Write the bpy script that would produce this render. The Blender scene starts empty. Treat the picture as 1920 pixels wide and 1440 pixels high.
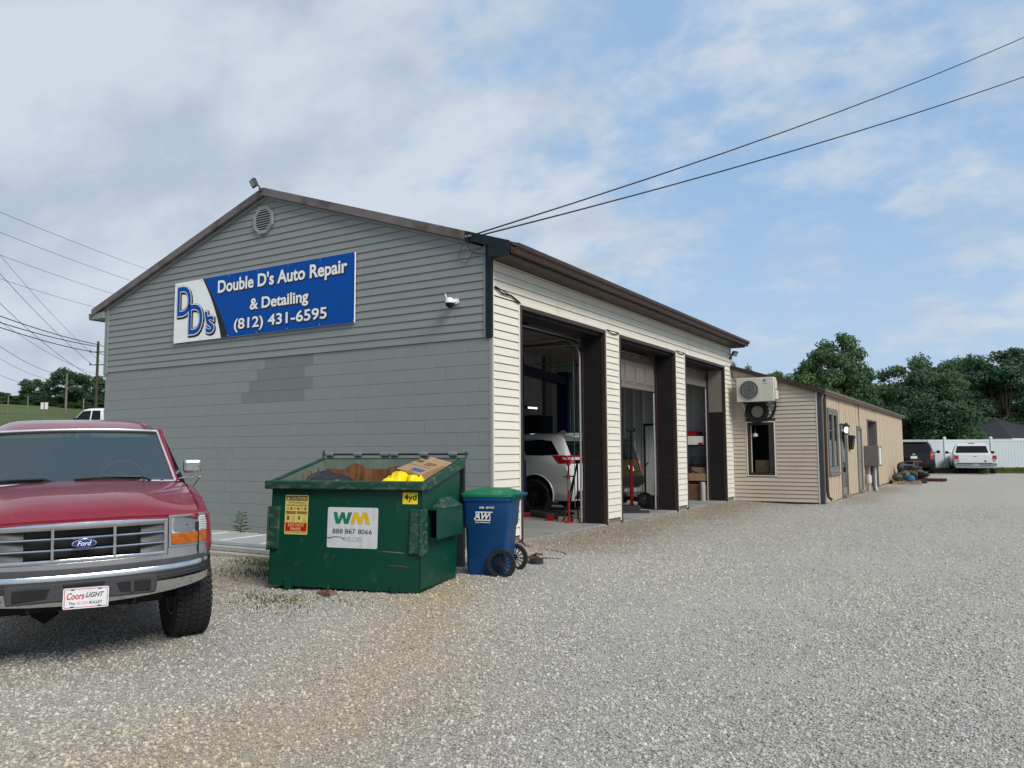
import bpy, bmesh, math, random
import numpy as np
from mathutils import Vector, Matrix, noise
random.seed(7); RNG = np.random.default_rng(11)
SC = bpy.context.scene; COL = SC.collection
PI = math.pi; rad = math.radians

# ------------------------------------------------------------------ camera, sky, sun, exposure
cam = bpy.data.cameras.new('camera'); CAM = bpy.data.objects.new('camera', cam); COL.objects.link(CAM); SC.camera = CAM
yaw, pitch, roll = -0.54797, 0.083512, -0.00466
f_ = Vector((math.sin(yaw)*math.cos(pitch), math.cos(yaw)*math.cos(pitch), math.sin(pitch)))
r0_ = Vector((math.cos(yaw), -math.sin(yaw), 0)); u0_ = r0_.cross(f_)
r_ = r0_*math.cos(roll)+u0_*math.sin(roll); u_ = -r0_*math.sin(roll)+u0_*math.cos(roll)
M4 = Matrix((r_, u_, -f_)).transposed().to_4x4(); M4.translation = Vector((6.4224, -9.9322, 1.3933)); CAM.matrix_world = M4
cam.sensor_width = 36; cam.lens = 1491.87/1920*36; cam.clip_end = 3000; cam.clip_start = .05

W = bpy.data.worlds.new('World'); SC.world = W; W.use_nodes = True
SUN_AZ, SUN_EL = rad(112), rad(39)          # azimuth measured from +Y towards +X
def build_world():
    nt = W.node_tree; N = nt.nodes; L = nt.links
    for n in list(N): N.remove(n)
    out = N.new('ShaderNodeOutputWorld'); bg = N.new('ShaderNodeBackground'); bg.inputs[1].default_value = .1
    sky = N.new('ShaderNodeTexSky'); sky.sky_type = 'NISHITA'; sky.sun_disc = False
    sky.sun_elevation = SUN_EL; sky.sun_rotation = SUN_AZ; sky.air_density = 1.0; sky.dust_density = .6; sky.ozone_density = 1.6
    tc = N.new('ShaderNodeTexCoord'); sep = N.new('ShaderNodeSeparateXYZ'); L.new(tc.outputs['Generated'], sep.inputs[0])
    def math_(op, a, b=None, c=None):
        m = N.new('ShaderNodeMath'); m.operation = op
        for i, q in enumerate((a, b, c)):
            if q is None: continue
            if isinstance(q, (int, float)): m.inputs[i].default_value = q
            else: L.new(q, m.inputs[i])
        return m.outputs[0]
    z = math_('ADD', math_('MAXIMUM', sep.outputs[2], 0.0), .38)
    px, py = math_('DIVIDE', sep.outputs[0], z), math_('DIVIDE', sep.outputs[1], z)
    cb = N.new('ShaderNodeCombineXYZ'); L.new(px, cb.inputs[0]); L.new(py, cb.inputs[1])
    def noi(scale, detail, rough, off=(0, 0, 0), dist=0., st=(1, 1, 1), rz=0.):
        mp = N.new('ShaderNodeMapping'); mp.inputs['Location'].default_value = off; mp.inputs['Scale'].default_value = st
        mp.inputs['Rotation'].default_value = (0, 0, rz); L.new(cb.outputs[0], mp.inputs[0])
        n = N.new('ShaderNodeTexNoise'); n.inputs['Scale'].default_value = scale; n.inputs['Detail'].default_value = detail
        n.inputs['Roughness'].default_value = rough; n.inputs['Distortion'].default_value = dist; L.new(mp.outputs[0], n.inputs['Vector'])
        return n.outputs['Fac']
    def rng(v, a, b, c, d, smooth=True):
        m = N.new('ShaderNodeMapRange'); m.interpolation_type = 'SMOOTHSTEP' if smooth else 'LINEAR'
        for i, q in enumerate((a, b, c, d)): m.inputs[i+1].default_value = q
        L.new(v, m.inputs[0]); return m.outputs[0]
    # side: +1 towards the broken, bluer part of the sky (north-east of the camera), -1 towards the overcast part
    side = math_('ADD', math_('MULTIPLY', sep.outputs[0], .83), math_('MULTIPLY', sep.outputs[1], .33))
    over = rng(side, -.50, .12, .26, -.018)
    big = noi(.95, 3, .5, (3.1, 1.7, 0), .2, (1, 1, 1))
    puff = noi(4.4, 10, .55, (7.3, 2.2, 0), .15, (1, 1.3, 1), rad(25))
    fine = noi(13.0, 8, .58, (1.3, 9.2, 0), .2)
    dens = math_('ADD', math_('ADD', math_('MULTIPLY', big, .36), math_('MULTIPLY', puff, .60)), math_('ADD', math_('MULTIPLY', fine, .26), over))
    cover = rng(dens, .50, .74, 0.0, 1.0)
    shade = noi(2.7, 9, .56, (4.4, 6.1, 0), .15, (1, 1.5, 1), rad(35))
    thick = rng(math_('ADD', shade, math_('MULTIPLY', over, .25)), .42, .72, 0.0, 1.0)
    ccol = N.new('ShaderNodeMix'); ccol.data_type = 'RGBA'
    ccol.inputs[6].default_value = (5.7, 6.25, 6.95, 1); ccol.inputs[7].default_value = (4.0, 4.75, 5.75, 1); L.new(thick, ccol.inputs[0])
    # clear air: the sky model, softened to the pale summer haze of the photograph
    pale = N.new('ShaderNodeMix'); pale.data_type = 'RGBA'; pale.inputs[0].default_value = .75
    L.new(sky.outputs[0], pale.inputs[6]); pale.inputs[7].default_value = (3.2, 5.0, 7.4, 1)
    hz = rng(sep.outputs[2], -.02, .34, .85, 0.0)
    haze = N.new('ShaderNodeMix'); haze.data_type = 'RGBA'; L.new(hz, haze.inputs[0]); L.new(pale.outputs[2], haze.inputs[6]); haze.inputs[7].default_value = (4.4, 5.5, 7.0, 1)
    fin = N.new('ShaderNodeMix'); fin.data_type = 'RGBA'
    L.new(math_('MULTIPLY', cover, .95), fin.inputs[0]); L.new(haze.outputs[2], fin.inputs[6]); L.new(ccol.outputs[2], fin.inputs[7])
    L.new(fin.outputs[2], bg.inputs[0]); L.new(bg.outputs[0], out.inputs[0])
build_world()
sd = bpy.data.lights.new('sun', 'SUN'); sd.energy = 2.7; sd.angle = rad(24); sd.color = (1, .93, .82)
SUN = bpy.data.objects.new('sun', sd); COL.objects.link(SUN); SUN.location = (20, -10, 30)
sdir = Vector((math.sin(SUN_AZ)*math.cos(SUN_EL), math.cos(SUN_AZ)*math.cos(SUN_EL), math.sin(SUN_EL)))
SUN.rotation_euler = sdir.to_track_quat('Z', 'Y').to_euler()
SC.view_settings.view_transform = 'Standard'; SC.view_settings.look = 'None'; SC.view_settings.gamma = 1
SC.view_settings.exposure = 0.2; SC.view_settings.use_curve_mapping = False

# ------------------------------------------------------------------ helpers
class MB:
    def __init__(s, T=None): s.v = []; s.f = []; s.m = []; s.T = T
    def add(s, vs, fs, m=0):
        b = len(s.v)
        s.v += [tuple(s.T @ Vector(q)) for q in vs] if s.T else [tuple(q) for q in vs]
        s.f += [tuple(i+b for i in f) for f in fs]; s.m += [m]*len(fs); return s
    def box(s, x0, y0, z0, x1, y1, z1, m=0):
        return s.add([(x0,y0,z0),(x1,y0,z0),(x1,y1,z0),(x0,y1,z0),(x0,y0,z1),(x1,y0,z1),(x1,y1,z1),(x0,y1,z1)],
            [(0,3,2,1),(4,5,6,7),(0,1,5,4),(1,2,6,5),(2,3,7,6),(3,0,4,7)], m)
    def hexa(s, p, m=0):   # 8 corners, bottom ring then top ring
        return s.add(p, [(0,3,2,1),(4,5,6,7),(0,1,5,4),(1,2,6,5),(2,3,7,6),(3,0,4,7)], m)
    def prism(s, poly, a, b, ax='y', m=0):
        mp = {'x': lambda p, d: (d, p[0], p[1]), 'y': lambda p, d: (p[0], d, p[1]), 'z': lambda p, d: (p[0], p[1], d)}[ax]
        n = len(poly)
        return s.add([mp(p, a) for p in poly]+[mp(p, b) for p in poly],
            [tuple(range(n))[::-1], tuple(range(n, 2*n))]+[(i, (i+1) % n, n+(i+1) % n, n+i) for i in range(n)], m)
    def tube(s, pts, r, n=8, m=0, caps=True, close=False):
        pts = [Vector(p) for p in pts]; k = len(pts); rs = r if isinstance(r, (list, tuple)) else [r]*k
        vs = []; up = None
        for i, p in enumerate(pts):
            a = pts[(i-1) % k] if (i > 0 or close) else p; b = pts[(i+1) % k] if (i < k-1 or close) else p
            t = (b-a).normalized()
            if up is None: up = Vector((0, 0, 1)) if abs(t.z) < .9 else Vector((1, 0, 0))
            sx = t.cross(up).normalized(); up = sx.cross(t).normalized()
            for j in range(n):
                q = 2*PI*j/n; vs.append(p+(sx*math.cos(q)+up*math.sin(q))*rs[i])
        fs = [(i*n+j, i*n+(j+1) % n, ((i+1) % k)*n+(j+1) % n, ((i+1) % k)*n+j) for i in range(k if close else k-1) for j in range(n)]
        if caps and not close: fs += [tuple(range(n))[::-1], tuple(range((k-1)*n, k*n))]
        return s.add(vs, fs, m)
    def lathe(s, prof, n=24, ax='z', c=(0, 0, 0), m=0, closed=False, caps=True):   # prof: (radius, height)
        vs = []
        for (r, h) in prof:
            for j in range(n):
                q = 2*PI*j/n; a, b = r*math.cos(q), r*math.sin(q)
                vs.append({'z': (c[0]+a, c[1]+b, c[2]+h), 'y': (c[0]+a, c[1]+h, c[2]+b), 'x': (c[0]+h, c[1]+a, c[2]+b)}[ax])
        k = len(prof)
        fs = [(i*n+j, i*n+(j+1) % n, ((i+1) % k)*n+(j+1) % n, ((i+1) % k)*n+j) for i in range(k if closed else k-1) for j in range(n)]
        if caps and not closed: fs += [tuple(range(n))[::-1], tuple(range((k-1)*n, k*n))]
        return s.add(vs, fs, m)
    def grid(s, rows, m=0, closed=False):
        n = len(rows[0]); vs = [p for r in rows for p in r]
        fs = [(i*n+j, i*n+(j+1) % n, (i+1)*n+(j+1) % n, (i+1)*n+j) for i in range(len(rows)-1) for j in range(n if closed else n-1)]
        return s.add(vs, fs, m)
    def slab(s, rows, d, m=0):      # a grid with thickness along vector d
        d = Vector(d); n = len(rows[0]); k = len(rows)
        vs = [Vector(p) for r in rows for p in r]; vs += [p+d for p in vs]; o = n*k
        fs = []
        for i in range(k-1):
            for j in range(n-1):
                a, b, c, e = i*n+j, i*n+j+1, (i+1)*n+j+1, (i+1)*n+j
                fs += [(a, b, c, e), (o+e, o+c, o+b, o+a)]
        edge = [(0*n+j, 0*n+j+1) for j in range(n-1)]+[(i*n+n-1, (i+1)*n+n-1) for i in range(k-1)]+[((k-1)*n+j+1, (k-1)*n+j) for j in range(n-1)]+[((i+1)*n, i*n) for i in range(k-1)]
        fs += [(b, a, o+a, o+b) for a, b in edge]
        return s.add(vs, fs, m)
    def mesh(s, name, mats, smooth=None, recalc=True, merge=0):
        me = bpy.data.meshes.new(name); me.from_pydata(s.v, [], s.f)
        for mt in (mats if isinstance(mats, (list, tuple)) else [mats]): me.materials.append(mt)
        me.polygons.foreach_set('material_index', s.m)
        if recalc or merge:
            bm = bmesh.new(); bm.from_mesh(me)
            if merge: bmesh.ops.remove_doubles(bm, verts=bm.verts, dist=merge)
            if recalc: bmesh.ops.recalc_face_normals(bm, faces=bm.faces)
            bm.to_mesh(me); bm.free()
        if smooth is not None:
            me.polygons.foreach_set('use_smooth', [True]*len(me.polygons))
            if smooth < 180: me.set_sharp_from_angle(angle=rad(smooth))
        me.update(); return me
    def build(s, name, mats, parent=None, smooth=None, bevel=0, recalc=True, merge=0, seg=1, loc=None):
        return inst(name, s.mesh(name, mats, smooth, recalc, merge), parent, bevel=bevel, seg=seg, loc=loc)
def inst(name, me, parent=None, loc=None, rot=None, bevel=0, seg=1):
    o = bpy.data.objects.new(name, me); COL.objects.link(o)
    if parent is not None: o.parent = parent
    if loc is not None: o.location = loc
    if rot is not None: o.rotation_euler = rot
    if bevel:
        b = o.modifiers.new('edge', 'BEVEL'); b.width = bevel; b.segments = seg; b.limit_method = 'ANGLE'; b.angle_limit = rad(40)
    return o
def tag(o, label=None, cat=None, group=None, kind=None):
    if label: o['label'] = label
    if cat: o['category'] = cat
    if group: o['group'] = group
    if kind: o['kind'] = kind
    return o
def thing(name, label, cat, loc=(0, 0, 0), rz=0., group=None, rot=None):
    o = bpy.data.objects.new(name, None); COL.objects.link(o); o.location = loc; o.rotation_euler = rot or (0, 0, rz)
    o.empty_display_size = .2
    return tag(o, label, cat, group)
def one(mb, name, mats, label, cat, group=None, **k): return tag(mb.build(name, mats, **k), label, cat, group)
def copy_tree(src, loc=None, rz=None, label=None, parent=None):
    c = src.copy(); COL.objects.link(c)
    if parent: c.parent = parent
    if loc is not None: c.location = loc
    if rz is not None: c.rotation_euler = (0, 0, rz)
    if label: c['label'] = label
    for ch in list(src.children): copy_tree(ch, parent=c)
    return c
def carve(me, cutters):
    """Cut shapes out of a mesh (wheel arches, beds) and return the cut mesh."""
    tmp = bpy.data.objects.new('body', me); COL.objects.link(tmp); cs = []
    for c in cutters:
        o = bpy.data.objects.new('cut', c); COL.objects.link(o); cs.append(o)
        m = tmp.modifiers.new('b', 'BOOLEAN'); m.operation = 'DIFFERENCE'; m.object = o; m.solver = 'EXACT'
    dg = bpy.context.evaluated_depsgraph_get(); dg.update()
    out = bpy.data.meshes.new_from_object(tmp.evaluated_get(dg))
    for o in cs+[tmp]: bpy.data.objects.remove(o)
    return out
def smoothstep(a, b, x):
    t = min(1., max(0., (x-a)/(b-a))); return t*t*(3-2*t)
def lerp(a, b, t): return a+(b-a)*t
TXT = {}
def text_geo(s, bold=.0, shear=0.):
    """Letters as flat triangles in a unit box (0..1, 0..1) plus their aspect ratio."""
    k = (s, bold, shear)
    if k not in TXT:
        c = bpy.data.curves.new('txt', 'FONT'); c.body = s; c.offset = bold; c.shear = shear; c.resolution_u = 4
        o = bpy.data.objects.new('txt', c); COL.objects.link(o)
        dg = bpy.context.evaluated_depsgraph_get(); dg.update()
        me = bpy.data.meshes.new_from_object(o.evaluated_get(dg))
        vs = [v.co.copy() for v in me.vertices]; fs = [tuple(p.vertices) for p in me.polygons]
        bpy.data.objects.remove(o); bpy.data.meshes.remove(me)
        x0, x1 = min(v.x for v in vs), max(v.x for v in vs); y0, y1 = min(v.y for v in vs), max(v.y for v in vs)
        TXT[k] = ([((v.x-x0)/(x1-x0), (v.y-y0)/(y1-y0)) for v in vs], fs, (x1-x0)/(y1-y0))
    return TXT[k]
def put_text(mb, s, o, right, up, w, h, m=0, bold=.0, shear=0.):
    """Write s into the rectangle with lower left corner o, width w, height h."""
    vs, fs, _ = text_geo(s, bold, shear); o, right, up = Vector(o), Vector(right), Vector(up)
    mb.add([o+right*(x*w)+up*(y*h) for x, y in vs], fs, m)
def rrect(x0, y0, x1, y1, r, n=4):
    p = []
    for cx, cy, a in ((x1-r, y1-r, 0), (x0+r, y1-r, 90), (x0+r, y0+r, 180), (x1-r, y0+r, 270)):
        for i in range(n+1):
            q = rad(a+90*i/n); p.append((cx+r*math.cos(q), cy+r*math.sin(q)))
    return p
def catenary(a, b, sag, n=14):
    a, b = Vector(a), Vector(b)
    return [a.lerp(b, i/n)-Vector((0, 0, sag*4*(i/n)*(1-i/n))) for i in range(n+1)]

# ------------------------------------------------------------------ materials
MATS = {}
def mat(name, col, rough=.6, metal=0., var=.10, scale=6., bump=0., bscale=80., rnd=0., coat=0., col2=None, amt=(.55, .75), scale2=2., st2=(1, 1, 1), emit=None, spec=.32, rough2=None, rv=.08):
    if name in MATS: return MATS[name]
    m = bpy.data.materials.new(name); m.use_nodes = True; nt = m.node_tree; N = nt.nodes; L = nt.links
    b = N['Principled BSDF']; b.inputs['Metallic'].default_value = metal; b.inputs['Roughness'].default_value = rough
    b.inputs['Specular IOR Level'].default_value = spec; b.inputs['Coat Weight'].default_value = coat; b.inputs['Coat Roughness'].default_value = .04
    tc = N.new('ShaderNodeTexCoord')
    def noi(sc, det=4, st=(1, 1, 1)):
        mp = N.new('ShaderNodeMapping'); mp.inputs['Scale'].default_value = st; L.new(tc.outputs['Object'], mp.inputs[0])
        n = N.new('ShaderNodeTexNoise'); n.inputs['Scale'].default_value = sc; n.inputs['Detail'].default_value = det; n.inputs['Roughness'].default_value = .6
        L.new(mp.outputs[0], n.inputs['Vector']); return n.outputs['Fac']
    def rng(v, a, c, d, e):
        q = N.new('ShaderNodeMapRange'); q.clamp = True
        for i, t in enumerate((a, c, d, e)): q.inputs[i+1].default_value = t
        L.new(v, q.inputs[0]); return q.outputs[0]
    def mix(fac, a, c, mode='MIX'):
        q = N.new('ShaderNodeMix'); q.data_type = 'RGBA'; q.blend_type = mode
        for i, t in ((0, fac), (6, a), (7, c)):
            if isinstance(t, (int, float)): q.inputs[i].default_value = t
            elif isinstance(t, tuple): q.inputs[i].default_value = t
            else: L.new(t, q.inputs[i])
        return q.outputs[2]
    c4 = (*col, 1); cur = c4
    base = noi(scale)
    if var or rnd:
        cr = N.new('ShaderNodeCombineColor'); f = rng(base, .25, .75, 1-var, 1+var)
        if rnd:
            oi = N.new('ShaderNodeObjectInfo'); f2 = rng(oi.outputs['Random'], 0, 1, 1-rnd, 1+rnd)
            mm = N.new('ShaderNodeMath'); mm.operation = 'MULTIPLY'; L.new(f, mm.inputs[0]); L.new(f2, mm.inputs[1]); f = mm.outputs[0]
        for i in range(3): L.new(f, cr.inputs[i])
        cur = mix(1.0, c4, cr.outputs[0], 'MULTIPLY')
    if col2:
        msk = rng(noi(scale2, 7, st2), amt[0], amt[1], 0, 1); cur = mix(msk, cur, (*col2, 1))
        if rough2 is not None:
            L.new(rng(msk, 0, 1, rough, rough2), b.inputs['Roughness'])
    if isinstance(cur, tuple): b.inputs['Base Color'].default_value = cur
    else: L.new(cur, b.inputs['Base Color'])
    if not (col2 and rough2 is not None) and rv: L.new(rng(base, .2, .8, max(0, rough-rv), min(1, rough+rv)), b.inputs['Roughness'])
    if bump:
        bn = N.new('ShaderNodeBump'); bn.inputs['Strength'].default_value = bump; bn.inputs['Distance'].default_value = .01
        L.new(noi(bscale, 5), bn.inputs['Height']); L.new(bn.outputs[0], b.inputs['Normal'])
    if emit: b.inputs['Emission Color'].default_value = (*emit[0], 1); b.inputs['Emission Strength'].default_value = emit[1]
    MATS[name] = m; return m
def glass_mat(name, tint, clear, rough=.02):
    """Window glass: reflections over a tinted see-through pane."""
    m = bpy.data.materials.new(name); m.use_nodes = True; N = m.node_tree.nodes; L = m.node_tree.links
    N.remove(N['Principled BSDF']); out = N['Material Output']
    tr = N.new('ShaderNodeBsdfTransparent'); tr.inputs[0].default_value = (*[t*clear for t in tint], 1)
    gl = N.new('ShaderNodeBsdfGlossy'); gl.inputs['Roughness'].default_value = rough; gl.inputs[0].default_value = (.9, .95, 1, 1)
    fr = N.new('ShaderNodeFresnel'); fr.inputs[0].default_value = 1.5
    ge = N.new('ShaderNodeNewGeometry'); iv = N.new('ShaderNodeMath'); iv.operation = 'SUBTRACT'; iv.inputs[0].default_value = 1; L.new(ge.outputs['Backfacing'], iv.inputs[1])
    ml = N.new('ShaderNodeMath'); ml.operation = 'MULTIPLY'; L.new(fr.outputs[0], ml.inputs[0]); L.new(iv.outputs[0], ml.inputs[1])
    mx = N.new('ShaderNodeMixShader'); L.new(ml.outputs[0], mx.inputs[0]); L.new(tr.outputs[0], mx.inputs[1]); L.new(gl.outputs[0], mx.inputs[2]); L.new(mx.outputs[0], out.inputs[0])
    return m
def hazed_glass(name, tint, dust_or_haze, amount):
    """A windscreen with reflected sky haze painted as a diffuse film over tinted glass."""
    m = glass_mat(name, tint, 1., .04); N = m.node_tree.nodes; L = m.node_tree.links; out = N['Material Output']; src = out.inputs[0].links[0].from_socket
    df = N.new('ShaderNodeBsdfDiffuse'); df.inputs[0].default_value = (*dust_or_haze, 1); mx = N.new('ShaderNodeMixShader'); mx.inputs[0].default_value = amount
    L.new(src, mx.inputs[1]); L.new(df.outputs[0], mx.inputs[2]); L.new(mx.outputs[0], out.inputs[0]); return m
def leaf_mat(name, c1, c2, trans=.25):
    m = bpy.data.materials.new(name); m.use_nodes = True; N = m.node_tree.nodes; L = m.node_tree.links
    b = N['Principled BSDF']; b.inputs['Roughness'].default_value = .55; b.inputs['Specular IOR Level'].default_value = .3
    tc = N.new('ShaderNodeTexCoord'); n = N.new('ShaderNodeTexNoise'); n.inputs['Scale'].default_value = .55; n.inputs['Detail'].default_value = 3; L.new(tc.outputs['Object'], n.inputs['Vector'])
    g = N.new('ShaderNodeNewGeometry'); ad = N.new('ShaderNodeMath'); ad.operation = 'MULTIPLY_ADD'; ad.inputs[1].default_value = .45; L.new(g.outputs['Random Per Island'], ad.inputs[0])
    sb = N.new('ShaderNodeMapRange'); sb.inputs[1].default_value = .3; sb.inputs[2].default_value = .7; sb.inputs[3].default_value = -.1; sb.inputs[4].default_value = .65; L.new(n.outputs['Fac'], sb.inputs[0]); L.new(sb.outputs[0], ad.inputs[2])
    cr = N.new('ShaderNodeMix'); cr.data_type = 'RGBA'; cr.inputs[6].default_value = (*c1, 1); cr.inputs[7].default_value = (*c2, 1); L.new(ad.outputs[0], cr.inputs[0])
    L.new(cr.outputs[2], b.inputs['Base Color'])
    tl = N.new('ShaderNodeBsdfTranslucent'); L.new(cr.outputs[2], tl.inputs[0])
    mx = N.new('ShaderNodeMixShader'); mx.inputs[0].default_value = trans; L.new(b.outputs[0], mx.inputs[1]); L.new(tl.outputs[0], mx.inputs[2]); L.new(mx.outputs[0], N['Material Output'].inputs[0])
    return m
CHROME = mat('chrome', (.62, .63, .65), .12, 1, .05, 20)
BLACK = mat('black_plastic', (.012, .013, .014), .45, 0, .2)
RUBBER = mat('rubber', (.018, .018, .019), .8, 0, .25, 12, .3, 90)
STEEL = mat('steel', (.33, .34, .35), .42, .85, .15, 9)
DARKSTEEL = mat('dark_steel', (.05, .05, .052), .5, .6, .3, 14, .2, 60)
GLASSD = mat('dark_glass', (.006, .007, .009), .05, 0, 0, rv=0)
WHITE = mat('white_print', (.78, .79, .78), .5, 0, .05)
INK = mat('black_print', (.012, .012, .013), .5, 0, .05)
WOOD = mat('pallet_wood', (.36, .25, .15), .8, 0, .25, 14, .3, 60, rnd=.15)
CARD = mat('cardboard', (.36, .23, .13), .85, 0, .12, 5, .1, 50)
# ------------------------------------------------------------------ ground
def sstep(a, b, x):
    t = np.clip((x-a)/(b-a), 0, 1); return t*t*(3-2*t)
def gz_np(x, y):
    z = -.06-.22*sstep(2.2, 6.2, -y)
    z = z+.045*sstep(1.6, .1, np.abs(x-.2))*sstep(-.2, 1.2, y)*sstep(13.5, 12, y)
    z = z+.22*sstep(34, 46, y)*sstep(-40, -15, x)
    h = np.clip(-x-13, 0, None); z = z+0.100*(h*h/(h+6+1e-6))*np.clip(1-(h-75)/200, .35, 1)
    return z
def gz(x, y): return float(gz_np(np.array(float(x)), np.array(float(y))))
def height_grid(xs, ys, dz=0., rough=0.):
    X, Y = np.meshgrid(xs, ys); Z = gz_np(X, Y)+dz
    if rough:
        for k, (a, b, ph, am) in enumerate(((.9, .5, .3, 1), (-.6, 1.1, 1.2, .8), (2.1, 1.4, 2.2, .5), (1.3, -2.6, .7, .45), (3.9, 3.1, 4., .25))):
            Z = Z+rough*am*np.sin(a*X+b*Y+ph)*np.cos(.7*b*X-.9*a*Y+2*ph)
    V = np.stack([X, Y, Z], -1).reshape(-1, 3); n = len(xs); k = len(ys)
    i, j = np.meshgrid(np.arange(k-1), np.arange(n-1), indexing='ij'); a = (i*n+j).ravel()
    return V, np.stack([a, a+1, a+n+1, a+n], -1)
def np_mesh(name, V, F, mats, smooth=True):
    me = bpy.data.meshes.new(name); me.vertices.add(len(V)); me.vertices.foreach_set('co', np.asarray(V, dtype=np.float32).ravel())
    k = F.shape[1]; me.loops.add(F.size); me.loops.foreach_set('vertex_index', F.ravel().astype(np.int32))
    me.polygons.add(len(F)); me.polygons.foreach_set('loop_start', np.arange(0, F.size, k, dtype=np.int32)); me.polygons.foreach_set('loop_total', np.full(len(F), k, dtype=np.int32))
    for m in (mats if isinstance(mats, (list, tuple)) else [mats]): me.materials.append(m)
    me.update(calc_edges=True); me.polygons.foreach_set('use_smooth', [smooth]*len(F)); return me
def grass_ground_mat():
    return mat('grass_ground', (.068, .098, .026), .95, 0, .3, .35, .5, 12, col2=(.105, .11, .042), amt=(.5, .75), scale2=.12)
far = np.concatenate([np.linspace(-700, -120, 12), np.linspace(-110, 60, 69), np.linspace(80, 700, 12)])
fary = np.concatenate([np.linspace(-500, -60, 8), np.linspace(-50, 120, 69), np.linspace(140, 800, 12)])
V, F = height_grid(far, fary, -.09)
tag(inst('grass_field', np_mesh('grass_field', V, F, grass_ground_mat())), kind='structure')

STAIN = np.array([(1.15, -2.5), (1.58, -3.31), (2.08, -4.15), (2.5, -4.95), (2.72, -5.55), (2.78, -6.18), (2.7, -6.8), (2.5, -7.6), (2.2, -9.0)])
def polydist(X, Y, P):
    d = np.full(X.shape, 1e9)
    for (ax, ay), (bx, by) in zip(P[:-1], P[1:]):
        t = np.clip(((X-ax)*(bx-ax)+(Y-ay)*(by-ay))/((bx-ax)**2+(by-ay)**2), 0, 1)
        d = np.minimum(d, np.hypot(X-ax-t*(bx-ax), Y-ay-t*(by-ay)))
    return d
def ground_marks(V):
    X, Y = V[:, 0], V[:, 1]
    wob = .18*np.sin(2.3*X+1.1*Y)+.12*np.sin(5.1*Y-3.3*X+1)+.08*np.sin(9.7*X+7.1*Y)
    wid = .36+.19*np.clip(-Y-3, 0, 4)
    stain = np.exp(-(np.clip(polydist(X, Y, STAIN)+wob*.9, 0, None)/wid)**2)*(.62+.38*np.exp(-(np.hypot(X-1.55, Y+3.1)/.7)**2))
    earth = np.exp(-(np.clip(np.abs(X-.65)+wob, 0, None)/.95)**2)*sstep(-.4, .8, Y)*sstep(14, 12.2, Y)*.85
    earth = np.maximum(earth, .8*np.exp(-(np.hypot(X+1.3, (Y+2.9)*1.2)+wob)**2/1.1**2)*(X < 2))
    earth = np.maximum(earth, .55*np.exp(-((np.abs(X-2.9)+wob)/.5)**2)*sstep(12, 13, Y)*sstep(33, 26, Y))
    dust_or_haze = np.zeros_like(X)
    for cx, cy, rx, ry in ((5.13, -4.2, .55, .35), (3.5, -5.2, .3, .2), (6.2, -1.2, .5, .35), (5.97, -3.8, .6, .35), (5.0, 1.5, 2.2, 1.2), (4.2, -2.0, 1.2, .8), (7, 6, 2.5, 4), (4.6, 16, 1.2, 8), (7.2, 18, 1.0, 9)):
        dust_or_haze = np.maximum(dust_or_haze, np.exp(-((X-cx)/rx)**2-((Y-cy)/ry)**2+wob))
    for off in (-.8, .8):      # wheel tracks through the lot
        for path in (((7.2, -9.5), (5.9, -4), (4.9, 2), (4.5, 12), (4.6, 24), (5.2, 40)), ((4.2, -9.5), (3.4, -5.5), (2.9, -1), (3.2, 6), (4.0, 14), (5.6, 30))):
            dust_or_haze = np.maximum(dust_or_haze, .75*np.exp(-((polydist(X, Y, np.array(path)+np.array([off, 0]))+.5*wob)/.27)**2)*(.7+.3*np.sin(1.3*Y+X)))
    dust_or_haze = np.clip(dust_or_haze, 0, 1)
    fresh = np.clip(1.2*np.exp(-(np.hypot((X-5.6)*.8, (Y+5.4)*1.1)/2.3)**2)+.8*np.exp(-(np.hypot((X-8.6)/1.6, (Y-1)/5))**2)+.5*wob, 0, 1)
    return np.stack([stain, earth, dust_or_haze, fresh], -1).astype(np.float32)
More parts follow.
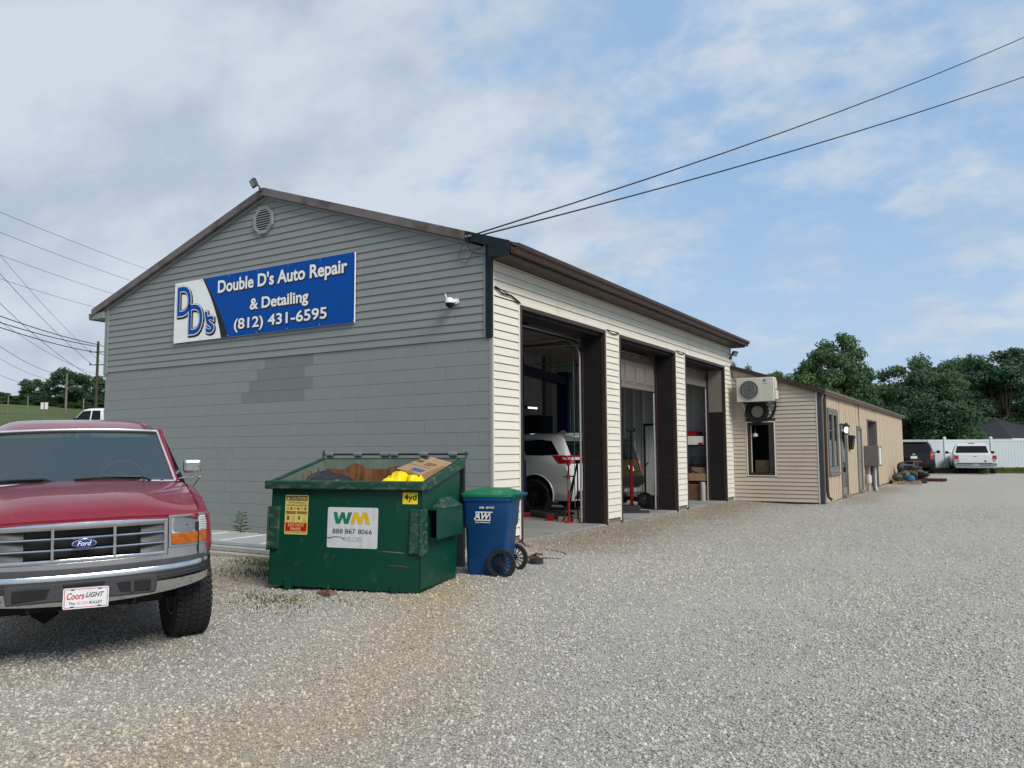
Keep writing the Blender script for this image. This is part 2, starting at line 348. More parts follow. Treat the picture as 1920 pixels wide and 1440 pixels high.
def gravel_mat(name, ground):
    m = bpy.data.materials.new(name); m.use_nodes = True; nt = m.node_tree; N = nt.nodes; L = nt.links
    b = N['Principled BSDF']; b.inputs['Roughness'].default_value = .9; b.inputs['Specular IOR Level'].default_value = .2
    tc = N.new('ShaderNodeTexCoord'); at = N.new('ShaderNodeAttribute'); at.attribute_name = 'marks'; at.attribute_type = 'GEOMETRY' if ground else 'INSTANCER'
    sp = N.new('ShaderNodeSeparateColor'); L.new(at.outputs['Color'], sp.inputs[0])
    def mix(fac, a, c, mode='MIX'):
        q = N.new('ShaderNodeMix'); q.data_type = 'RGBA'; q.blend_type = mode
        for i, t in ((0, fac), (6, a), (7, c)):
            if isinstance(t, (int, float, tuple)): q.inputs[i].default_value = t
            else: L.new(t, q.inputs[i])
        return q.outputs[2]
    def mth(op, a, c):
        q = N.new('ShaderNodeMath'); q.operation = op
        for i, t in enumerate((a, c)):
            if isinstance(t, (int, float)): q.inputs[i].default_value = t
            else: L.new(t, q.inputs[i])
        return q.outputs[0]
    if ground:
        vo = N.new('ShaderNodeTexVoronoi'); vo.inputs['Scale'].default_value = 55; L.new(tc.outputs['Object'], vo.inputs['Vector'])
        v2 = N.new('ShaderNodeTexVoronoi'); v2.inputs['Scale'].default_value = 105; L.new(tc.outputs['Object'], v2.inputs['Vector'])
        cs = N.new('ShaderNodeSeparateColor'); L.new(vo.outputs['Color'], cs.inputs[0]); rnd = cs.outputs[0]
        n = N.new('ShaderNodeTexNoise'); n.inputs['Scale'].default_value = .55; n.inputs['Detail'].default_value = 6; L.new(tc.outputs['Object'], n.inputs['Vector']); big = n.outputs['Fac']
    else:
        oi = N.new('ShaderNodeObjectInfo'); rnd = oi.outputs['Random']; big = .5
    cr = N.new('ShaderNodeValToRGB'); el = cr.color_ramp.elements
    el[0].position = 0; el[0].color = (.27, .257, .235, 1); el[1].position = 1; el[1].color = (.64, .605, .54, 1)
    for p, c in ((.3, (.37, .348, .312, 1)), (.55, (.46, .433, .385, 1)), (.8, (.54, .508, .45, 1))):
        e = el.new(p); e.color = c
    L.new(rnd, cr.inputs[0]); cur = cr.outputs[0]
    if ground:   # fine dust between the stones, in large weak drifts
        g = N.new('ShaderNodeMapRange'); g.inputs[1].default_value = .36; g.inputs[2].default_value = .66; g.inputs[4].default_value = .26; L.new(big, g.inputs[0])
        cur = mix(g.outputs[0], cur, (.48, .448, .385, 1))
        cur = mix(mth('MULTIPLY', sp.outputs[2], .50), cur, (.53, .50, .435, 1))
    if ground:   # the stain is broken up between the stones
        n2 = N.new('ShaderNodeTexNoise'); n2.inputs['Scale'].default_value = 9; n2.inputs['Detail'].default_value = 6; L.new(tc.outputs['Object'], n2.inputs['Vector'])
        q = N.new('ShaderNodeMapRange'); q.inputs[1].default_value = .35; q.inputs[2].default_value = .62; q.inputs[3].default_value = .35; L.new(n2.outputs['Fac'], q.inputs[0]); br = q.outputs[0]
    else: br = 1.
    cur = mix(mth('MULTIPLY', mth('MULTIPLY', sp.outputs[0], .85 if ground else .72), br), cur, mix(1., cur, (1.0, .78, .45, 1), 'MULTIPLY'))
    cur = mix(mth('MULTIPLY', sp.outputs[1], .95 if ground else .75), cur, mix(1., cur, (.66, .56, .44, 1), 'MULTIPLY'))
    cur = mix(mth('MULTIPLY', at.outputs['Alpha'], .30), cur, mix(1., cur, (.72, .76, .84, 1), 'MULTIPLY'))
    L.new(cur, b.inputs['Base Color'])
    if ground:
        bn = N.new('ShaderNodeBump'); bn.inputs['Strength'].default_value = 1.0; bn.inputs['Distance'].default_value = .018
        h = mth('SUBTRACT', mth('MULTIPLY', vo.outputs['Distance'], -1.), mth('MULTIPLY', v2.outputs['Distance'], .4)); L.new(h, bn.inputs['Height']); L.new(bn.outputs[0], b.inputs['Normal'])
    return m
def add_marks(me, V):
    a = me.color_attributes.new('marks', 'FLOAT_COLOR', 'POINT'); a.data.foreach_set('color', ground_marks(V).ravel())
GRAVEL = gravel_mat('limestone_gravel', True); STONE = gravel_mat('limestone_chip', False)
lx = np.concatenate([np.linspace(-17, -8.5, 18), np.arange(-8, 12.01, .25), np.linspace(12.5, 60, 30)])
ly = np.concatenate([np.linspace(-45, -14.5, 30), np.arange(-14, 14.01, .25), np.linspace(14.5, 40.2, 42)])
V, F = height_grid(lx, ly, .0, .012)
me = np_mesh('gravel_lot', V, F, GRAVEL); add_marks(me, V); tag(inst('gravel_lot', me), kind='structure')

# loose stones lying on the lot, thick near the camera and thinner with distance
def loose_gravel():
    xs = np.arange(-6, 13.01, .25); ys = np.arange(-9.5, 14.01, .25)
    V, F = height_grid(xs, ys, .002, .012)
    C = V[F].mean(1); d = np.hypot(C[:, 0]-6.42, C[:, 1]+9.93); ang = np.degrees(np.arctan2(C[:, 0]-6.42, C[:, 1]+9.93))
    inside = (C[:, 0] < -.02) & (C[:, 1] > .1) & (C[:, 1] < 12.5) | (C[:, 0] < 2.4) & (C[:, 1] > 12.5)
    ok = (ang > -72) & (ang < 9) & (d > 3.2) & ~inside
    F = F[ok]; C = C[ok]; d = d[ok]
    me = np_mesh('loose_gravel', V, F, STONE); add_marks(me, V)
    dens = me.attributes.new('dens', 'FLOAT', 'POINT'); dv = np.hypot(V[:, 0]-6.42, V[:, 1]+9.93)
    dd = 2600*np.clip(5.0/np.maximum(dv, 4), 0, 1)**1.35*np.clip(.75+.35*np.sin(1.7*V[:, 0]+.6*V[:, 1])*np.sin(.8*V[:, 1]-.5*V[:, 0]), .35, 1.1)
    mk = ground_marks(V); dd *= 1-.5*mk[:, 2]
    dens.data.foreach_set('value', dd.astype(np.float32))
    o = inst('loose_gravel', me); tag(o, kind='stuff')
    ng = bpy.data.node_groups.new('scatter_stones', 'GeometryNodeTree'); ng.interface.new_socket('Geometry', in_out='INPUT', socket_type='NodeSocketGeometry'); ng.interface.new_socket('Geometry', in_out='OUTPUT', socket_type='NodeSocketGeometry')
    N = ng.nodes; L = ng.links; gi = N.new('NodeGroupInput'); go = N.new('NodeGroupOutput')
    dp = N.new('GeometryNodeDistributePointsOnFaces'); na = N.new('GeometryNodeInputNamedAttribute'); na.data_type = 'FLOAT'; na.inputs[0].default_value = 'dens'
    L.new(gi.outputs[0], dp.inputs['Mesh']); L.new(na.outputs[0], dp.inputs['Density'])
    gts = N.new('GeometryNodeGeometryToInstance')
    for k in range(5):
        ico = N.new('GeometryNodeMeshIcoSphere'); ico.inputs['Radius'].default_value = 1; ico.inputs['Subdivisions'].default_value = 2
        sp = N.new('GeometryNodeSetPosition'); pos = N.new('GeometryNodeInputPosition'); nz = N.new('ShaderNodeTexNoise'); nz.inputs['Scale'].default_value = .9; nz.inputs['Detail'].default_value = 1
        ad = N.new('ShaderNodeVectorMath'); ad.operation = 'ADD'; ad.inputs[1].default_value = (k*7.3, k*3.1, k*1.7); L.new(pos.outputs[0], ad.inputs[0]); L.new(ad.outputs[0], nz.inputs['Vector'])
        s1 = N.new('ShaderNodeVectorMath'); s1.operation = 'SUBTRACT'; s1.inputs[1].default_value = (.5, .5, .5); L.new(nz.outputs['Color'], s1.inputs[0])
        s2 = N.new('ShaderNodeVectorMath'); s2.operation = 'SCALE'; s2.inputs['Scale'].default_value = 2.2; L.new(s1.outputs[0], s2.inputs[0])
        L.new(ico.outputs['Mesh'], sp.inputs['Geometry']); L.new(s2.outputs[0], sp.inputs['Offset'])
        tr = N.new('GeometryNodeTransform'); tr.inputs['Scale'].default_value = (1, .75+.05*k, .55+.06*k); L.new(sp.outputs[0], tr.inputs[0])
        sm = N.new('GeometryNodeSetMaterial'); sm.inputs['Material'].default_value = STONE; L.new(tr.outputs[0], sm.inputs[0]); L.new(sm.outputs[0], gts.inputs[0])
    iop = N.new('GeometryNodeInstanceOnPoints'); iop.inputs['Pick Instance'].default_value = True
    L.new(dp.outputs['Points'], iop.inputs['Points']); L.new(gts.outputs[0], iop.inputs['Instance'])
    rr = N.new('FunctionNodeRandomValue'); rr.data_type = 'FLOAT_VECTOR'; rr.inputs[0].default_value = (-.5, -.5, 0); rr.inputs[1].default_value = (.5, .5, 6.283); L.new(rr.outputs[0], iop.inputs['Rotation'])
    rs = N.new('FunctionNodeRandomValue'); rs.data_type = 'FLOAT'; rs.inputs[2].default_value = 0; rs.inputs[3].default_value = 1; rs.inputs['Seed'].default_value = 5
    pw = N.new('ShaderNodeMath'); pw.operation = 'POWER'; pw.inputs[1].default_value = 2.2; L.new(rs.outputs[1], pw.inputs[0])
    ma = N.new('ShaderNodeMath'); ma.operation = 'MULTIPLY_ADD'; ma.inputs[1].default_value = .0095; ma.inputs[2].default_value = .0042; L.new(pw.outputs[0], ma.inputs[0]); L.new(ma.outputs[0], iop.inputs['Scale'])
    L.new(iop.outputs[0], go.inputs[0])
    md = o.modifiers.new('scatter', 'NODES'); md.node_group = ng
loose_gravel()

def blades(name, spots, h, col1, col2, label=None, seed=3):
    """Upright grass blades / small weed leaves: spots = list of (x, y, radius_x, radius_y, count)."""
    rg = np.random.default_rng(seed); P = []
    for (x, y, rx, ry, n) in spots:
        q = rg.normal(0, .5, (n, 2))*np.array([rx, ry]); P.append(np.column_stack([x+q[:, 0], y+q[:, 1]]))
    P = np.concatenate(P); n = len(P); z = gz_np(P[:, 0], P[:, 1])-.005; a = rg.uniform(0, 2*PI, n); hh = h*rg.uniform(.35, 1.25, n); w = .006+.05*hh*rg.uniform(.3, 1, n)
    ln = rg.uniform(.1, .9, n)*hh; b = rg.uniform(0, 2*PI, n)
    base = np.column_stack([P, z]); dx = np.column_stack([np.cos(a)*w, np.sin(a)*w, 0*a]); tip = base+np.column_stack([np.cos(b)*ln, np.sin(b)*ln, hh]); mid = base+np.column_stack([np.cos(b)*ln*.3, np.sin(b)*ln*.3, hh*.6])
    V = np.stack([base-dx, base+dx, mid+dx*.8, tip, mid-dx*.8], 1).reshape(-1, 3); i = np.arange(n)*5
    F = np.stack([i, i+1, i+2, i+3, i+4], -1)
    o = inst(name, np_mesh(name, V, F, leaf_mat(name+'_green', col1, col2))); return tag(o, kind='stuff')
blades('weeds', [(-1.35, -3.15, .6, .3, 260), (-1.9, -2.6, .55, .25, 520), (-1.0, -2.75, .45, .22, 160), (-.1, -4.0, .5, .25, 330), (.1, -4.3, .7, .3, 120), (.55, -3.75, .4, .15, 40), (-2.6, -2.2, .9, .25, 420)], .04, (.07, .12, .03), (.20, .24, .08))
fx = np.linspace(0, 1, 90)
blades('grass_strip', [(-.5+12*t, 40.9+4.6*t, .3, 1.5, 170) for t in fx], .16, (.06, .1, .02), (.17, .19, .06), seed=5)

# ------------------------------------------------------------------ repair garage
GREY = mat('grey_wall_paint', (.236, .254, .249), .62, 0, .05, 3, .3, 110, rnd=.012, col2=(.212, .227, .223), amt=(.55, .8), scale2=.9)
GREYD = mat('grey_wall_paint_patch', (.184, .197, .194), .62, 0, .05, 3, .12, 160, rnd=.012)
GSID = mat('grey_siding_paint', (.232, .248, .246), .55, 0, .05, 2, .05, 120, rnd=.03, col2=(.20, .213, .213), amt=(.6, .85), scale2=1.1, st2=(1, 1, .4))
CREAM = mat('cream_vinyl', (.70, .665, .57), .5, 0, .04, 2, .05, 150, rnd=.03, col2=(.48, .44, .36), amt=(.6, .85), scale2=1.6)
CREAMT = mat('cream_trim', (.70, .67, .60), .45, 0, .04)
MORTAR = mat('mortar', (.20, .214, .211), .7, 0, .1, 20)
MORTL = mat('joint_backing', (.10, .10, .105), .9, 0, .05)  # even dark grey of the annex walls behind the cladding
BROWN = mat('brown_metal', (.052, .033, .028), .45, 0, .12, 5, spec=.2, col2=(.085, .055, .045), amt=(.6, .8), scale2=4)
BROWNW = mat('weathered_brown_metal', (.150, .132, .128), .5, .1, .2, 4, col2=(.075, .055, .052), amt=(.5, .7), scale2=2.5)
JAMB = mat('brown_jamb', (.022, .018, .020), .55, 0, .12, 5, col2=(.07, .05, .045), amt=(.62, .8), scale2=6, spec=.15)
TANJ = mat('tan_jamb', (.20, .185, .155), .6, 0, .08)
NAVY = mat('navy_flashing', (.009, .018, .026), .45, 0, .1, 6, spec=.2)
CONC = mat('concrete', (.30, .295, .28), .8, 0, .15, 1.6, .25, 70, col2=(.17, .165, .155), amt=(.5, .75), scale2=.9)
CONCD = mat('old_concrete', (.20, .185, .165), .9, 0, .2, 6, .4, 50)
GALV = mat('galvanised', (.38, .40, .41), .45, .6, .12, 8)
INT = mat('white_metal_panel', (.46, .47, .47), .5, .1, .08, 4, rnd=.02)
CEIL = mat('ceiling_panel', (.40, .40, .39), .7, 0, .06, 2, rnd=.03)
W_, L_ = 9.83, 12.5
RIDX = -4.92
def roofz(x): return 6.16-.33*abs(x-RIDX)
gar = thing('repair_garage', 'long gray and cream repair garage with gabled end and three open bays', 'garage', (0, 0, 0))
# structural core: walls behind the cladding (openings left free)
DOORS = [(.813, 4.027), (4.679, 7.92), (8.585, 11.84)]; ZT = 3.724
m = MB()
m.prism([(-W_, -.4), (-.012, -.4), (-.012, 4.45), (RIDX, roofz(RIDX)-.05), (-W_, 4.45)], .006, .2, 'y')
m.prism([(-W_, -.4), (-.012, -.4), (-.012, 4.45), (RIDX, roofz(RIDX)-.05), (-W_, 4.45)], L_-.2, L_-.006, 'y')
m.box(-W_, .2, -.4, -W_+.2, L_-.2, 4.4)
gar_core = m.build('wall', MORTAR, gar)
m = MB(); ys = [.006]+[q for d in DOORS for q in d]+[L_-.006]
for a, b in zip(ys[::2], ys[1::2]): m.box(-.4, a, -.3, -.004, b, ZT)
m.box(-.4, .2, ZT, -.004, L_-.2, 4.4)
m.build('front_wall', mat('sheathing', (.16, .15, .13), .8), gar)
# painted concrete blocks of the gable end
BL, BH, J, JV = .4064, .2032, .0035, .0012
def block_mesh(w, mt):
    b = MB(); c = .003; h = BH-J; w = w+J-JV
    b.add([(0, .012, 0), (w-J, .012, 0), (w-J, .012, h), (0, .012, h), (0, c, 0), (w-J, c, 0), (w-J, c, h), (0, c, h), (c, 0, c), (w-J-c, 0, c), (w-J-c, 0, h-c), (c, 0, h-c)],
          [(0,1,5,4),(1,2,6,5),(2,3,7,6),(3,0,4,7),(4,5,9,8),(5,6,10,9),(6,7,11,10),(7,4,8,11),(8,9,10,11)]); return b.mesh('block', mt)
full, half, fulld, halfd = block_mesh(BL, GREY), block_mesh(BL/2, GREY), block_mesh(BL, GREYD), block_mesh(BL/2, GREYD)
stuffb = MB()
z0 = 3.095-15*BH
for r in range(-1, 15):
    z = z0+r*BH; x = -.03; first = True
    while x > -W_+.02:
        w = BL/2 if (first and r % 2) else BL; first = False
        if x-w < -W_: w = x+W_
        xc, zc = x-w/2, z+BH/2; dark = (-4.95 < xc < -3.75 and 2.7 < zc < 3.095) or (-5.35 < xc < -3.75 and 2.2 < zc < 2.7 and not (zc < 2.32 and xc > -4.1))
        jit = random.uniform(-.0012, .0012)
        hidden = (z < 1.35 and -9.9 < x < -5.6) or (r < 0) or (z < .95 and -1.9 < x < -.35)
        if hidden or w not in (BL, BL/2):
            stuffb.box(x-w+J, .001, z, x, .012, z+BH-J)
        else:
            inst('block', {(BL, 0): full, (BL/2, 0): half, (BL, 1): fulld, (BL/2, 1): halfd}[(w, int(dark))], gar_core, loc=(x-w+J, jit, z))
        x -= w
tag(stuffb.build('block_rows', GREY, gar_core), kind='stuff')
def lap(face, u0b, u1b, u0t, u1t, z0, z1, off=0., d=.024, t=.003):
    """One lap siding board. face maps (along, out, z) to a point; the lower edge stands proud."""
    s0, s1 = (u0t-u0b)/(z1-z0), (u1t-u1b)/(z1-z0); ring = [(off, z0+.034), (off+d-.005, z0+.028), (off+d-.005, z0), (off+d, z0), (off+t, z1), (off, z1)]; n = 6
    pts = [face(u0b+s0*(z-z0), o, z) for o, z in ring]+[face(u1b+s1*(z-z0), o, z) for o, z in ring]
    b = MB(); b.add(pts, [tuple(range(n)), tuple(range(n, 2*n))[::-1]]+[(i, (i+1) % n, n+(i+1) % n, n+i) for i in range(n)]); return b
def fy(u, o, z): return (u, -o, z)
def fx_(u, o, z): return (o, u, z)
SH = .1253
sid = inst('siding', None, gar); zb = 3.095; k = 0
pieces = [-2.7, -5.1, -7.9]
while True:
    z, zt = zb+k*SH, min(zb+(k+1)*SH, 6.12)
    def lim(zz):
        hw = (6.085-zz)/.33; return max(-W_+.09, RIDX-hw), min(-.115, RIDX+hw)
    (a0, b0), (a1, b1) = lim(z), lim(zt)
    if b0-a0 < .25: break
    if b1 < a1: a1 = b1 = RIDX
    cuts = sorted([RIDX+(-2.9+2.7*j)+((k*1.37) % 2.2)-1.1 for j in range(3)]); cuts = [c for c in cuts if a1+.4 < c < b1-.4]
    if k % 3 == 1: cuts = cuts[:1]
    e = [a0]+cuts+[b0]; et = [a1]+cuts+[b1]
    for i in range(len(e)-1):
        g = .0015
        lap(fy, e[i]+(g if i else 0), e[i+1]-(g if i < len(e)-2 else 0), et[i]+(g if i else 0), et[i+1]-(g if i < len(e)-2 else 0), z, zt, .001*(i % 2), .019).build('siding_board', GSID, sid)
    k += 1
m = MB()   # corner post, J-trim
m.box(-W_-.03, -.035, 3.05, -W_+.09, .0, roofz(-W_)-.02); m.box(-.115, -.03, 3.08, -.085, 0, 4.62)
m.build('corner_trim', GSID, gar, bevel=.004)
m = MB(); m.box(-.083, -.034, 3.085, .03, .0, 4.53); m.box(-.012, 0, 3.085, .03, .014, 4.3)
m.build('corner_post', NAVY, gar, bevel=.004)
m = MB(); m.box(-.03, -.006, -.35, .022, .03, 3.08)
m.build('corner_strip', mat('pale_grey_trim', (.30, .30, .29), .5), gar, bevel=.003)
# cream siding of the bay side
sidc = inst('cream_siding', None, gar)
for (y0, y1) in ((.035, .775), (4.062, 4.644), (7.957, 8.548), (11.877, 12.46)):
    zlo = ZT-29*SH; n = 0
    while zlo+n*SH < ZT-.01:
        lap(fx_, y0, y1, y0, y1, zlo+n*SH, zlo+(n+1)*SH, random.uniform(0, .001)).build('siding_board', CREAM, sidc); n += 1
for r in range(5):
    z = ZT+.012+r*SH; zt = min(z+SH, 4.275); c = [.035]+sorted([2.1+3.66*j+(1.9*r) % 3.4 for j in range(3)])+[12.46]; c = [q for q in c if q <= 12.46]
    if zt-z < .02: break
    for i in range(len(c)-1):
        if c[i+1]-c[i] > .05: lap(fx_, c[i]+.0015, c[i+1]-.0015, c[i]+.0015, c[i+1]-.0015, z, zt, .0012*(i % 2)).build('siding_board', CREAM, sidc)
m = MB(); m.box(0, L_-.04, -.05, .03, L_+.012, 4.28); m.box(.004, .022, .03, .027, .036, 4.28)
for (a, b) in DOORS:
    m.box(0, a-.036, .02, .026, a-.008, ZT+.012); m.box(0, b+.008, .02, .026, b+.036, ZT+.012); m.box(0, a-.008, ZT-.018, .026, b+.008, ZT+.011)
m.build('cream_trim', CREAMT, gar, bevel=.003)
# door frames and deep jambs
for i, (a, b) in enumerate(DOORS):
    fr = MB(); fr.box(-.05, a-.008, -.04, .031, a+.055, ZT-.02); fr.box(-.05, b-.055, -.04, .031, b+.008, ZT-.02); fr.box(-.05, a+.055, ZT-.085, .031, b-.055, ZT-.0205)
    fr.build('door_frame', BROWN, gar, bevel=.004)
    jb = MB(); jb.box(-.43, a+.002, -.04, -.052, a+.05, ZT-.09)
    if i < 2: jb.box(-.43, b-.05, -.04, -.052, b-.002, ZT-.09)
    else: jb.box(-.43, b-.05, -.04, -.052, b-.002, 2.42); jb.box(-.43, b-.05, 2.424, -.052, b-.002, ZT-.09, 1)
    jb.box(-.43, a+.052, ZT-.14, -.052, b-.052, ZT-.088)
    jb.build('door_jamb', [JAMB, TANJ], gar, bevel=.003)
    for c0, c1 in ((b-.075, b), (a, a+.075)): st = MB(); st.box(-.47, c0, -.03, -.432, c1, ZT-.1); st.build('jamb_edge', mat('red_primer_steel', (.045, .024, .020), .55, .2, .2, 8), gar, bevel=.004)
m = MB(); m.box(-.36, .02, -.3, -.008, .78, .045); m.box(-.36, 4.06, -.3, -.008, 4.65, .055); m.box(-.36, 7.95, -.3, -.008, 8.55, .05); m.box(-.36, 11.87, -.3, -.008, 12.46, .05)
m.build('foundation', CONCD, gar)
# roof, fascia, soffit, gutter
m = MB()
xr, xl = .44, -10.24
for s, xe in ((1, xr), (-1, xl)):
    m.hexa([(RIDX, -.10, roofz(RIDX)+.03), (xe, -.10, roofz(xe)+.03), (xe, 12.62, roofz(xe)+.03), (RIDX, 12.62, roofz(RIDX)+.03),
            (RIDX, -.10, roofz(RIDX)+.07), (xe, -.10, roofz(xe)+.07), (xe, 12.62, roofz(xe)+.07), (RIDX, 12.62, roofz(RIDX)+.07)])
m.build('roof', BROWN, gar)
m = MB()
for y0 in np.arange(.1, 12.6, .3):
    for xe in (xr, xl):
        m.hexa([(RIDX, y0, roofz(RIDX)+.071), (xe, y0, roofz(xe)+.071), (xe, y0+.035, roofz(xe)+.071), (RIDX, y0+.035, roofz(RIDX)+.071), (RIDX, y0+.01, roofz(RIDX)+.095), (xe, y0+.01, roofz(xe)+.095), (xe, y0+.025, roofz(xe)+.095), (RIDX, y0+.025, roofz(RIDX)+.095)])
tag(m.build('roof_ribs', BROWN, gar), kind='stuff')
def rake(xa, xb, y0, y1, lo, hi): return [(xa, y0, roofz(xa)+lo), (xb, y0, roofz(xb)+lo), (xb, y1, roofz(xb)+lo), (xa, y1, roofz(xa)+lo), (xa, y0, roofz(xa)+hi), (xb, y0, roofz(xb)+hi), (xb, y1, roofz(xb)+hi), (xa, y1, roofz(xa)+hi)]
for xa, xb, mt in ((xl, -7.6, BROWNW), (-7.597, RIDX, BROWNW), (RIDX, -2.6, BROWNW), (-2.597, -.405, BROWNW), (-.40, .40, NAVY)):
    m = MB(); m.hexa(rake(xa, xb, -.125, -.102, -.065, .082)); m.hexa(rake(xa, xb, -.102, -.03, -.065, -.055)); m.build('fascia', mt, gar, bevel=.004)
m = MB()
for xa, xb in ((xl, RIDX), (RIDX, -.42)): m.hexa(rake(xa, xb, -.05, -.005, -.11, -.066))
m.build('rake_trim', GSID, gar, bevel=.003)
m = MB(); m.prism([(.03, 4.28), (.385, 4.27), (.385, 4.36), (.03, 4.50)], -.122, -.06, 'y'); m.build('eave_return', NAVY, gar, bevel=.003)
m = MB(); m.box(.004, -.06, 4.27, .40, 12.6, 4.285); m.box(.385, -.06, 4.27, .405, 12.6, 4.42)
m.build('soffit', BROWN, gar)
m = MB(); m.prism([(xl, 4.27), (-W_-.01, 4.27), (-W_-.01, 4.41), (xl, 4.36)], -.10, 12.6, 'y'); m.build('soffit', GSID, gar)
m = MB()
prof = [(.407, 4.44), (.407, 4.31), (.43, 4.295), (.485, 4.30), (.50, 4.35), (.535, 4.385), (.54, 4.44), (.53, 4.44), (.525, 4.395), (.49, 4.36), (.475, 4.312), (.43, 4.308), (.418, 4.32), (.418, 4.44)]
m.prism(prof, -.10, 12.62, 'y'); m.build('gutter', BROWN, gar)
m = MB()
for y in np.arange(.3, 12.6, .9): m.box(.40, y, 4.43, .535, y+.02, 4.437)
m.build('gutter_strap', BROWN, gar)
m = MB(); prof2 = [(xl-.10, 4.26), (xl-.01, 4.25), (xl-.002, 4.40), (xl-.12, 4.40), (xl-.11, 4.33)]; m.prism(prof2, -.11, 12.6, 'y'); m.build('gutter', BROWNW, gar, bevel=.004)
# gable vent
gv = inst('gable_vent', None, gar)
cx, cz = -4.975, 5.652
def octa(r, rz): return [(cx+r*math.cos(rad(22.5+45*i)), cz+rz*math.sin(rad(22.5+45*i))) for i in range(8)]
m = MB(); o1, o2 = octa(.275, .285), octa(.205, .213)
for i in range(8):
    j = (i+1) % 8; m.add([(*o1[i][:1], -.02, o1[i][1]), (o1[j][0], -.02, o1[j][1]), (o1[j][0]*.96+cx*.04, -.062, o1[j][1]*.96+cz*.04), (o1[i][0]*.96+cx*.04, -.062, o1[i][1]*.96+cz*.04), (o2[i][0], -.055, o2[i][1]), (o2[j][0], -.055, o2[j][1]), (o2[j][0], -.02, o2[j][1]), (o2[i][0], -.02, o2[i][1])],
        [(0, 1, 2, 3), (3, 2, 5, 4), (4, 5, 6, 7)])
m.build('vent_frame', GSID, gv)
m = MB(); m.prism(octa(.21, .218), -.024, -.021, 'y'); m.build('vent_back', INK, gv)
for i in range(9):
    z = cz-.2+i*.045; hw = min(.19, .275*.76-max(0, abs(z-cz)-.088)) 
    m = MB(); m.hexa([(cx-hw, -.056, z), (cx+hw, -.056, z), (cx+hw, -.05, z-.004), (cx-hw, -.05, z-.004), (cx-hw, -.03, z+.034), (cx+hw, -.03, z+.034), (cx+hw, -.026, z+.03), (cx-hw, -.026, z+.03)]); m.build('slat', GSID, gv)

# ---- inside of the garage
m = MB(); m.box(-5.9, .19, -.5, -.0, L_-.19, -.0); tag(m.build('concrete_floor', CONC), kind='structure')
def rib_panel(w, h):
    b = MB(); p = []; n = 3; d = w/n
    for i in range(n): p += [(i*d, 0), (i*d+d*.62, 0), (i*d+d*.72, .022), (i*d+d*.90, .022)]
    p += [(w-.004, 0)]
    b.slab([[(x, -y, 0) for x, y in p], [(x, -y, h) for x, y in p]], (0, .006, 0)); return b.mesh('wall_panel', INT)
iw = inst('interior_wall', None, gar); pm_ = rib_panel(.914, 4.42)
m = MB(); m.box(-5.98, .2, 0, -5.94, L_-.2, 4.4); m.build('partition', mat('dark_board', (.12, .12, .12), .8), iw)
for i in range(6): inst('wall_panel', pm_, iw, loc=(-5.88+i*.914, L_-.22, .16))
for i in range(13): inst('wall_panel', pm_, iw, loc=(-5.93, .25+i*.914, .16), rot=(0, 0, PI/2))
m = MB(); m.box(-5.9, L_-.235, .0, -.4, L_-.205, .17); m.build('base_board', CONCD, iw)
ce = inst('ceiling', None, gar)
for i in range(5):
    for j in range(10):
        m = MB(); m.box(-5.9+i*1.1, .22+j*1.216, 4.44, -5.9+(i+1)*1.1-.006, .22+(j+1)*1.216-.006, 4.455); m.build('ceiling_panel', CEIL, ce)
m = MB()
for x, y in ((-3.4, 9.2), (-2.6, 8.4), (-2.4, 9.8), (-1.7, 9.2), (-3.2, 6.2), (-2.2, 7.0)): m.box(x, y, 4.40, x+.16, y+.16, 4.438)
m.build('ceiling_vent', INK, ce)
# entry door in the end wall
dr = MB(); dr.box(-2.5, L_-.262, .05, -1.66, L_-.225, 2.1); o = dr.build('door', mat('white_door', (.55, .55, .54), .4, 0, .04), gar, bevel=.003)
for (a, b, c, d) in ((.10, .38, .25, .85), (.47, .75, .25, .85), (.10, .38, 1.0, 1.55), (.47, .75, 1.0, 1.55), (.10, .38, 1.66, 1.9), (.47, .75, 1.66, 1.9)):
    q = MB(); q.box(-2.5+a, L_-.268, c, -2.5+b, L_-.2615, d); q.build('raised_panel', MATS['white_door'], o, bevel=.006)
m = MB(); m.box(-2.56, L_-.25, .02, -2.505, L_-.215, 2.16); m.box(-2.56, L_-.25, 2.11, -1.6, L_-.215, 2.17); m.build('door_casing', DARKSTEEL, gar)
m = MB(); m.lathe([(.03, 0), (.03, .03), (.02, .05)], 12, 'y', (-2.43, L_-.32, 1.0)); m.build('handle', STEEL, o)
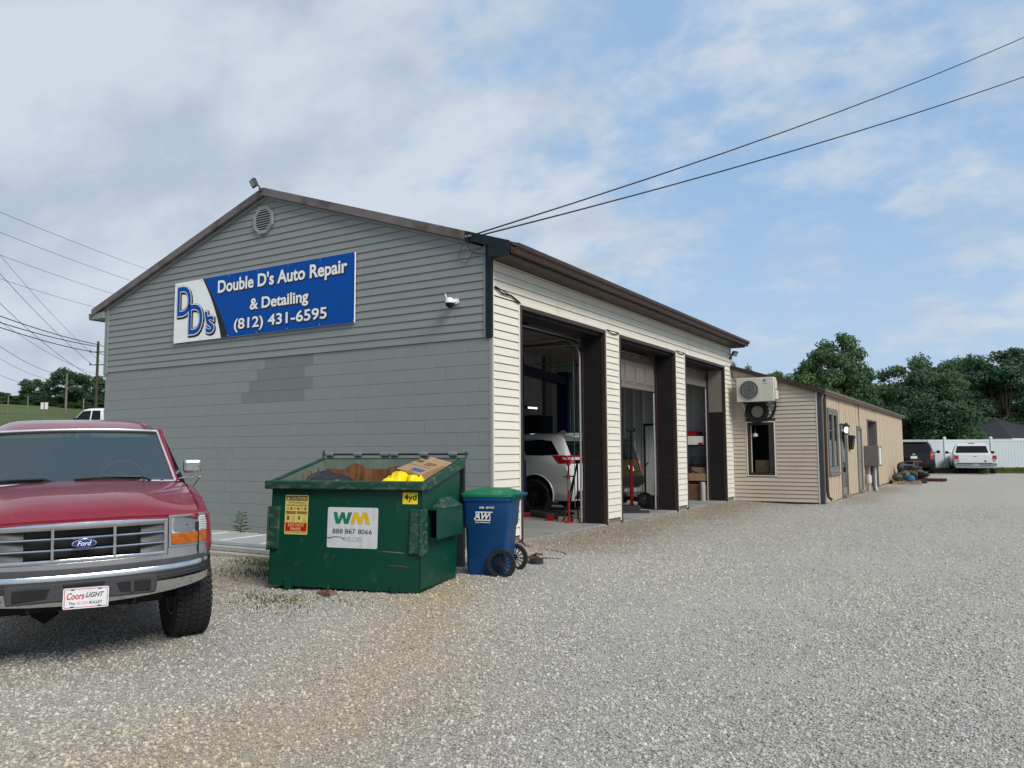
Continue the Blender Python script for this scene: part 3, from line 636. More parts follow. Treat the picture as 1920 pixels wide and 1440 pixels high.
# sectional doors
TAN = mat('almond_door', (.165, .138, .118), .5, 0, .05, 3)
def section_mesh(w, h, n, raised=True):
    b = MB(); b.box(-.02, 0, 0, .02, w, h-.006)
    if raised:
        d = w/n
        for i in range(n):
            y0, y1 = i*d+.07, (i+1)*d-.07
            b.prism([(y0, .09), (y1, .09), (y1, h-.09), (y0, h-.09)], .0202, .030, 'x')
            b.hexa([(.0302, y0+.025, .115), (.0302, y1-.025, .115), (.0302, y1-.025, h-.115), (.0302, y0+.025, h-.115), (.045, y0+.05, .14), (.045, y1-.05, .14), (.045, y1-.05, h-.14), (.045, y0+.05, h-.14)])
    return b.mesh('door_panel', TAN)
def sectional(y0, y1, segs, name='garage_door', n=5, raised=True):
    """segs: (x, z, tilt) of each panel's lower edge; tilt 0 = upright, 90 = lying under the ceiling."""
    o = inst(name, None, gar); me = section_mesh(y1-y0, .61, n, raised)
    for x, z, t in segs: inst('door_panel', me, o, loc=(x, y0, z), rot=(0, -rad(t), 0))
    s = MB(); x, z, t = segs[0]; s.box(x-.03, y0, z-.03, x+.025, y1, z-.002); s.build('bottom_seal', INK, o)
    for y in (y0-.03, y1+.03):
        tr = MB()
        pts = [(-.5, y, .02), (-.5, y, 3.2)]+[(-.5-.38*(1-math.cos(rad(a))), y, 3.2+.38*math.sin(rad(a))+.0) for a in range(15, 91, 15)]+[(-3.8, y, 3.62)]
        tr.tube(pts, .022, 6); tr.build('track', GALV, o)
    for y in (y0-.05, y1+.05):
        c = MB(); c.lathe([(.05, -.03), (.05, .03)], 16, 'y', (-.52, y, 3.55)); c.build('cable_drum', STEEL, o)
    sh = MB(); sh.tube([(-.52, y0-.1, 3.55), (-.52, y1+.1, 3.55)], .014, 8); sh.build('torsion_bar', STEEL, o)
sectional(.93, 3.92, [(-.62, 3.56, 80), (-1.23, 3.63, 89), (-1.85, 3.64, 90), (-2.47, 3.64, 90), (-3.09, 3.64, 90)])
sectional(4.80, 7.80, [(-.49, 2.76, 0), (-.50, 3.375, 32), (-.84, 3.62, 84), (-1.45, 3.64, 90), (-2.07, 3.64, 90)], n=5)
sectional(8.71, 11.72, [(-.49, 3.12, 8), (-.58, 3.53, 70), (-1.16, 3.64, 90), (-1.78, 3.64, 90), (-2.4, 3.64, 90)], raised=False)
# green hanging rope at the first bay and a strip light on the far partition
m = MB(); m.tube([(-.56, 3.80, 3.3), (-.56, 3.80, .3)], .008, 6); one(m, 'rope', mat('green_rope', (.035, .09, .07), .7), 'thin green rope hanging inside the first bay beside its jamb', 'rope')
ls = thing('strip_light', 'short glowing white strip light in the dark of the first bay', 'light', (-5.85, 11.3, 2.69))
m = MB(); m.box(-.02, -.32, -.03, .05, .32, .06); m.build('housing', BLACK, ls)
m = MB(); m.box(.051, -.28, -.015, .062, .28, .035); m.build('tube', mat('lit_tube', (.8, .8, .8), .4, emit=((.9, .95, 1), 1.6)), ls)
# ------------------------------------------------------------------ low office annex behind the garage
AX = 2.39; AY0, AY1 = 12.52, 33.3
BEIGE = mat('beige_vinyl', (.52, .455, .375), .5, 0, .04, 2, .05, 150, rnd=.025, col2=(.42, .35, .26), amt=(.6, .85), scale2=1.4)
BOARD = mat('beige_boards', (.50, .405, .295), .65, 0, .10, 5, .15, 60, col2=(.43, .30, .20), amt=(.5, .8), scale2=2.4, st2=(1, 3, .3))
GTRIM = mat('grey_trim', (.16, .155, .14), .5, 0, .06)
DGREY = mat('dark_grey_post', (.055, .058, .064), .45, .1, .1)
def aroof(x): return 3.735-.325*x
ann = thing('office_annex', 'low beige office annex with lean-to roof behind the garage bays', 'building', (0, 0, 0))
m = MB(); m.prism([(1.151, -.2), (AX-.01, -.2), (AX-.01, aroof(AX-.01)-.06), (1.151, aroof(1.151)-.06)], AY0+.01, AY0+.12, 'y'); m.prism([(-9.0, -.2), (.429, -.2), (.429, aroof(.429)-.06), (-9.0, 3.6)], AY0+.01, AY0+.12, 'y')
m.box(.4295, AY0+.01, -.2, 1.1505, AY0+.12, .679); m.prism([(.4295, 2.141), (1.1505, 2.141), (1.1505, aroof(1.1505)-.06), (.4295, aroof(.4295)-.06)], AY0+.01, AY0+.12, 'y'); m.build('end_wall', MORTL, ann)
# long wall with real openings for the recess
OP = (21.15, 23.55, 2.42)
m = MB(); m.box(AX-.16, AY0+.13, -.2, AX-.04, OP[0], 2.98); m.box(AX-.16, OP[1], -.2, AX-.04, AY1, 2.98); m.box(AX-.16, OP[0], OP[2], AX-.04, OP[1], 2.98)
m.box(-9, AY1-.12, -.2, AX-.17, AY1, 2.98); m.build('side_wall', MORTL, ann)
sda = inst('siding', None, ann); k = 0; H2 = .1085
while True:
    z = -.02+k*H2; zt = z+H2
    xe = min(AX-.12, (3.735-.07-z)/.325); xt = min(AX-.12, (3.735-.07-zt)/.325)
    if xe < .15: break
    xt = max(xt, .04)
    rs = [(.035, xe, xt)]
    if zt > .66 and z < 2.17: rs = [(.035, .385, .385), (1.195, xe, xt)]
    elif .9 < xe: pass
    for (a, b, c) in rs: lap(lambda u, o, z: (u, AY0-o, z), a, b, a, c, z, zt, 0, .026, .002).build('siding_board', BEIGE, sda)
    k += 1
m = MB(); m.box(AX-.12, AY0-.028, -.05, AX-.085, AY0, 2.93); m.box(.40, AY0-.026, .655, .428, AY0, 2.17); m.box(1.152, AY0-.026, .655, 1.18, AY0, 2.17); m.box(.428, AY0-.026, 2.14, 1.152, AY0, 2.17); m.box(.428, AY0-.026, .655, 1.152, AY0, .68)
m.box(.365, AY0-.006, .65, .3995, AY0+.005, 2.18); m.box(1.1805, AY0-.006, .65, 1.215, AY0+.005, 2.18)
m.build('trim', CREAMT, ann, bevel=.003)
m = MB(); m.box(AX-.08, AY0-.036, -.09, AX+.03, AY0+.10, 2.93); m.build('corner_post', DGREY, ann, bevel=.004)
m = MB(); m.box(AX-.03, AY0+.104, -.08, AX+.022, AY0+.15, 2.95); m.build('corner_trim', CREAMT, ann, bevel=.003)
# brown framed window under the cooling unit
wn = inst('window', None, ann)
m = MB(); 
for b in ((.43, .68, .50, 2.14), (1.08, .68, 1.15, 2.14), (.50, .68, 1.08, .75), (.50, 2.07, 1.08, 2.14)): m.box(b[0], AY0-.022, b[1], b[2], AY0+.09, b[3])
m.build('frame', BROWN, wn, bevel=.004)
m = MB(); m.box(.50, AY0+.045, .75, 1.08, AY0+.052, 2.07); m.build('pane', glass_mat('window_glass', (.78, .84, .86), .9), wn)
m = MB(); m.box(.51, AY0+.03, .76, .53, AY0+.044, 2.06); m.build('sash', CREAMT, wn)
m = MB(); m.box(-.1, AY0+.9, .3, 1.9, AY0+.92, 2.6); m.box(.05, AY0+.125, .3, .07, AY0+.9, 2.6); m.box(1.7, AY0+.125, .3, 1.72, AY0+.9, 2.6); m.box(.07, AY0+.125, .3, 1.7, AY0+.9, .32); m.box(.07, AY0+.125, 2.58, 1.7, AY0+.9, 2.6); m.build('room_wall', mat('room_dark', (.035, .042, .05), .8), wn)
m = MB(); m.box(.60, AY0+.075, .76, .98, AY0+.11, 1.10); one(m, 'cardboard_box', CARD, 'plain brown box standing behind the glass of the brown framed window', 'box')
m = MB(); m.tube([(.62, AY0+.09, 1.98), (.62, AY0+.09, 1.80)], .008, 6); m.lathe([(.02, 0), (.07, -.03), (.08, -.10), (.05, -.12)], 12, 'z', (.62, AY0+.085, 1.86)); m.T = None
one(m, 'pendant_lamp', mat('pale_shade', (.55, .57, .58), .5), 'small pale hanging lamp behind the top of the brown framed window', 'lamp', smooth=40)
# vertical boards of the long wall
def ribs(y0, y1, z0, z1, pitch, name, gw=.08):
    b = MB(); p = []; y = y0
    while y < y1-.001:
        e = min(y+pitch, y1)
        p += [(y, -.03), (y+.004, .012), (max(y+.008, e-gw), .012), (max(y+.012, e-gw+.004), -.03)]; y = e
    p.append((y1, -.03)); b.slab([[(AX+o, yy, z0) for yy, o in p], [(AX+o, yy, z1) for yy, o in p]], (-.006, 0, 0)); return b
cl = inst('cladding', None, ann)
for i, (a, b, c, d) in enumerate(((12.68, 13.36, -.04, 2.96), (13.36, 14.98, -.04, .70), (13.36, 14.98, 2.54, 2.96), (14.98, 15.40, -.04, 2.96), (15.40, 16.48, 2.16, 2.96), (16.48, 18.6, -.03, 2.96), (18.6, 19.62, 2.15, 2.96), (19.62, OP[0]-.05, -.02, 2.96), (OP[0]-.05, OP[1]+.06, OP[2]+.04, 2.96))):
    ribs(a, b, c, d, .34, 'c').build('board_panel', BOARD, cl)
y = OP[1]+.06
while y < AY1-.1:
    e = min(y+1.22, AY1); ribs(y, e-.04, .0, 2.96, .406, 'c', .045).build('board_panel', BOARD, cl); y = e
m = MB(); m.hexa([(.035, AY0-.10, aroof(.035)-.04), (AX+.12, AY0-.10, aroof(AX+.12)-.04), (AX+.12, AY1+.1, aroof(AX+.12)-.04), (.035, AY1+.1, aroof(.035)-.04), (.035, AY0-.10, aroof(.035)+.03), (AX+.12, AY0-.10, aroof(AX+.12)+.03), (AX+.12, AY1+.1, aroof(AX+.12)+.03), (.035, AY1+.1, aroof(.035)+.03)]); 
m.box(-9, 12.72, 3.60, .03, AY1+.1, 3.72); m.build('roof', BROWN, ann)
m = MB(); m.hexa([(.034, AY0-.125, aroof(.034)-.075), (AX+.14, AY0-.125, aroof(AX+.14)-.075), (AX+.14, AY0-.102, aroof(AX+.14)-.075), (.034, AY0-.102, aroof(.034)-.075), (.034, AY0-.125, aroof(.034)+.05), (AX+.14, AY0-.125, aroof(AX+.14)+.05), (AX+.14, AY0-.102, aroof(AX+.14)+.05), (.034, AY0-.102, aroof(.034)+.05)]); m.build('fascia', BROWN, ann, bevel=.004)
m = MB(); xx = AX+.05; m.prism([(xx, 2.99), (xx, 2.87), (xx+.07, 2.86), (xx+.09, 2.90), (xx+.125, 2.93), (xx+.125, 2.99)], AY0-.10, AY1+.12, 'y'); m.build('gutter', mat('faded_brown_gutter', (.15, .095, .075), .45, .2, .15, 4, col2=(.25, .19, .15), amt=(.6, .8)), ann, bevel=.004)
m = MB(); m.tube([(AX+.10, 12.80, 2.88), (AX+.06, 12.76, 2.74), (AX+.055, 12.76, .3), (AX+.07, 12.76, .12), (AX+.16, 12.76, .04)], .038, 8); m.build('downspout', BROWN, ann, smooth=40)
# casement window
w2 = inst('window', None, ann); m = MB()
for (a, b, c, d) in ((13.38, 13.46, .73, 2.52), (14.88, 14.96, .73, 2.52), (13.46, 14.88, 2.44, 2.52), (13.46, 14.88, .73, .81), (14.13, 14.21, .81, 2.44)): m.box(AX-.05, a, c, AX+.04, b, d)
m.build('frame', GTRIM, w2, bevel=.004)
for a, b in ((13.46, 14.13), (14.21, 14.88)):
    s = MB()
    for q in ((a, a+.06, .81, 2.44), (b-.06, b, .81, 2.44), (a+.06, b-.06, 2.36, 2.44), (a+.06, b-.06, .81, .89)): s.box(AX-.02, q[0], q[2], AX+.028, q[1], q[3])
    s.build('sash', GTRIM, w2, bevel=.003)
    s = MB(); s.box(AX-.005, a+.06, .89, AX+.001, b-.06, 2.36); s.build('pane', glass_mat('office_glass', (.5, .56, .55), .8, .015), w2)
    s = MB(); s.box(AX-.010, a+.07, .9, AX-.008, b-.07, 1.62); s.build('blind', mat('frosted_film', (.50, .54, .54), .6), w2)
m = MB(); m.box(AX-.03, 13.33, .66, AX+.075, 15.01, .725); m.build('sill', GTRIM, w2, bevel=.004)
# doors
def panel_door(name, y0, y1, glassy):
    o = inst(name, None, ann); m = MB()
    for (a, b, c, d) in ((y0-.07, y0, .02, 2.12), (y1, y1+.07, .02, 2.12), (y0, y1, 2.05, 2.12)): m.box(AX-.06, a, c, AX+.035, b, d)
    m.build('door_casing', GTRIM, o, bevel=.004)
    d = MB(); d.box(AX-.05, y0, .03, AX-.01, y1, 2.05); d.build('door_leaf', mat('grey_door', (.22, .215, .2), .5, 0, .05), o)
    if glassy:
        g = MB(); g.box(AX-.011, y0+.12, .25, AX-.004, y1-.12, 1.92); g.build('pane', GLASSD, o)
    h = MB(); h.tube([(AX, y0+.09, 1.0), (AX+.05, y0+.09, 1.0), (AX+.05, y0+.18, 1.0)], .012, 6); h.build('handle', DARKSTEEL, o)
    t = MB(); t.box(AX-.05, y0-.05, -.1, AX+.12, y1+.05, .02); t.build('step', CONCD, o)
panel_door('door', 15.47, 16.41, True); panel_door('door', 18.68, 19.52, False)
# recess with its own inner window
rc = inst('recess', None, ann); m = MB()
m.box(AX-.95, OP[0], -.1, AX-.9, OP[1], 2.5); m.box(AX-.9, OP[0], -.1, AX-.01, OP[0]+.02, OP[2]); m.box(AX-.9, OP[1]-.02, -.1, AX-.01, OP[1], OP[2]); m.box(AX-.9, OP[0]+.02, OP[2]-.02, AX-.01, OP[1]-.02, OP[2])
m.build('recess_lining', mat('grey_lining', (.12, .12, .115), .7), rc)
m = MB()
for (a, c, b, d) in ((21.3, .9, 21.38, 2.35), (22.3, .9, 22.38, 2.35), (21.38, 2.27, 22.3, 2.35), (21.38, .9, 22.3, .98)): m.box(AX-.9, a, c, AX-.84, b, d)
m.build('window_frame', WHITE, rc)
m = MB(); m.box(AX-.885, 21.38, .98, AX-.88, 22.3, 2.27); m.build('pane', GLASSD, rc)
m = MB(); m.box(AX-.03, OP[1]+.002, -.05, AX+.035, OP[1]+.055, OP[2]+.04); m.box(AX-.03, OP[0]-.045, -.05, AX+.035, OP[0]-.002, OP[2]+.04); m.box(AX-.03, OP[0]-.002, OP[2]+.002, AX+.035, OP[1]+.002, OP[2]+.04); m.build('opening_trim', GTRIM, rc, bevel=.004)
m = MB(); m.box(AX-.9, OP[0]+.02, -.1, AX-.02, OP[1]-.02, .03); m.build('recess_floor', CONCD, rc)

# ---- things fixed to the annex
ac = thing('cooling_unit', 'cream outdoor cooling unit hung on the annex wall above a coil of black hose', 'air conditioner', (.28, 12.5, 2.70))
ACM = mat('ac_casing', (.60, .585, .52), .4, 0, .03)
m = MB(); m.box(0, -.40, 0, 1.0, -.08, .66); body = m.build('casing', ACM, ac, bevel=.014, seg=2)
m = MB(); m.box(-.005, -.407, .005, .665, -.4005, .635)
m.build('front_panel', ACM, ac, bevel=.004)
m = MB(); m.lathe([(.255, -.008), (.255, .0)], 36, 'y', (.335, -.4072, .32)); m.build('fan_opening', mat('ac_dark', (.06, .062, .065), .6), ac)
g = inst('fan_grille', None, ac)
for i in range(17):
    x = -.24+i*.03; hh = math.sqrt(max(0, .25**2-x*x)); b = MB(); b.box(.335+x-.004, -.423, .32-hh, .335+x+.004, -.416, .32+hh); b.build('grille_bar', mat('ac_grille', (.30, .30, .30), .5), g)
b = MB()
for rr in (.09, .17, .255): b.tube([(.335+rr*math.cos(q*PI/16), -.4275, .32+rr*math.sin(q*PI/16)) for q in range(32)], .005, 5, close=True)
b.build('grille_ring', MATS['ac_grille'], g)
m = MB(); m.box(1.001, -.36, .05, 1.055, -.1, .30); m.box(1.001, -.34, .33, 1.03, -.12, .58); m.build('valve_cover', ACM, ac, bevel=.01)
m = MB(); m.add([(.70, -.4015, .53), (.79, -.4015, .54), (.80, -.4015, .62), (.735, -.4015, .60)], [(0, 1, 2, 3)], 0); m.add([(.725, -.4025, .56), (.755, -.4025, .545), (.765, -.4025, .60)], [(0, 1, 2)], 1); put_text(m, 'DAIKIN', (.705, -.4015, .478), (1, 0, 0), (0, 0, 1), .12, .022, 1, .02)
m.build('emblem', [mat('logo_blue', (.03, .40, .70), .4), INK], ac, recalc=False)
m = MB(); 
for x in (.12, .85): m.box(x, -.42, -.05, x+.05, .02, -.004); m.box(x, .0, -.45, x+.05, .02, -.05); m.hexa([(x, -.35, -.06), (x+.05, -.35, -.06), (x+.05, -.32, -.06), (x, -.32, -.06), (x, -.02, -.40), (x+.05, -.02, -.40), (x+.05, .0, -.36), (x, .0, -.36)])
m.build('bracket', STEEL, ac)
def ring(cx, cz, r, y, n=28): return [(cx+r*math.cos(2*PI*i/n), y, cz+r*math.sin(2*PI*i/n)) for i in range(n)]
hs = thing('hose_coil', 'coil of thick black insulated hose on the beige wall below the cooling unit', 'hose', (.74, 12.48, 2.44)); hs.scale = (.92, 1, .92)
HOSE = mat('hose_foam', (.012, .012, .013), .75, 0, .2, 14, .3, 120)
for r, y in ((.30, -.06), (.22, -.055), (.26, -.135), (.31, -.14)):
    m = MB(); m.tube(ring(0, 0, r, y), .042, 8, close=True); m.build('coil', HOSE, hs, smooth=60)
m = MB(); m.tube([(.0, -.06, -.27), (.20, -.07, -.27), (.38, -.09, -.20), (.50, -.11, -.05), (.56, -.14, .15), (.56, -.2, .32), (.58, -.24, .44), (.62, -.26, .50)], .034, 8); m.build('tail', HOSE, hs, smooth=60)
m = MB(); m.tube([(-.24, -.05, .12), (-.36, -.03, .06), (-.40, -.03, -.1), (-.33, -.03, -.24), (-.22, -.04, -.28)], .009, 6); m.build('cable', INK, hs, smooth=60)
m = MB(); m.tube([(.02, 12.46, 3.55), (.10, 12.44, 3.4), (.20, 12.43, 3.2), (.24, 12.44, 2.95), (.27, 12.44, 2.8)], .008, 6); one(m, 'cable', INK, 'thin black cable drooping from the garage corner to the cooling unit', 'cable')
lp = thing('wall_lamp', 'lit black coach lamp beside the first office door', 'lamp', (AX+.02, 15.32, 1.97))
m = MB(); m.box(-.02, -.06, -.22, .01, .06, .16); m.tube([(.01, 0, .1), (.10, 0, .17), (.17, 0, .12)], .012, 6); m.build('bracket', BLACK, lp)
m = MB(); m.lathe([(.02, .20), (.05, .16), (.11, .10), (.115, .085)], 8, 'z', (.17, 0, 0)); m.build('cap', BLACK, lp)
m = MB(); m.lathe([(.035, -.10), (.055, -.03), (.05, .03), (.03, .07)], 14, 'z', (.17, 0, 0)); m.build('bulb', mat('lit_bulb', (.9, .9, .85), .3, emit=((1, .97, .9), 2.2)), lp, smooth=60)
m = MB()
for q in range(4): a = PI/4+q*PI/2; m.tube([(.17+.10*math.cos(a), .10*math.sin(a), .09), (.17+.07*math.cos(a), .07*math.sin(a), -.13)], .006, 4)
m.lathe([(.08, -.14), (.08, -.125), (.03, -.16)], 8, 'z', (.17, 0, 0)); m.build('cage', BLACK, lp)
mb = thing('mailbox', 'black wall mailbox between the two gray office doors', 'mailbox', (AX+.012, 16.98, 1.38))
m = MB(); m.prism([(0, 0), (.10, .0), (.15, .36), (.13, .42), (0, .44)], -.19, .19, 'y'); m.build('box', BLACK, mb, bevel=.01)
m = MB(); m.prism([(-.001, .441), (.14, .425), (.165, .36), (.172, .36), (.146, .438), (0, .455)], -.2, .2, 'y'); m.build('lid', BLACK, mb)
EB = mat('electric_grey', (.135, .135, .13), .5, .1, .08)
eb = thing('electric_cabinet', 'gray electrical meter cabinet on the annex wall beside the recess', 'cabinet', (AX+.012, 20.0, .80))
m = MB(); m.box(0, 0, 0, .46, .95, .70); m.build('cabinet', EB, eb, bevel=.008)
m = MB(); m.box(.01, -.012, .02, .45, -.001, .68); m.build('cover', EB, eb, bevel=.005)
m = MB(); m.box(.4605, .25, .05, .463, .75, .62); m.box(.4605, .3, .64, .463, .5, .68); m.build('notice', mat('paper', (.68, .67, .63), .7), eb)
m = MB(); m.tube([(.12, .2, 0), (.12, .2, -.25), (.10, .2, -.85)], .05, 10); m.build('conduit', mat('pale_pipe', (.42, .42, .41), .5), eb, smooth=60)
m = MB(); m.tube([(.30, .3, 0), (.30, .3, -.72), (.34, .25, -.86)], .045, 10); m.build('conduit', MATS['pale_pipe'], eb, smooth=60)
m = MB(); m.lathe([(.05, -.62), (.09, -.58), (.09, -.34), (.05, -.28)], 12, 'z', (.13, .02, 0)); m.build('meter', mat('meter_white', (.5, .5, .5), .5), eb, smooth=40)
m = MB(); m.tube([(.2, .4, 0), (.17, .42, -.4), (.24, .4, -.86)], .035, 8); m.build('conduit', mat('rusty_pipe', (.17, .10, .06), .7, .2, .3, 12), eb, smooth=60)
m = MB(); m.tube([(AX+.02, 19.15, 2.16), (AX+.02, 19.1, 2.5), (AX+.02, 19.0, 2.9)], .012, 6); one(m, 'cable', INK, 'black cable running up the beige boards above the second office door', 'cable')

# ------------------------------------------------------------------ sign, cameras, floodlights on the garage
BLUE = mat('sign_blue', (.0, .068, .34), .5, 0, .04, spec=.12); SWH = mat('sign_white', (.84, .85, .84), .45, 0, .03)
sg = thing('shop_sign', 'long blue and white painted repair shop sign on the gray gable', 'sign', (-7.47, -.03, 3.543))
SW, SHH = 4.777, 1.2
m = MB(); m.box(0, -.03, 0, SW, 0, SHH); board = m.build('board', SWH, sg)
def curve(u0, um, ul, n=14):
    out = []
    for i in range(n+1):
        t = i/n; z = SHH*(1-t); x = (1-t)**2*u0+2*t*(1-t)*um+t*t*ul; out.append((x, z))
    return out
cA = curve(.85, 1.28, 1.425); cB = curve(.885, 1.36, 1.63)
m = MB(); m.prism([(SW, 0), (SW, SHH)]+cB[:1]+cB[1:], -.0325, -.0305, 'y'); m.build('blue_field', BLUE, sg)
m = MB(); m.prism(cA+cB[::-1], -.0335, -.0308, 'y'); m.build('swoosh', INK, sg)
def line(s, x, z, w, h, bold, part):
    for nm, dx, dz, y, mt, bo in (('letter_shadow', .020, -.022, -.0345, INK, bold+.014), ('letter_outline', 0, 0, -.0352, INK, bold+.014), ('lettering', 0, 0, -.036, SWH, bold)):
        gx = .009 if nm != 'lettering' else 0
        b = MB(); put_text(b, s, (x+dx-gx, y, z+dz-gx), (1, 0, 0), (0, 0, 1), w+2*gx, h+2*gx, 0, bo); b.build(nm, mt, part, recalc=False)
l1 = inst('name_line', None, sg); line("Double D's Auto Repair", 1.305, .795, 3.31, .325, .026, l1)
l2 = inst('name_line', None, sg); line('& Detailing', 2.21, .395, 1.50, .275, .026, l2)
l3 = inst('phone_line', None, sg); line('(812) 431-6595', 1.785, .065, 2.37, .265, .018, l3)
lg = inst('monogram', None, sg)
for s, x, z, w, h in (('D', .095, .525, .42, .585), ('D', .455, .135, .42, .585), ("'", .945, .40, .075, .145), ('s', .98, .125, .235, .325)):
    for dx, y, mt, bo, gx in ((.03, -.0345, INK, .05, .03), (0, -.0352, INK, .048, .024), (0, -.036, SWH, .032, .018), (0, -.0368, BLUE, .012, 0)):
        b = MB(); put_text(b, s, (x+dx-gx, y, z-dx-gx), (1, 0, 0), (0, 0, 1), w+2*gx, h+2*gx, 0, bo); b.build('letter', mt, lg, recalc=False)
for i in range(14):
    x, z = ((.03+i*.79, .03) if i < 7 else (.03+(i-7)*.79, SHH-.03)); b = MB(); b.lathe([(.011, 0), (.008, -.006)], 8, 'y', (x, -.0336, z)); b.build('screw', STEEL, sg)
sc = thing('security_camera', 'small white security camera on the gray siding near the corner', 'camera', (-.647, -.02, 3.66))
m = MB(); m.lathe([(.045, 0), (.045, -.03)], 14, 'y', (.03, 0, .03)); m.tube([(.03, -.03, .03), (.0, -.1, .02), (-.01, -.12, 0)], .025, 8); m.build('mount', WHITE, sc, smooth=40)
m = MB(); m.lathe([(.0, .08), (.05, .065), (.07, .02), (.07, -.01)], 16, 'z', (-.01, -.13, 0)); m.build('housing', WHITE, sc, smooth=50)
m = MB(); m.lathe([(.068, -.011), (.065, -.05), (.03, -.085), (0, -.09)], 16, 'z', (-.01, -.13, 0)); m.build('lens_dome', GLASSD, sc, smooth=60)
m = MB(); m.tube([(-.07, -.1, .02), (-.12, -.1, .15)], .009, 6); m.build('antenna', WHITE, sc)
def floodlight(name, label, loc, rz, tilt):
    o = thing(name, label, 'floodlight', loc, rz); o.scale = (.66,)*3; T = Matrix.Rotation(rad(tilt), 4, 'X')
    m = MB(); m.lathe([(.05, -.05), (.05, .04)], 10, 'z'); m.tube([(0, 0, .03), (0, -.05, .10), (0, -.12, .13)], .02, 6); m.build('mount', BROWN, o, smooth=40)
    m = MB(Matrix.Translation((0, -.2, .15)) @ T); m.box(-.15, -.04, -.10, .15, .05, .12); m.build('head', DARKSTEEL, o, bevel=.012)
    m = MB(Matrix.Translation((0, -.2, .15)) @ T); m.box(-.13, -.048, -.08, .13, -.0405, .10); m.build('lens', mat('lamp_lens', (.35, .36, .34), .25), o)
    for i in range(5):
        m = MB(Matrix.Translation((0, -.2, .15)) @ T); m.box(-.13+i*.06, .051, -.09, -.115+i*.06, .075, .11); m.build('fin', DARKSTEEL, o)
floodlight('floodlight', 'dark square floodlight tilted over the peak of the gable', (-4.95, -.14, 6.19), rad(-25), 28)
floodlight('floodlight', 'small black floodlight at the far eave corner of the garage', (.05, 12.42, 3.98), rad(70), 35)
# overhead wires landing at the corner, and loops of cable
WIRE = mat('wire_black', (.012, .012, .014), .6, 0, .05)
A1, A2 = (-.27, -.135, 4.62), (-.20, -.135, 4.60)
m = MB(); m.tube(catenary((-.20, -.13, 4.66), (11.2, 21.6, 16.45), .38), .013, 6); one(m, 'service_wire', WIRE, 'upper of the two thick black wires running from the garage corner to the top right', 'wire', smooth=60)
m = MB(); m.tube(catenary((-.10, -.13, 4.63), (11.6, 19.6, 14.1), .32), .013, 6); one(m, 'service_wire', WIRE, 'lower of the two thick black wires running from the garage corner to the top right', 'wire', smooth=60)
lc = thing('cable_loop', 'loops of thin cable tied to the rake trim at the gray corner', 'cable', (-.3, -.13, 4.62))
m = MB(); m.tube([(.06, 0, .03), (-.02, -.01, .0), (-.03, -.005, -.10), (.02, .0, -.22), (.14, .03, -.26), (.24, .06, -.27)], .008, 6); m.build('drop', INK, lc, smooth=60)
m = MB(); m.tube([(-.04, 0, .0), (-.18, .05, -.10), (-.27, .08, -.22), (-.24, .09, -.33), (-.13, .09, -.35), (-.02, .07, -.26), (.03, .05, -.2), (.18, .06, -.18)], .006, 6); m.build('loop', mat('faded_cable', (.09, .09, .095), .6), lc, smooth=60)
for x in (-.04, .02): b = MB(); b.lathe([(.016, -.04), (.022, 0), (.016, .03)], 8, 'y', (x, -.01, .02)); b.build('insulator', STEEL, lc)
m = MB(); m.tube([(.035, .06, 3.86), (.04, .25, 3.79), (.045, .5, 3.80), (.04, .78, 3.73)], .012, 6); m.tube([(.035, .06, 3.87), (.035, .4, 3.82), (.04, .8, 3.72)], .008, 6); one(m, 'cable', INK, 'black cable sagging over the cream siding left of the first bay', 'cable', smooth=60)
def sagcable(y0, y1, z, label):
    m = MB(); m.tube([(.036, lerp(y0, y1, t), z-.05*math.sin(PI*t)) for t in np.linspace(0, 1, 7)], .011, 6); one(m, 'cable', INK, label, 'cable', smooth=60)
sagcable(4.06, 4.65, 3.72, 'short black cable above the siding pillar between first and second bay'); sagcable(7.95, 8.56, 3.72, 'short black cable above the siding pillar between second and third bay')
# ------------------------------------------------------------------ dumpster
DG = mat('dumpster_green', (.001, .048, .028), .42, 0, .12, 3, .04, 60, col2=(.030, .085, .055), amt=(.60, .80), scale2=5, rough2=.6)
DRIM = mat('dumpster_rim', (.009, .055, .034), .5, 0, .15, 4, col2=(.13, .12, .09), amt=(.50, .72), scale2=9, st2=(1, 1, 2.5), rough2=.8)
DIN = mat('dumpster_inside', (.115, .155, .13), .7, 0, .25, 3, col2=(.16, .085, .045), amt=(.56, .74), scale2=3.2, st2=(1.6, 1.6, .45), rough2=.9)
RUSTS = mat('rust_stain', (.13, .048, .017), .9, 0, .35, 4, .3, 40, col2=(.21, .11, .05), amt=(.5, .7), scale2=5, st2=(2, 2, .4))
ca, sa = math.cos(rad(13.2)), math.sin(rad(13.2))
du = thing('dumpster', 'dark green four yard dumpster with open top in front of the gray block wall', 'dumpster', (1.219, -3.263, -.075), rad(13.2))
DW, GW = 1.84, .012
def side_poly(o=0): return [(0+o, .0), (.985-o, .03), (1.13-o, 1.385), (.10+o, 1.085)]
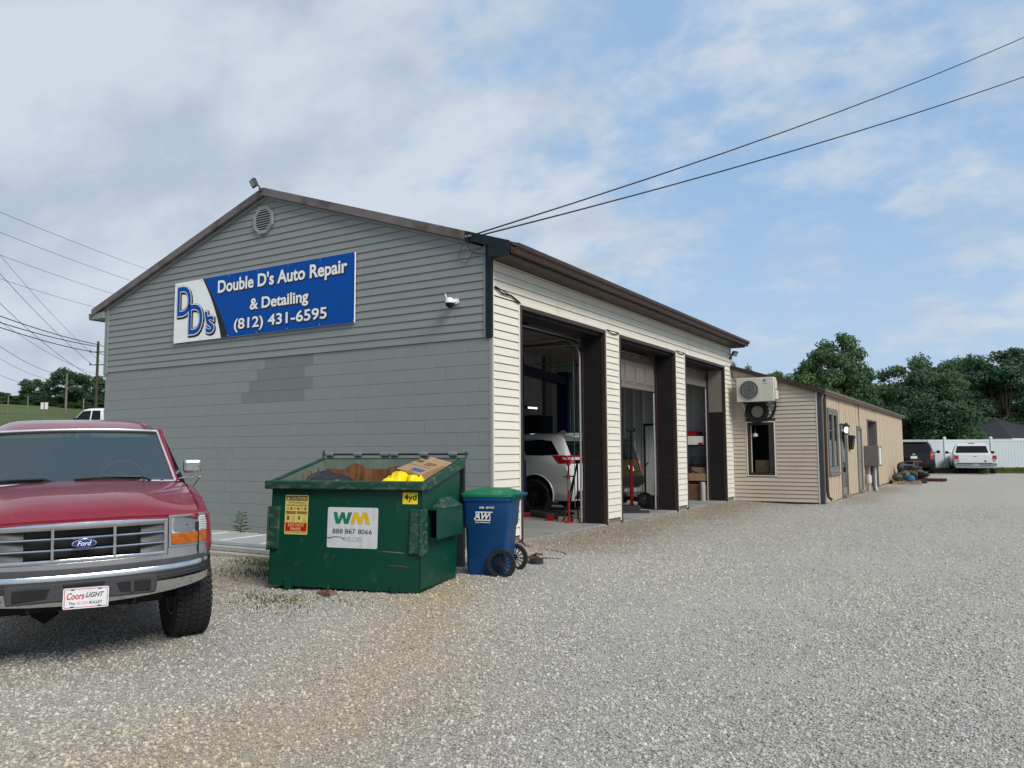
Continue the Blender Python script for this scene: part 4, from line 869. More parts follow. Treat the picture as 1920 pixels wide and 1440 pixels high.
# front, back, sides, floor as sheets with thickness; local x runs left to right (-DW..0), y away from the camera
m = MB(); m.hexa([(-DW, 0, 0), (0, 0, 0), (0, GW, 0), (-DW, GW, 0), (-DW, .05, 1.14), (0, .05, 1.14), (0, .05+GW, 1.14), (-DW, .05+GW, 1.14)])
fr = m.build('front_panel', DG, du)
m = MB(); m.hexa([(-DW, .97, .03), (0, .97, .03), (0, .985, .03), (-DW, .985, .03), (-DW, 1.12, 1.385), (0, 1.12, 1.385), (0, 1.135, 1.385), (-DW, 1.135, 1.385)]); m.build('back_panel', [DG], du)
m = MB(); m.hexa([(-DW+.014, .960, .06), (-.014, .960, .06), (-.014, .967, .06), (-DW+.014, .967, .06), (-DW+.014, 1.110, 1.37), (-.014, 1.110, 1.37), (-.014, 1.117, 1.37), (-DW+.014, 1.117, 1.37)]); m.build('back_lining', DIN, du)
sp = [(.0, .0), (.985, .03), (1.135, 1.385), (.05, 1.14)]
for x0, x1, xi in ((-.012, .0, -.0155), (-DW, -DW+.012, -DW+.0125)):
    m = MB(); m.prism(sp, x0, x1, 'x'); m.build('side_panel', DG, du)
    m = MB(); m.prism([(.03, .06), (.95, .06), (1.105, 1.36), (.075, 1.13)], xi, xi+.003, 'x'); m.build('side_lining', DIN, du)
m = MB(); m.box(-DW, .0, .0, 0, .98, .03); m.build('floor', DG, du)
rj = random.Random(4); top = [(-1.78+i*.06, 1.275+.04*noise.noise(Vector((i*.23, 0, 4)))+.028*rj.uniform(-1, 1)) for i in range(30)]
def backp(u, z, o): return (u, .96+(z-.06)*.150/1.31-o, z)
m = MB(); m.add([backp(u, .55, .004) for u, z in top]+[backp(u, z, .004) for u, z in top], [(i, i+1, 31+i, 30+i) for i in range(29)]); m.build('rust_stain', RUSTS, du, recalc=False)
for k in range(5):
    y0 = .25+.17*k; w_ = .05+.05*rj.random(); m = MB(); m.add([(-DW+.018, y0, .6), (-DW+.018, y0+w_, .6), (-DW+.018, y0+w_*.8, 1.02+.22*y0), (-DW+.018, y0+w_*.3, 1.06+.24*y0)], [(0, 1, 2, 3)]); m.build('rust_stain', RUSTS, du, recalc=False)
m = MB()
m.box(-DW-.055, -.035, 1.055, .055, .075, 1.15); m.build('front_rim', DRIM, du, bevel=.012)
for x0, x1 in ((.001, .055), (-DW-.055, -DW-.001)):
    m = MB(); m.hexa([(x0, .076, 1.045), (x1, .076, 1.045), (x1, 1.16, 1.275), (x0, 1.16, 1.275), (x0, .076, 1.15), (x1, .076, 1.15), (x1, 1.16, 1.392), (x0, 1.16, 1.392)]); m.build('side_rim', DRIM, du, bevel=.01)
m = MB(); m.box(-DW-.05, 1.136, 1.31, .05, 1.175, 1.385); m.build('back_rim', DRIM, du, bevel=.008)
m = MB(); m.tube([(-DW-.06, 1.19, 1.43), (.07, 1.19, 1.43)], .013, 8); m.tube([(-DW-.05, 1.18, 1.38), (-DW-.05, 1.19, 1.48)], .012, 6); m.tube([(.05, 1.18, 1.38), (.05, 1.19, 1.46)], .012, 6); m.build('hinge_rod', DARKSTEEL, du)
for u in (-1.80, -1.40, -1.03, -.90, -.50, -.12):
    m = MB(); m.lathe([(.03, -.055), (.03, .055)], 10, 'x', (u, 1.19, 1.43)); m.box(u-.045, 1.19, 1.36, u+.045, 1.225, 1.43); m.build('hinge_sleeve', mat('worn_grey', (.16, .18, .18), .7), du, bevel=.004)
for a, b in ((-1.82, -.95), (-.93, .02)):
    m = MB(); m.hexa([(a, 1.20, .10), (b, 1.20, .10), (b, 1.24, .10), (a, 1.24, .10), (a, 1.21, 1.36), (b, 1.21, 1.36), (b, 1.25, 1.36), (a, 1.25, 1.36)]); m.build('lid', mat('black_lid', (.018, .02, .024), .5), du, bevel=.01)
for s, x in ((1, .0), (-1, -DW)):          # fork pockets
    p = inst('fork_pocket', None, du); m = MB()
    def X_(d): return x+s*d
    t = .012; PW_ = .12; y0, y1, z0, z1 = .17, .90, .53, .85
    for (a, b, c, d, e, f) in ((.001, PW_, z1-t, z1, 0, 0), (.001, PW_, z0, z0+t, 0, 0)):
        m.box(min(X_(a), X_(b)), y0, c, max(X_(a), X_(b)), y1, d)
    m.box(min(X_(PW_-t), X_(PW_)), y0, z0+t, max(X_(PW_-t), X_(PW_)), y1, z1-t); m.build('sleeve', DG, p, bevel=.004)
    m = MB(); m.hexa([(min(X_(.001), X_(.12)), y0+.12, z1+.001), (max(X_(.001), X_(.12)), y0+.12, z1+.001), (max(X_(.001), X_(.12)), y1, z1+.001), (min(X_(.001), X_(.12)), y1, z1+.001), (X_(.001), y0+.3, z1+.10), (X_(.004), y0+.3, z1+.10), (X_(.004), y1-.08, z1+.10), (X_(.001), y1-.08, z1+.10)]); m.build('gusset', DRIM, p)
    m = MB(); m.hexa([(min(X_(.0), X_(.02)), -.03, .38), (max(X_(.0), X_(.02)), -.03, .38), (max(X_(.0), X_(.02)), .15, .38), (min(X_(.0), X_(.02)), .15, .38), (min(X_(.0), X_(.02)), -.01, .86), (max(X_(.0), X_(.02)), -.01, .86), (max(X_(.0), X_(.02)), .15, .86), (min(X_(.0), X_(.02)), .15, .86)]); m.build('pocket_plate', DRIM, p, bevel=.004)
    m = MB(); xa, xb = (-.12, 0.) if s > 0 else (-DW, -DW+.12); m.hexa([(xa, -.022, .40), (xb, -.022, .40), (xb, .012, .40), (xa, .012, .40), (xa, .012, .86), (xb, .012, .86), (xb, .04, .86), (xa, .04, .86)]); m.build('corner_plate', DRIM, p, bevel=.004)
for u in (-1.584, -.288):
    m = MB(); m.box(u-.04, -.022, -.07, u+.04, -.002, .085); m.box(u-.04, -.002, -.07, u+.04, .9, -.001); m.build('skid_leg', DG, du, bevel=.004)
def fpt(u, z, o): return (u, z*.05/1.14-o, z)
def sticker(name, u0, z0, u1, z1, layers, r=.02, base=None):
    """A printed sticker on the sloping front: layers are (mesh-writer, material)."""
    o = None
    for nm, fn, mt, off in layers:
        b = MB(); fn(b); b.v = [fpt(q[0], q[2], off) for q in b.v]
        o2 = b.build(nm, mt, o or du, recalc=False)
        if o is None: o = o2
    return o
def flat(poly): return lambda b: b.add([(x, 0, z) for x, z in poly], [tuple(range(len(poly)))])
def txt(s, x, z, w, h, bold=.0, shear=0.): return lambda b: put_text(b, s, (x, 0, z), (1, 0, 0), (0, 0, 1), w, h, 0, bold, shear)
def many(*fs): return lambda b: [f(b) for f in fs]
DZ = .075   # heights measured from the ground plane of the survey
STW = mat('worn_sticker_white', (.56, .585, .60), .5, 0, .06, 4, col2=(.40, .43, .44), amt=(.52, .75), scale2=9, st2=(2, 2, .5))
SGREEN = mat('print_green', (.012, .17, .085), .5); SGOLD = mat('print_gold', (.66, .40, .012), .5); SRED = mat('print_red', (.42, .008, .012), .5); SYEL = mat('print_yellow', (.80, .66, .02), .5)
SKH = mat('caution_yellow', (.60, .50, .14), .55, 0, .06, 8)
x0, x1, za, zb_ = -1.117, -.504, .356+DZ, .788+DZ; w, h = x1-x0, zb_-za
def Wpoly(x, z, w, h, flip=False):
    p = [(0, 1), (.21, 1), (.29, .38), (.43, 1), (.61, 1), (.70, .38), (.80, 1), (1.02, 1), (.83, 0), (.60, 0), (.51, .50), (.37, 0), (.14, 0)]
    if flip: p = [(1-a, 1-b) for a, b in p]
    return [(x+a*w, z+b*h) for a, b in p]
sticker('logo_sticker', x0, za, x1, zb_, [
    ('logo_sticker', flat(rrect(x0, za, x1, zb_, .02)), STW, .0035),
    ('letter', flat(Wpoly(x0+.07, za+.255, .225, .125)), SGREEN, .0050),
    ('letter', flat(Wpoly(x0+.282, za+.255, .235, .125, True)), SGOLD, .0050),
    ('phone_number', txt('888 867 8066', x0+.065, za+.150, .48, .052, .006), INK, .0050),
    ('web_address', txt('wm.com', x0+.19, za+.068, .24, .05, -.006), mat('faded_print', (.30, .32, .33), .5), .0050),
    ('scrape', flat([(x0+.0, za+.102), (x0+.04, za+.096), (x0+.08, za+.110), (x0+.16, za+.112), (x0+.19, za+.100), (x0+.22, za+.093), (x0+.19, za+.108), (x0+.15, za+.119), (x0+.08, za+.118), (x0+.045, za+.106), (x0-.01, za+.108)]), INK, .0060)])
x0, x1, za, zb_ = -1.661, -1.366, .482+DZ, .912+DZ; w, h = x1-x0, zb_-za
def R(a, b, c, d): return flat([(x0+a*w, za+b*h), (x0+c*w, za+b*h), (x0+c*w, za+d*h), (x0+a*w, za+d*h)])
def tri(cx, cz, s): return flat([(x0+(cx-s)*w, za+cz*h), (x0+(cx+s)*w, za+cz*h), (x0+cx*w, za+(cz+s*1.15)*h)])
def T(s, a, b, c, d, bold=.01): return txt(s, x0+a*w, za+b*h, (c-a)*w, (d-b)*h, bold)
sticker('caution_sticker', x0, za, x1, zb_, [
    ('caution_sticker', flat(rrect(x0, za, x1, zb_, .015)), SKH, .0035),
    ('header', many(R(.04, .86, .96, .975), R(.04, .52, .48, .585), R(.52, .52, .96, .585)), INK, .0045),
    ('header_text', many(T('CAUTION', .22, .88, .92, .955, .03), tri(.13, .882, .075), T('CAUTION', .13, .53, .46, .572, .01), T('CAUTION', .61, .53, .94, .572, .01), tri(.085, .53, .03), tri(.565, .53, .03)), SKH, .0055),
    ('small_print', many(T('NO HAZARDOUS', .14, .785, .88, .83), T('WASTES ACCEPTED', .07, .715, .95, .76), T('DO NOT FILL ABOVE TOP OF CONTAINER', .06, .035, .95, .062, .0), *[R(.30+.01*i+a, .33+.03*i, .42+a, .335+.03*i) for i in range(6) for a in (0, .48)]), INK, .0045),
    ('symbol', many(*[R(.08+i*.15, .625, .17+i*.15, .685) for i in (1, 3, 5)], R(.1, .36, .2, .47), R(.58, .38, .66, .46)), mat('print_brown', (.14, .07, .02), .6), .0046),
    ('symbol_ring', many(*[(lambda cx, cz: (lambda b: b.add([(x0+(cx+r*math.cos(q*PI/8))*w, 0, za+(cz+r*.7*math.sin(q*PI/8))*h) for r in (.05, .036) for q in range(16)], [(q, (q+1) % 16, 16+(q+1) % 16, 16+q) for q in range(16)])))(.125+i*.15, .655) for i in (0, 2, 4)], *[(lambda cx: flat([(x0+(cx-.03)*w, za+.63*h), (x0+(cx-.02)*w, za+.63*h), (x0+(cx+.035)*w, za+.68*h), (x0+(cx+.025)*w, za+.68*h)]))(.125+i*.15) for i in (0, 2, 4)]), mat('print_orange', (.5, .13, .01), .6), .0048),
    ('red_panel', R(.04, .08, .96, .30), SRED, .0045),
    ('red_panel_text', many(T('DO NOT', .16, .20, .86, .28, .02), T('PARK', .27, .10, .74, .18, .02)), SKH, .0055)])
x0, x1, za, zb_ = -.221, -.047, .834+DZ, .955+DZ
sticker('size_sticker', x0, za, x1, zb_, [('size_sticker', flat(rrect(x0, za, x1, zb_, .008)), SYEL, .0035), ('size_text', txt('4yd', x0+.015, za+.022, .148, .082, .03), INK, .0045)])
for (u, z, l, t, mt) in ((-.5, .33+DZ, .34, .012, mat('scratch_pale', (.10, .16, .12), .6)), (-.42, .06+DZ+.13, .30, .016, mat('scratch_rust', (.10, .05, .025), .8))):
    b = MB(); b.v = []; b.add([(u, 0, z), (u+l*.5, 0, z-t*.3), (u+l, 0, z-t), (u+l*.8, 0, z+t*.3), (u+l*.3, 0, z+t*.5)], [(0, 1, 2, 3, 4)]); b.v = [fpt(q[0], q[2], .002) for q in b.v]; b.build('scratch', mt, du, recalc=False)
# rubbish inside the dumpster
def dl(u, n, z): return Vector((1.219+u*ca-n*sa, -3.263+u*sa+n*ca, z))
def sack(c, rx, ry, rz, seed, mtl, name, label, neck=None):
    me = MB(); rows = []
    for i in range(13):
        th = PI*i/12; row = []
        for j in range(22):
            ph = 2*PI*j/22; d = Vector((math.sin(th)*math.cos(ph), math.sin(th)*math.sin(ph), math.cos(th)))
            q = 1+.22*noise.noise(d*1.6+Vector((seed, 0, 0)))+.10*abs(noise.noise(d*4+Vector((seed, 3, 0))))+.05*noise.noise(d*9+Vector((seed, 9, 1)))
            if neck and d.dot(Vector(neck).normalized()) > .86: q *= 1.25
            row.append((d.x*rx*q, d.y*ry*q, d.z*rz*q))
        rows.append(row)
    me.grid(rows, closed=True); o = me.build(name, mtl, None, smooth=50, loc=c, merge=.0005); tag(o, label, 'bag'); return o
BAGK = mat('black_bag', (.020, .022, .026), .32, 0, .15, 6); BAGY = mat('yellow_bag', (.85, .66, .0), .35, 0, .05, 6)
sack(dl(-1.50, .58, .98), .25, .26, .17, 1., BAGK, 'trash_bag', 'lumpy black trash bag at the left inside the open dumpster', (1, .2, .5))
sack(dl(-.50, .42, .96), .17, .19, .165, 5., BAGY, 'trash_bag', 'left of two bright yellow bags poking over the dumpster rim', (.3, .2, 1))
sack(dl(-.24, .42, .95), .14, .17, .14, 8., BAGY, 'trash_bag', 'right of two bright yellow bags poking over the dumpster rim', (-.2, .3, 1))
m = MB(); m.box(-DW+.03, .08, .04, -.03, .94, .62); b = m.build('rubbish', mat('rubbish', (.06, .05, .04), .9, 0, .4, 5, .6, 15), None); b.location = (1.219, -3.263, -.075); b.rotation_euler = (0, 0, rad(13.2)); tag(b, kind='stuff')
def carton(name, label, c, size, rot, printed):
    o = thing(name, label, 'box', c, rot=rot); sx, sy, sz = size
    m = MB(); m.box(-sx/2, -sy/2, -sz/2, sx/2, sy/2, sz/2); m.build('carton', CARD, o, bevel=.006)
    m = MB(); m.box(-sx/2+.005, -.003, sz/2+.0005, sx/2-.005, .003, sz/2+.0015); m.build('flap_seam', mat('card_dark', (.12, .075, .04), .9), o)
    if printed:
        m = MB(); m.add([(-.02, -.13, sz/2+.0022), (.18, -.13, sz/2+.0022), (.18, -.06, sz/2+.0022), (-.02, -.06, sz/2+.0022)], [(0, 1, 2, 3)]); m.build('blue_print', mat('card_blue', (.05, .09, .24), .8), o, recalc=False)
        for (a, b2, c2, d) in ((-.19, .08, -.08, .14), (.0, .11, .17, .125), (.0, .08, .17, .095), (.0, .05, .12, .065), (-.02, -.17, .1, -.16)):
            m = MB(); m.add([(a, b2, sz/2+.0022), (c2, b2, sz/2+.0022), (c2, d, sz/2+.0022), (a, d, sz/2+.0022)], [(0, 1, 2, 3)]); m.build('brown_print', MATS['card_dark'], o, recalc=False)
    return o
carton('cardboard_box', 'printed brown cardboard box tilted on the yellow bags in the dumpster', dl(-.30, .66, 1.175), (.42, .36, .10), (rad(18), rad(9), rad(-14)), True)
carton('cardboard_box', 'flat plain cardboard carton leaning behind the printed box in the dumpster', dl(-.20, .90, 1.19), (.38, .26, .10), (rad(24), rad(12), rad(0)), False)

# ------------------------------------------------------------------ blue wheeled bin
BB = mat('bin_blue', (.002, .046, .150), .5, 0, .08, 3, .05, 90, col2=(.02, .075, .17), amt=(.55, .8), scale2=3); BLID = mat('bin_lid_green', (.012, .155, .070), .5, 0, .10, 3, col2=(.12, .26, .19), amt=(.56, .78), scale2=3.2)
bn = thing('wheeled_bin', 'blue wheeled bin with green lid between dumpster and siding', 'bin', (1.15, -1.79, -.085), rad(16)); bn.scale = (.84, .84, 1)
def ringr(x0, x1, y0, y1, z, r): return [(x, y, z) for x, y in rrect(x0, y0, x1, y1, r, 3)]
m = MB(); sec = [(-.275, .255, -.255, .255, .02, .05), (-.285, .275, -.265, .265, .10, .05), (-.30, .31, -.28, .28, .56, .05), (-.325, .335, -.295, .295, .60, .05), (-.34, .36, -.305, .305, .88, .06), (-.36, .375, -.32, .32, .885, .06), (-.362, .38, -.322, .322, .935, .06)]
rows = [ringr(*q) for q in sec]; m.grid(rows, closed=True); n = len(rows[0]); m.f += [tuple(range(n)), tuple(range((len(rows)-1)*n, len(rows)*n))[::-1]]; m.m += [0, 0]
m.build('body', BB, bn, smooth=30)
m = MB(); rows = [ringr(-.368, .40, -.328, .328, .937, .06), ringr(-.368, .40, -.328, .328, .965, .06), ringr(-.33, .36, -.29, .29, .995, .06), ringr(-.16, .20, -.20, .20, 1.03, .06), ringr(-.05, .10, -.08, .08, 1.035, .03)]
m.grid(rows, closed=True); n = len(rows[0]); m.f.append(tuple(range((len(rows)-1)*n, len(rows)*n))); m.m.append(0); m.build('lid', BLID, bn, smooth=50)
for y in (-.20, -.07, .06, .19):
    m = MB(); m.hexa([(.34, y-.03, .86), (.37, y-.03, .86), (.37, y+.03, .86), (.34, y+.03, .86), (.37, y-.03, .99), (.455, y-.03, .97), (.455, y+.03, .97), (.37, y+.03, .99)]); m.build('lid_hinge', BLID, bn, bevel=.008)
m = MB(); m.tube([(.38, -.27, .90), (.455, -.27, .955), (.46, .27, .955), (.38, .27, .90)], .017, 8); m.build('handle', BB, bn, smooth=60)
m = MB(); m.box(-.37, -.24, .94, -.33, -.08, .975); m.build('lid_grip', BLACK, bn, bevel=.01)
for y, s in ((-.335, -1), (.335, 1)):
    w = inst('wheel', None, bn, loc=(.25, y, .17)); w.scale = (1.31, 1, 1.10)
    m = MB(); m.lathe([(.115, -.03), (.15, -.032), (.158, 0), (.15, .032), (.115, .03)], 32, 'y', closed=True); m.build('tyre', RUBBER, w, smooth=45)
    m = MB(); m.lathe([(.03, -.035), (.03, .035)], 12, 'y'); m.lathe([(.116, -.025), (.108, -.025), (.108, .025), (.116, .025)], 32, 'y', closed=True)
    for q in range(14): a = 2*PI*q/14; m.tube([(.028*math.cos(a), 0, .028*math.sin(a)), (.11*math.cos(a), 0, .11*math.sin(a))], .0065, 5)
    m.build('rim', BLACK, w, smooth=40)
m = MB(); m.tube([(.245, -.33, .155), (.245, .33, .155)], .012, 8); m.build('axle', STEEL, bn)
def bpt(x, z, o): return (x, -.28-.0*z-o-(z-.56)*.07, z)
lo = inst('logo', None, bn); b = MB(); L0, L1, Z0, Z1 = -.16, .085, .66, .765
for (p) in ([(L0+.015, Z0), (L1, Z0), (L1, Z0+.012), (L0+.015, Z0+.012)], [(L0+.03, Z1-.012), (L1+.03, Z1-.012), (L1+.035, Z1), (L0+.03, Z1)], [(L1-.012, Z0+.012), (L1, Z0+.012), (L1, Z1-.03), (L1-.012, Z1-.03)], [(L0+.03, Z0+.05), (L0+.042, Z0+.05), (L0+.042, Z1-.012), (L0+.03, Z1-.012)]):
    b.add([(x, 0, z) for x, z in p], [tuple(range(len(p)))])
put_text(b, 'AW', (L0, 0, Z0+.014), (1, 0, 0), (0, 0, 1), .25, .078, 0, .03, .35)
b.v = [bpt(q[0], q[2], .030) for q in b.v]; b.build('emblem', WHITE, lo, recalc=False)
b = MB(); put_text(b, 'ALLIED WASTE SERVICES', (L0+.02, 0, Z0-.028), (1, 0, 0), (0, 0, 1), .22, .016, 0, .03); b.v = [bpt(q[0], q[2], .030) for q in b.v]; b.build('lettering', WHITE, lo, recalc=False)
b = MB(); put_text(b, '6086  4277437', (-.075, 0, .80), (1, 0, 0), (0, 0, 1), .22, .026, 0, .02); b.v = [bpt(q[0], q[2], .026) for q in b.v]; b.build('serial_number', WHITE, lo, recalc=False)

# ------------------------------------------------------------------ small things on the ground
PALE = mat('pale_panel', (.40, .41, .40), .55, 0, .08, 2, col2=(.30, .33, .36), amt=(.5, .7), scale2=2)
def panel(label, x0, y0, x1, y1, z0, z1, rz, seams=True):
    o = thing('door_section', label, 'panel', ((x0+x1)/2, (y0+y1)/2, z0), rz); a, b = (x1-x0)/2, (y1-y0)/2
    m = MB(); m.box(-a, -b, 0, a, b, z1-z0); m.build('sheet', PALE, o, bevel=.005)
    if seams:
        for i in range(1, 4): m = MB(); x = -a+2*a*i/4; m.box(x-.02, -b+.05, z1-z0+.0005, x+.02, b-.05, z1-z0+.006); m.build('stile', WHITE, o)
    return o
panel('pale old door panel lying flat on top of its stack along the block wall', -5.4, -1.95, -1.9, -.95, .02, .07, rad(1.5))
panel('pale door panel underneath the other panel along the block wall', -5.3, -2.05, -1.7, -1.02, -.05, .014, rad(-.5), False)
m = MB(); m.box(-1.2, -.07, 0, 1.2, .07, .04); one(m, 'plank', mat('grey_plank', (.40, .37, .32), .8, 0, .2, 6), 'pale board lying on the weeds in front of the stacked panels', 'plank', loc=(-3.2, -2.32, -.06))
def small_plant(name, label, loc, h, n, seed):
    rg = random.Random(seed); o = thing(name, label, 'weed', loc); m = MB(); m.tube([(0, 0, 0), (.01, .0, h*.6), (.02, .01, h)], [.008, .006, .003], 5); m.build('stem', mat('stem_green', (.07, .11, .03), .7), o)
    lv = MB()
    for i in range(n):
        t = .15+.85*i/n; a = i*2.4+rg.uniform(-.3, .3); l = h*.45*(1.15-.6*t); z = h*t; d = Vector((math.cos(a), math.sin(a), .35)); p = Vector((.015*t, .005*t, z)); s = Vector((-math.sin(a), math.cos(a), 0))*l*.18
        lv.add([p, p+d*l*.5+s, p+d*l-Vector((0, 0, l*.25)), p+d*l*.5-s], [(0, 1, 2, 3)])
    lv.build('leaves', leaf_mat('weed_leaf_'+str(seed), (.05, .10, .025), (.11, .17, .05)), o, recalc=False)
small_plant('weed', 'tall leafy weed growing against the gray block wall behind the panels', (-4.85, -.5, -.06), .42, 26, 1)
small_plant('weed', 'low weed on the gravel below the dumpster front', (.35, -3.72, -.12), .12, 10, 2)
small_plant('weed', 'small weed between the truck tyre and the dumpster', (-1.15, -3.0, -.12), .20, 14, 4)
m = MB(); m.hexa([(-.12, -.05, 0), (.11, -.07, 0), (.13, .06, 0), (-.1, .07, 0), (-.10, -.04, .035), (.10, -.05, .05), (.10, .05, .04), (-.09, .05, .03)]); one(m, 'broken_brick', mat('brick_red', (.20, .10, .08), .9, 0, .2, 9), 'broken reddish brick piece on the gravel in front of the dumpster', 'brick', loc=(.25, -3.62, -.12), bevel=.008)
ep = thing('brake_part', 'rusty brake drum and metal scraps beside the bin wheel', 'scrap', (1.24, -.86, -.075), .4); ep.scale = (.72,)*3
m = MB(); m.lathe([(.10, 0), (.13, .01), (.13, .09), (.10, .11), (.05, .115), (.05, .15), (.0, .15)], 22, 'z', (0, 0, 0)); m.build('drum', DARKSTEEL, ep, smooth=40)
m = MB(); m.box(-.16, -.05, .1, .05, .05, .15); m.tube([(-.1, .0, .14), (.02, -.06, .20), (.12, 0, .18)], .025, 7); m.build('bracket', mat('rusty_iron', (.14, .075, .05), .8, .2, .3, 12), ep, bevel=.006)
m = MB(); m.lathe([(.05, 0), (.055, .05), (.03, .06)], 12, 'z', (-.15, .12, .0)); m.build('bolt', STEEL, ep)
m = MB(); m.tube([(.02, .80, -.0), (.10, .72, -.015), (.28, .52, -.03), (.50, .40, -.05), (.72, .33, -.045), (.98, .26, -.05), (1.18, .10, -.055)], .009, 6); one(m, 'cord', mat('dark_red_cord', (.13, .03, .025), .6), 'thin dark red cord lying from the first bay corner onto the gravel', 'cord', smooth=60)
m = MB(); m.tube([(.02, .79, .0), (-.02+.03, .70, -.02), (.05, .55, -.05), (.02, .45, -.055)], .007, 6); one(m, 'cord', mat('red_wire', (.25, .05, .04), .6), 'short red wire hanging off the concrete at the corner of the siding', 'cord', smooth=60)
m = MB(); m.tube([(.85, -.62, -.06), (1.1, -.4, -.055), (1.32, -.33, -.06)], .008, 5); one(m, 'stick', INK, 'thin black stick on the gravel right of the brake drum', 'stick')

# ------------------------------------------------------------------ inside the bays
RED = mat('jack_red', (.30, .012, .014), .4, .1, .1, 6); LBLUE = mat('lift_blue', (.008, .016, .075), .4, .1, .1, 4)
li = thing('car_lift', 'dark blue two post car lift with crossbeam inside the garage', 'car lift', (-2.7, 6.7, 0))
for x, y, h in ((.22, -1.92, 3.45), (-.5, 1.75, 3.42)):
    m = MB(); m.box(x-.16, y-.12, .02, x+.16, y+.12, h); p = m.build('post', LBLUE, li, bevel=.01)
    m = MB(); m.box(x-.3, y-.25, 0, x+.3, y+.25, .02); m.build('base_plate', LBLUE, li)
    m = MB(); m.box(x-.19, y-.15, .35, x+.19, y+.15, 1.2); m.build('carriage', LBLUE, li, bevel=.01)
    m = MB(); m.tube([(x+.17, y, h-.2), (x+.17, y, 1.0)], .012, 6); m.build('hose', STEEL, li)
m = MB(); m.hexa([(.12, -1.92, 3.10), (.32, -1.92, 3.10), (-.4, 1.75, 3.08), (-.6, 1.75, 3.08), (.12, -1.92, 3.30), (.32, -1.92, 3.30), (-.4, 1.75, 3.28), (-.6, 1.75, 3.28)]); m.build('crossbeam', LBLUE, li, bevel=.008)
def arm(label, pts, w):
    o = thing('lift_arm', label, 'steel arm', (0, 0, 0)); p = [Vector(q) for q in pts]; m = MB()
    for a, b in zip(p[:-1], p[1:]):
        d = (b-a).normalized(); s = Vector((-d.y, d.x, 0))*w; u = Vector((0, 0, .09)); m.hexa([a-s, b-s, b+s, a+s, a-s+u, b-s+u, b+s+u, a+s+u])
    m.build('beam', mat('dull_steel', (.13, .13, .125), .6, .3, .25, 8), o, bevel=.006)
    m = MB(); m.lathe([(.08, .09), (.08, .12), (.06, .13)], 14, 'z', tuple(p[-1])); m.build('pad', RUBBER, o)
    return o
arm('gray steel lift arm lying on the floor behind the white car, near the wall side', [(-2.2, 4.95, .02), (-1.55, 4.55, .02), (-1.02, 4.5, .02)], .07)
arm('gray steel lift arm under the white car rear, further inside', [(-2.2, 4.95, .03), (-1.5, 5.1, .03), (-1.1, 5.6, .03)], .06)
def wood(label, loc, s, rz, mt): m = MB(); m.box(-s[0]/2, -s[1]/2, 0, s[0]/2, s[1]/2, s[2]); o = one(m, 'wood_block', mt, label, 'block', loc=loc, bevel=.004); o.rotation_euler = (0, 0, rz); return o
wood('short wooden block lying at the foot of the red jack stand', (-.96, 4.18, .0), (.30, .12, .09), .5, WOOD)
wood('red painted block on the floor left of the red jack stand', (-1.28, 4.14, .0), (.12, .12, .12), .2, RED)
wood('pale wooden block beside the bay jamb', (-.62, 4.02, .0), (.14, .10, .07), .2, WOOD)
wood('dark red ramp end on the floor under the white car', (-2.25, 4.55, .0), (.45, .25, .1), 1.2, mat('dark_red', (.14, .02, .018), .6))
js = thing('jack_stand', 'tall red screw jack stand behind the white car', 'jack stand', (-.75, 3.91, 0))
m = MB(); m.lathe([(.09, 0), (.09, .015), (.03, .03)], 18, 'z'); m.build('base', RED, js, smooth=40)
m = MB(); m.tube([(0, 0, .02), (0, 0, .62)], .024, 10); m.build('tube', RED, js, smooth=50)
m = MB(); m.tube([(0, 0, .62), (0, 0, .86)], .022, 10); m.build('screw', STEEL, js, smooth=50)
m = MB(); m.tube([(0, 0, .84), (0, 0, .92)], .034, 10); m.tube([(0, 0, 1.10), (0, 0, 1.14)], .04, 10); m.build('collar', RED, js, smooth=50)
m = MB(); m.tube([(0, 0, .92), (0, 0, 1.10)], .018, 8); m.build('rod', BLACK, js)
m = MB(); m.tube([(-.02, -.17, .885), (.02, .17, .885)], .012, 7); m.build('handle', BLACK, js)
tp = thing('tripod', 'rusty brown steel tripod leaning near the bay jamb', 'tripod', (-.84, 4.42, 0)); RUST = mat('rust_brown', (.085, .04, .028), .7, .3, .2, 9)
for p in ((-.12, -.33, .02), (.02, .02, .02), (-.38, .34, .02)): m = MB(); m.tube([p, (-.02, .10, 1.17)], .016, 7); m.build('leg', RUST, tp, smooth=50)
m = MB(); m.tube([(-.07, -.10, .62), (-.18, .22, .62)], .01, 6); m.lathe([(.05, 1.13), (.05, 1.2)], 10, 'z', (-.02, .1, 0)); m.build('head', RUST, tp)
j2 = thing('jack_stand', 'tall red and black jack stand in the middle bay', 'jack stand', (-1.25, 8.19, 0))
m = MB(); m.lathe([(.16, 0), (.16, .02), (.04, .04)], 18, 'z'); m.build('base', RED, j2, smooth=40)
m = MB(); m.tube([(0, 0, .03), (0, 0, 1.16)], .042, 10); m.build('tube', RED, j2, smooth=50)
m = MB(); m.tube([(0, 0, 1.16), (0, 0, 1.84)], .026, 8); m.build('rod', BLACK, j2)
m = MB(); m.tube([(-.06, -.11, 1.86), (.06, .11, 1.86)], .02, 7); m.tube([(-.06, -.11, 1.86), (-.06, -.11, 1.93)], .018, 6); m.tube([(.06, .11, 1.86), (.06, .11, 1.93)], .018, 6); m.build('saddle', BLACK, j2)
axl = thing('truck_axle', 'black truck axle with round differential lying on the middle bay floor', 'axle', (-1.06, 8.2, .20), rad(-24))
m = MB(); m.lathe([(.05, -.18), (.15, -.10), (.19, 0), (.16, .12), (.06, .20)], 20, 'y', (.18, 0, 0)); m.build('differential', DARKSTEEL, axl, smooth=40)
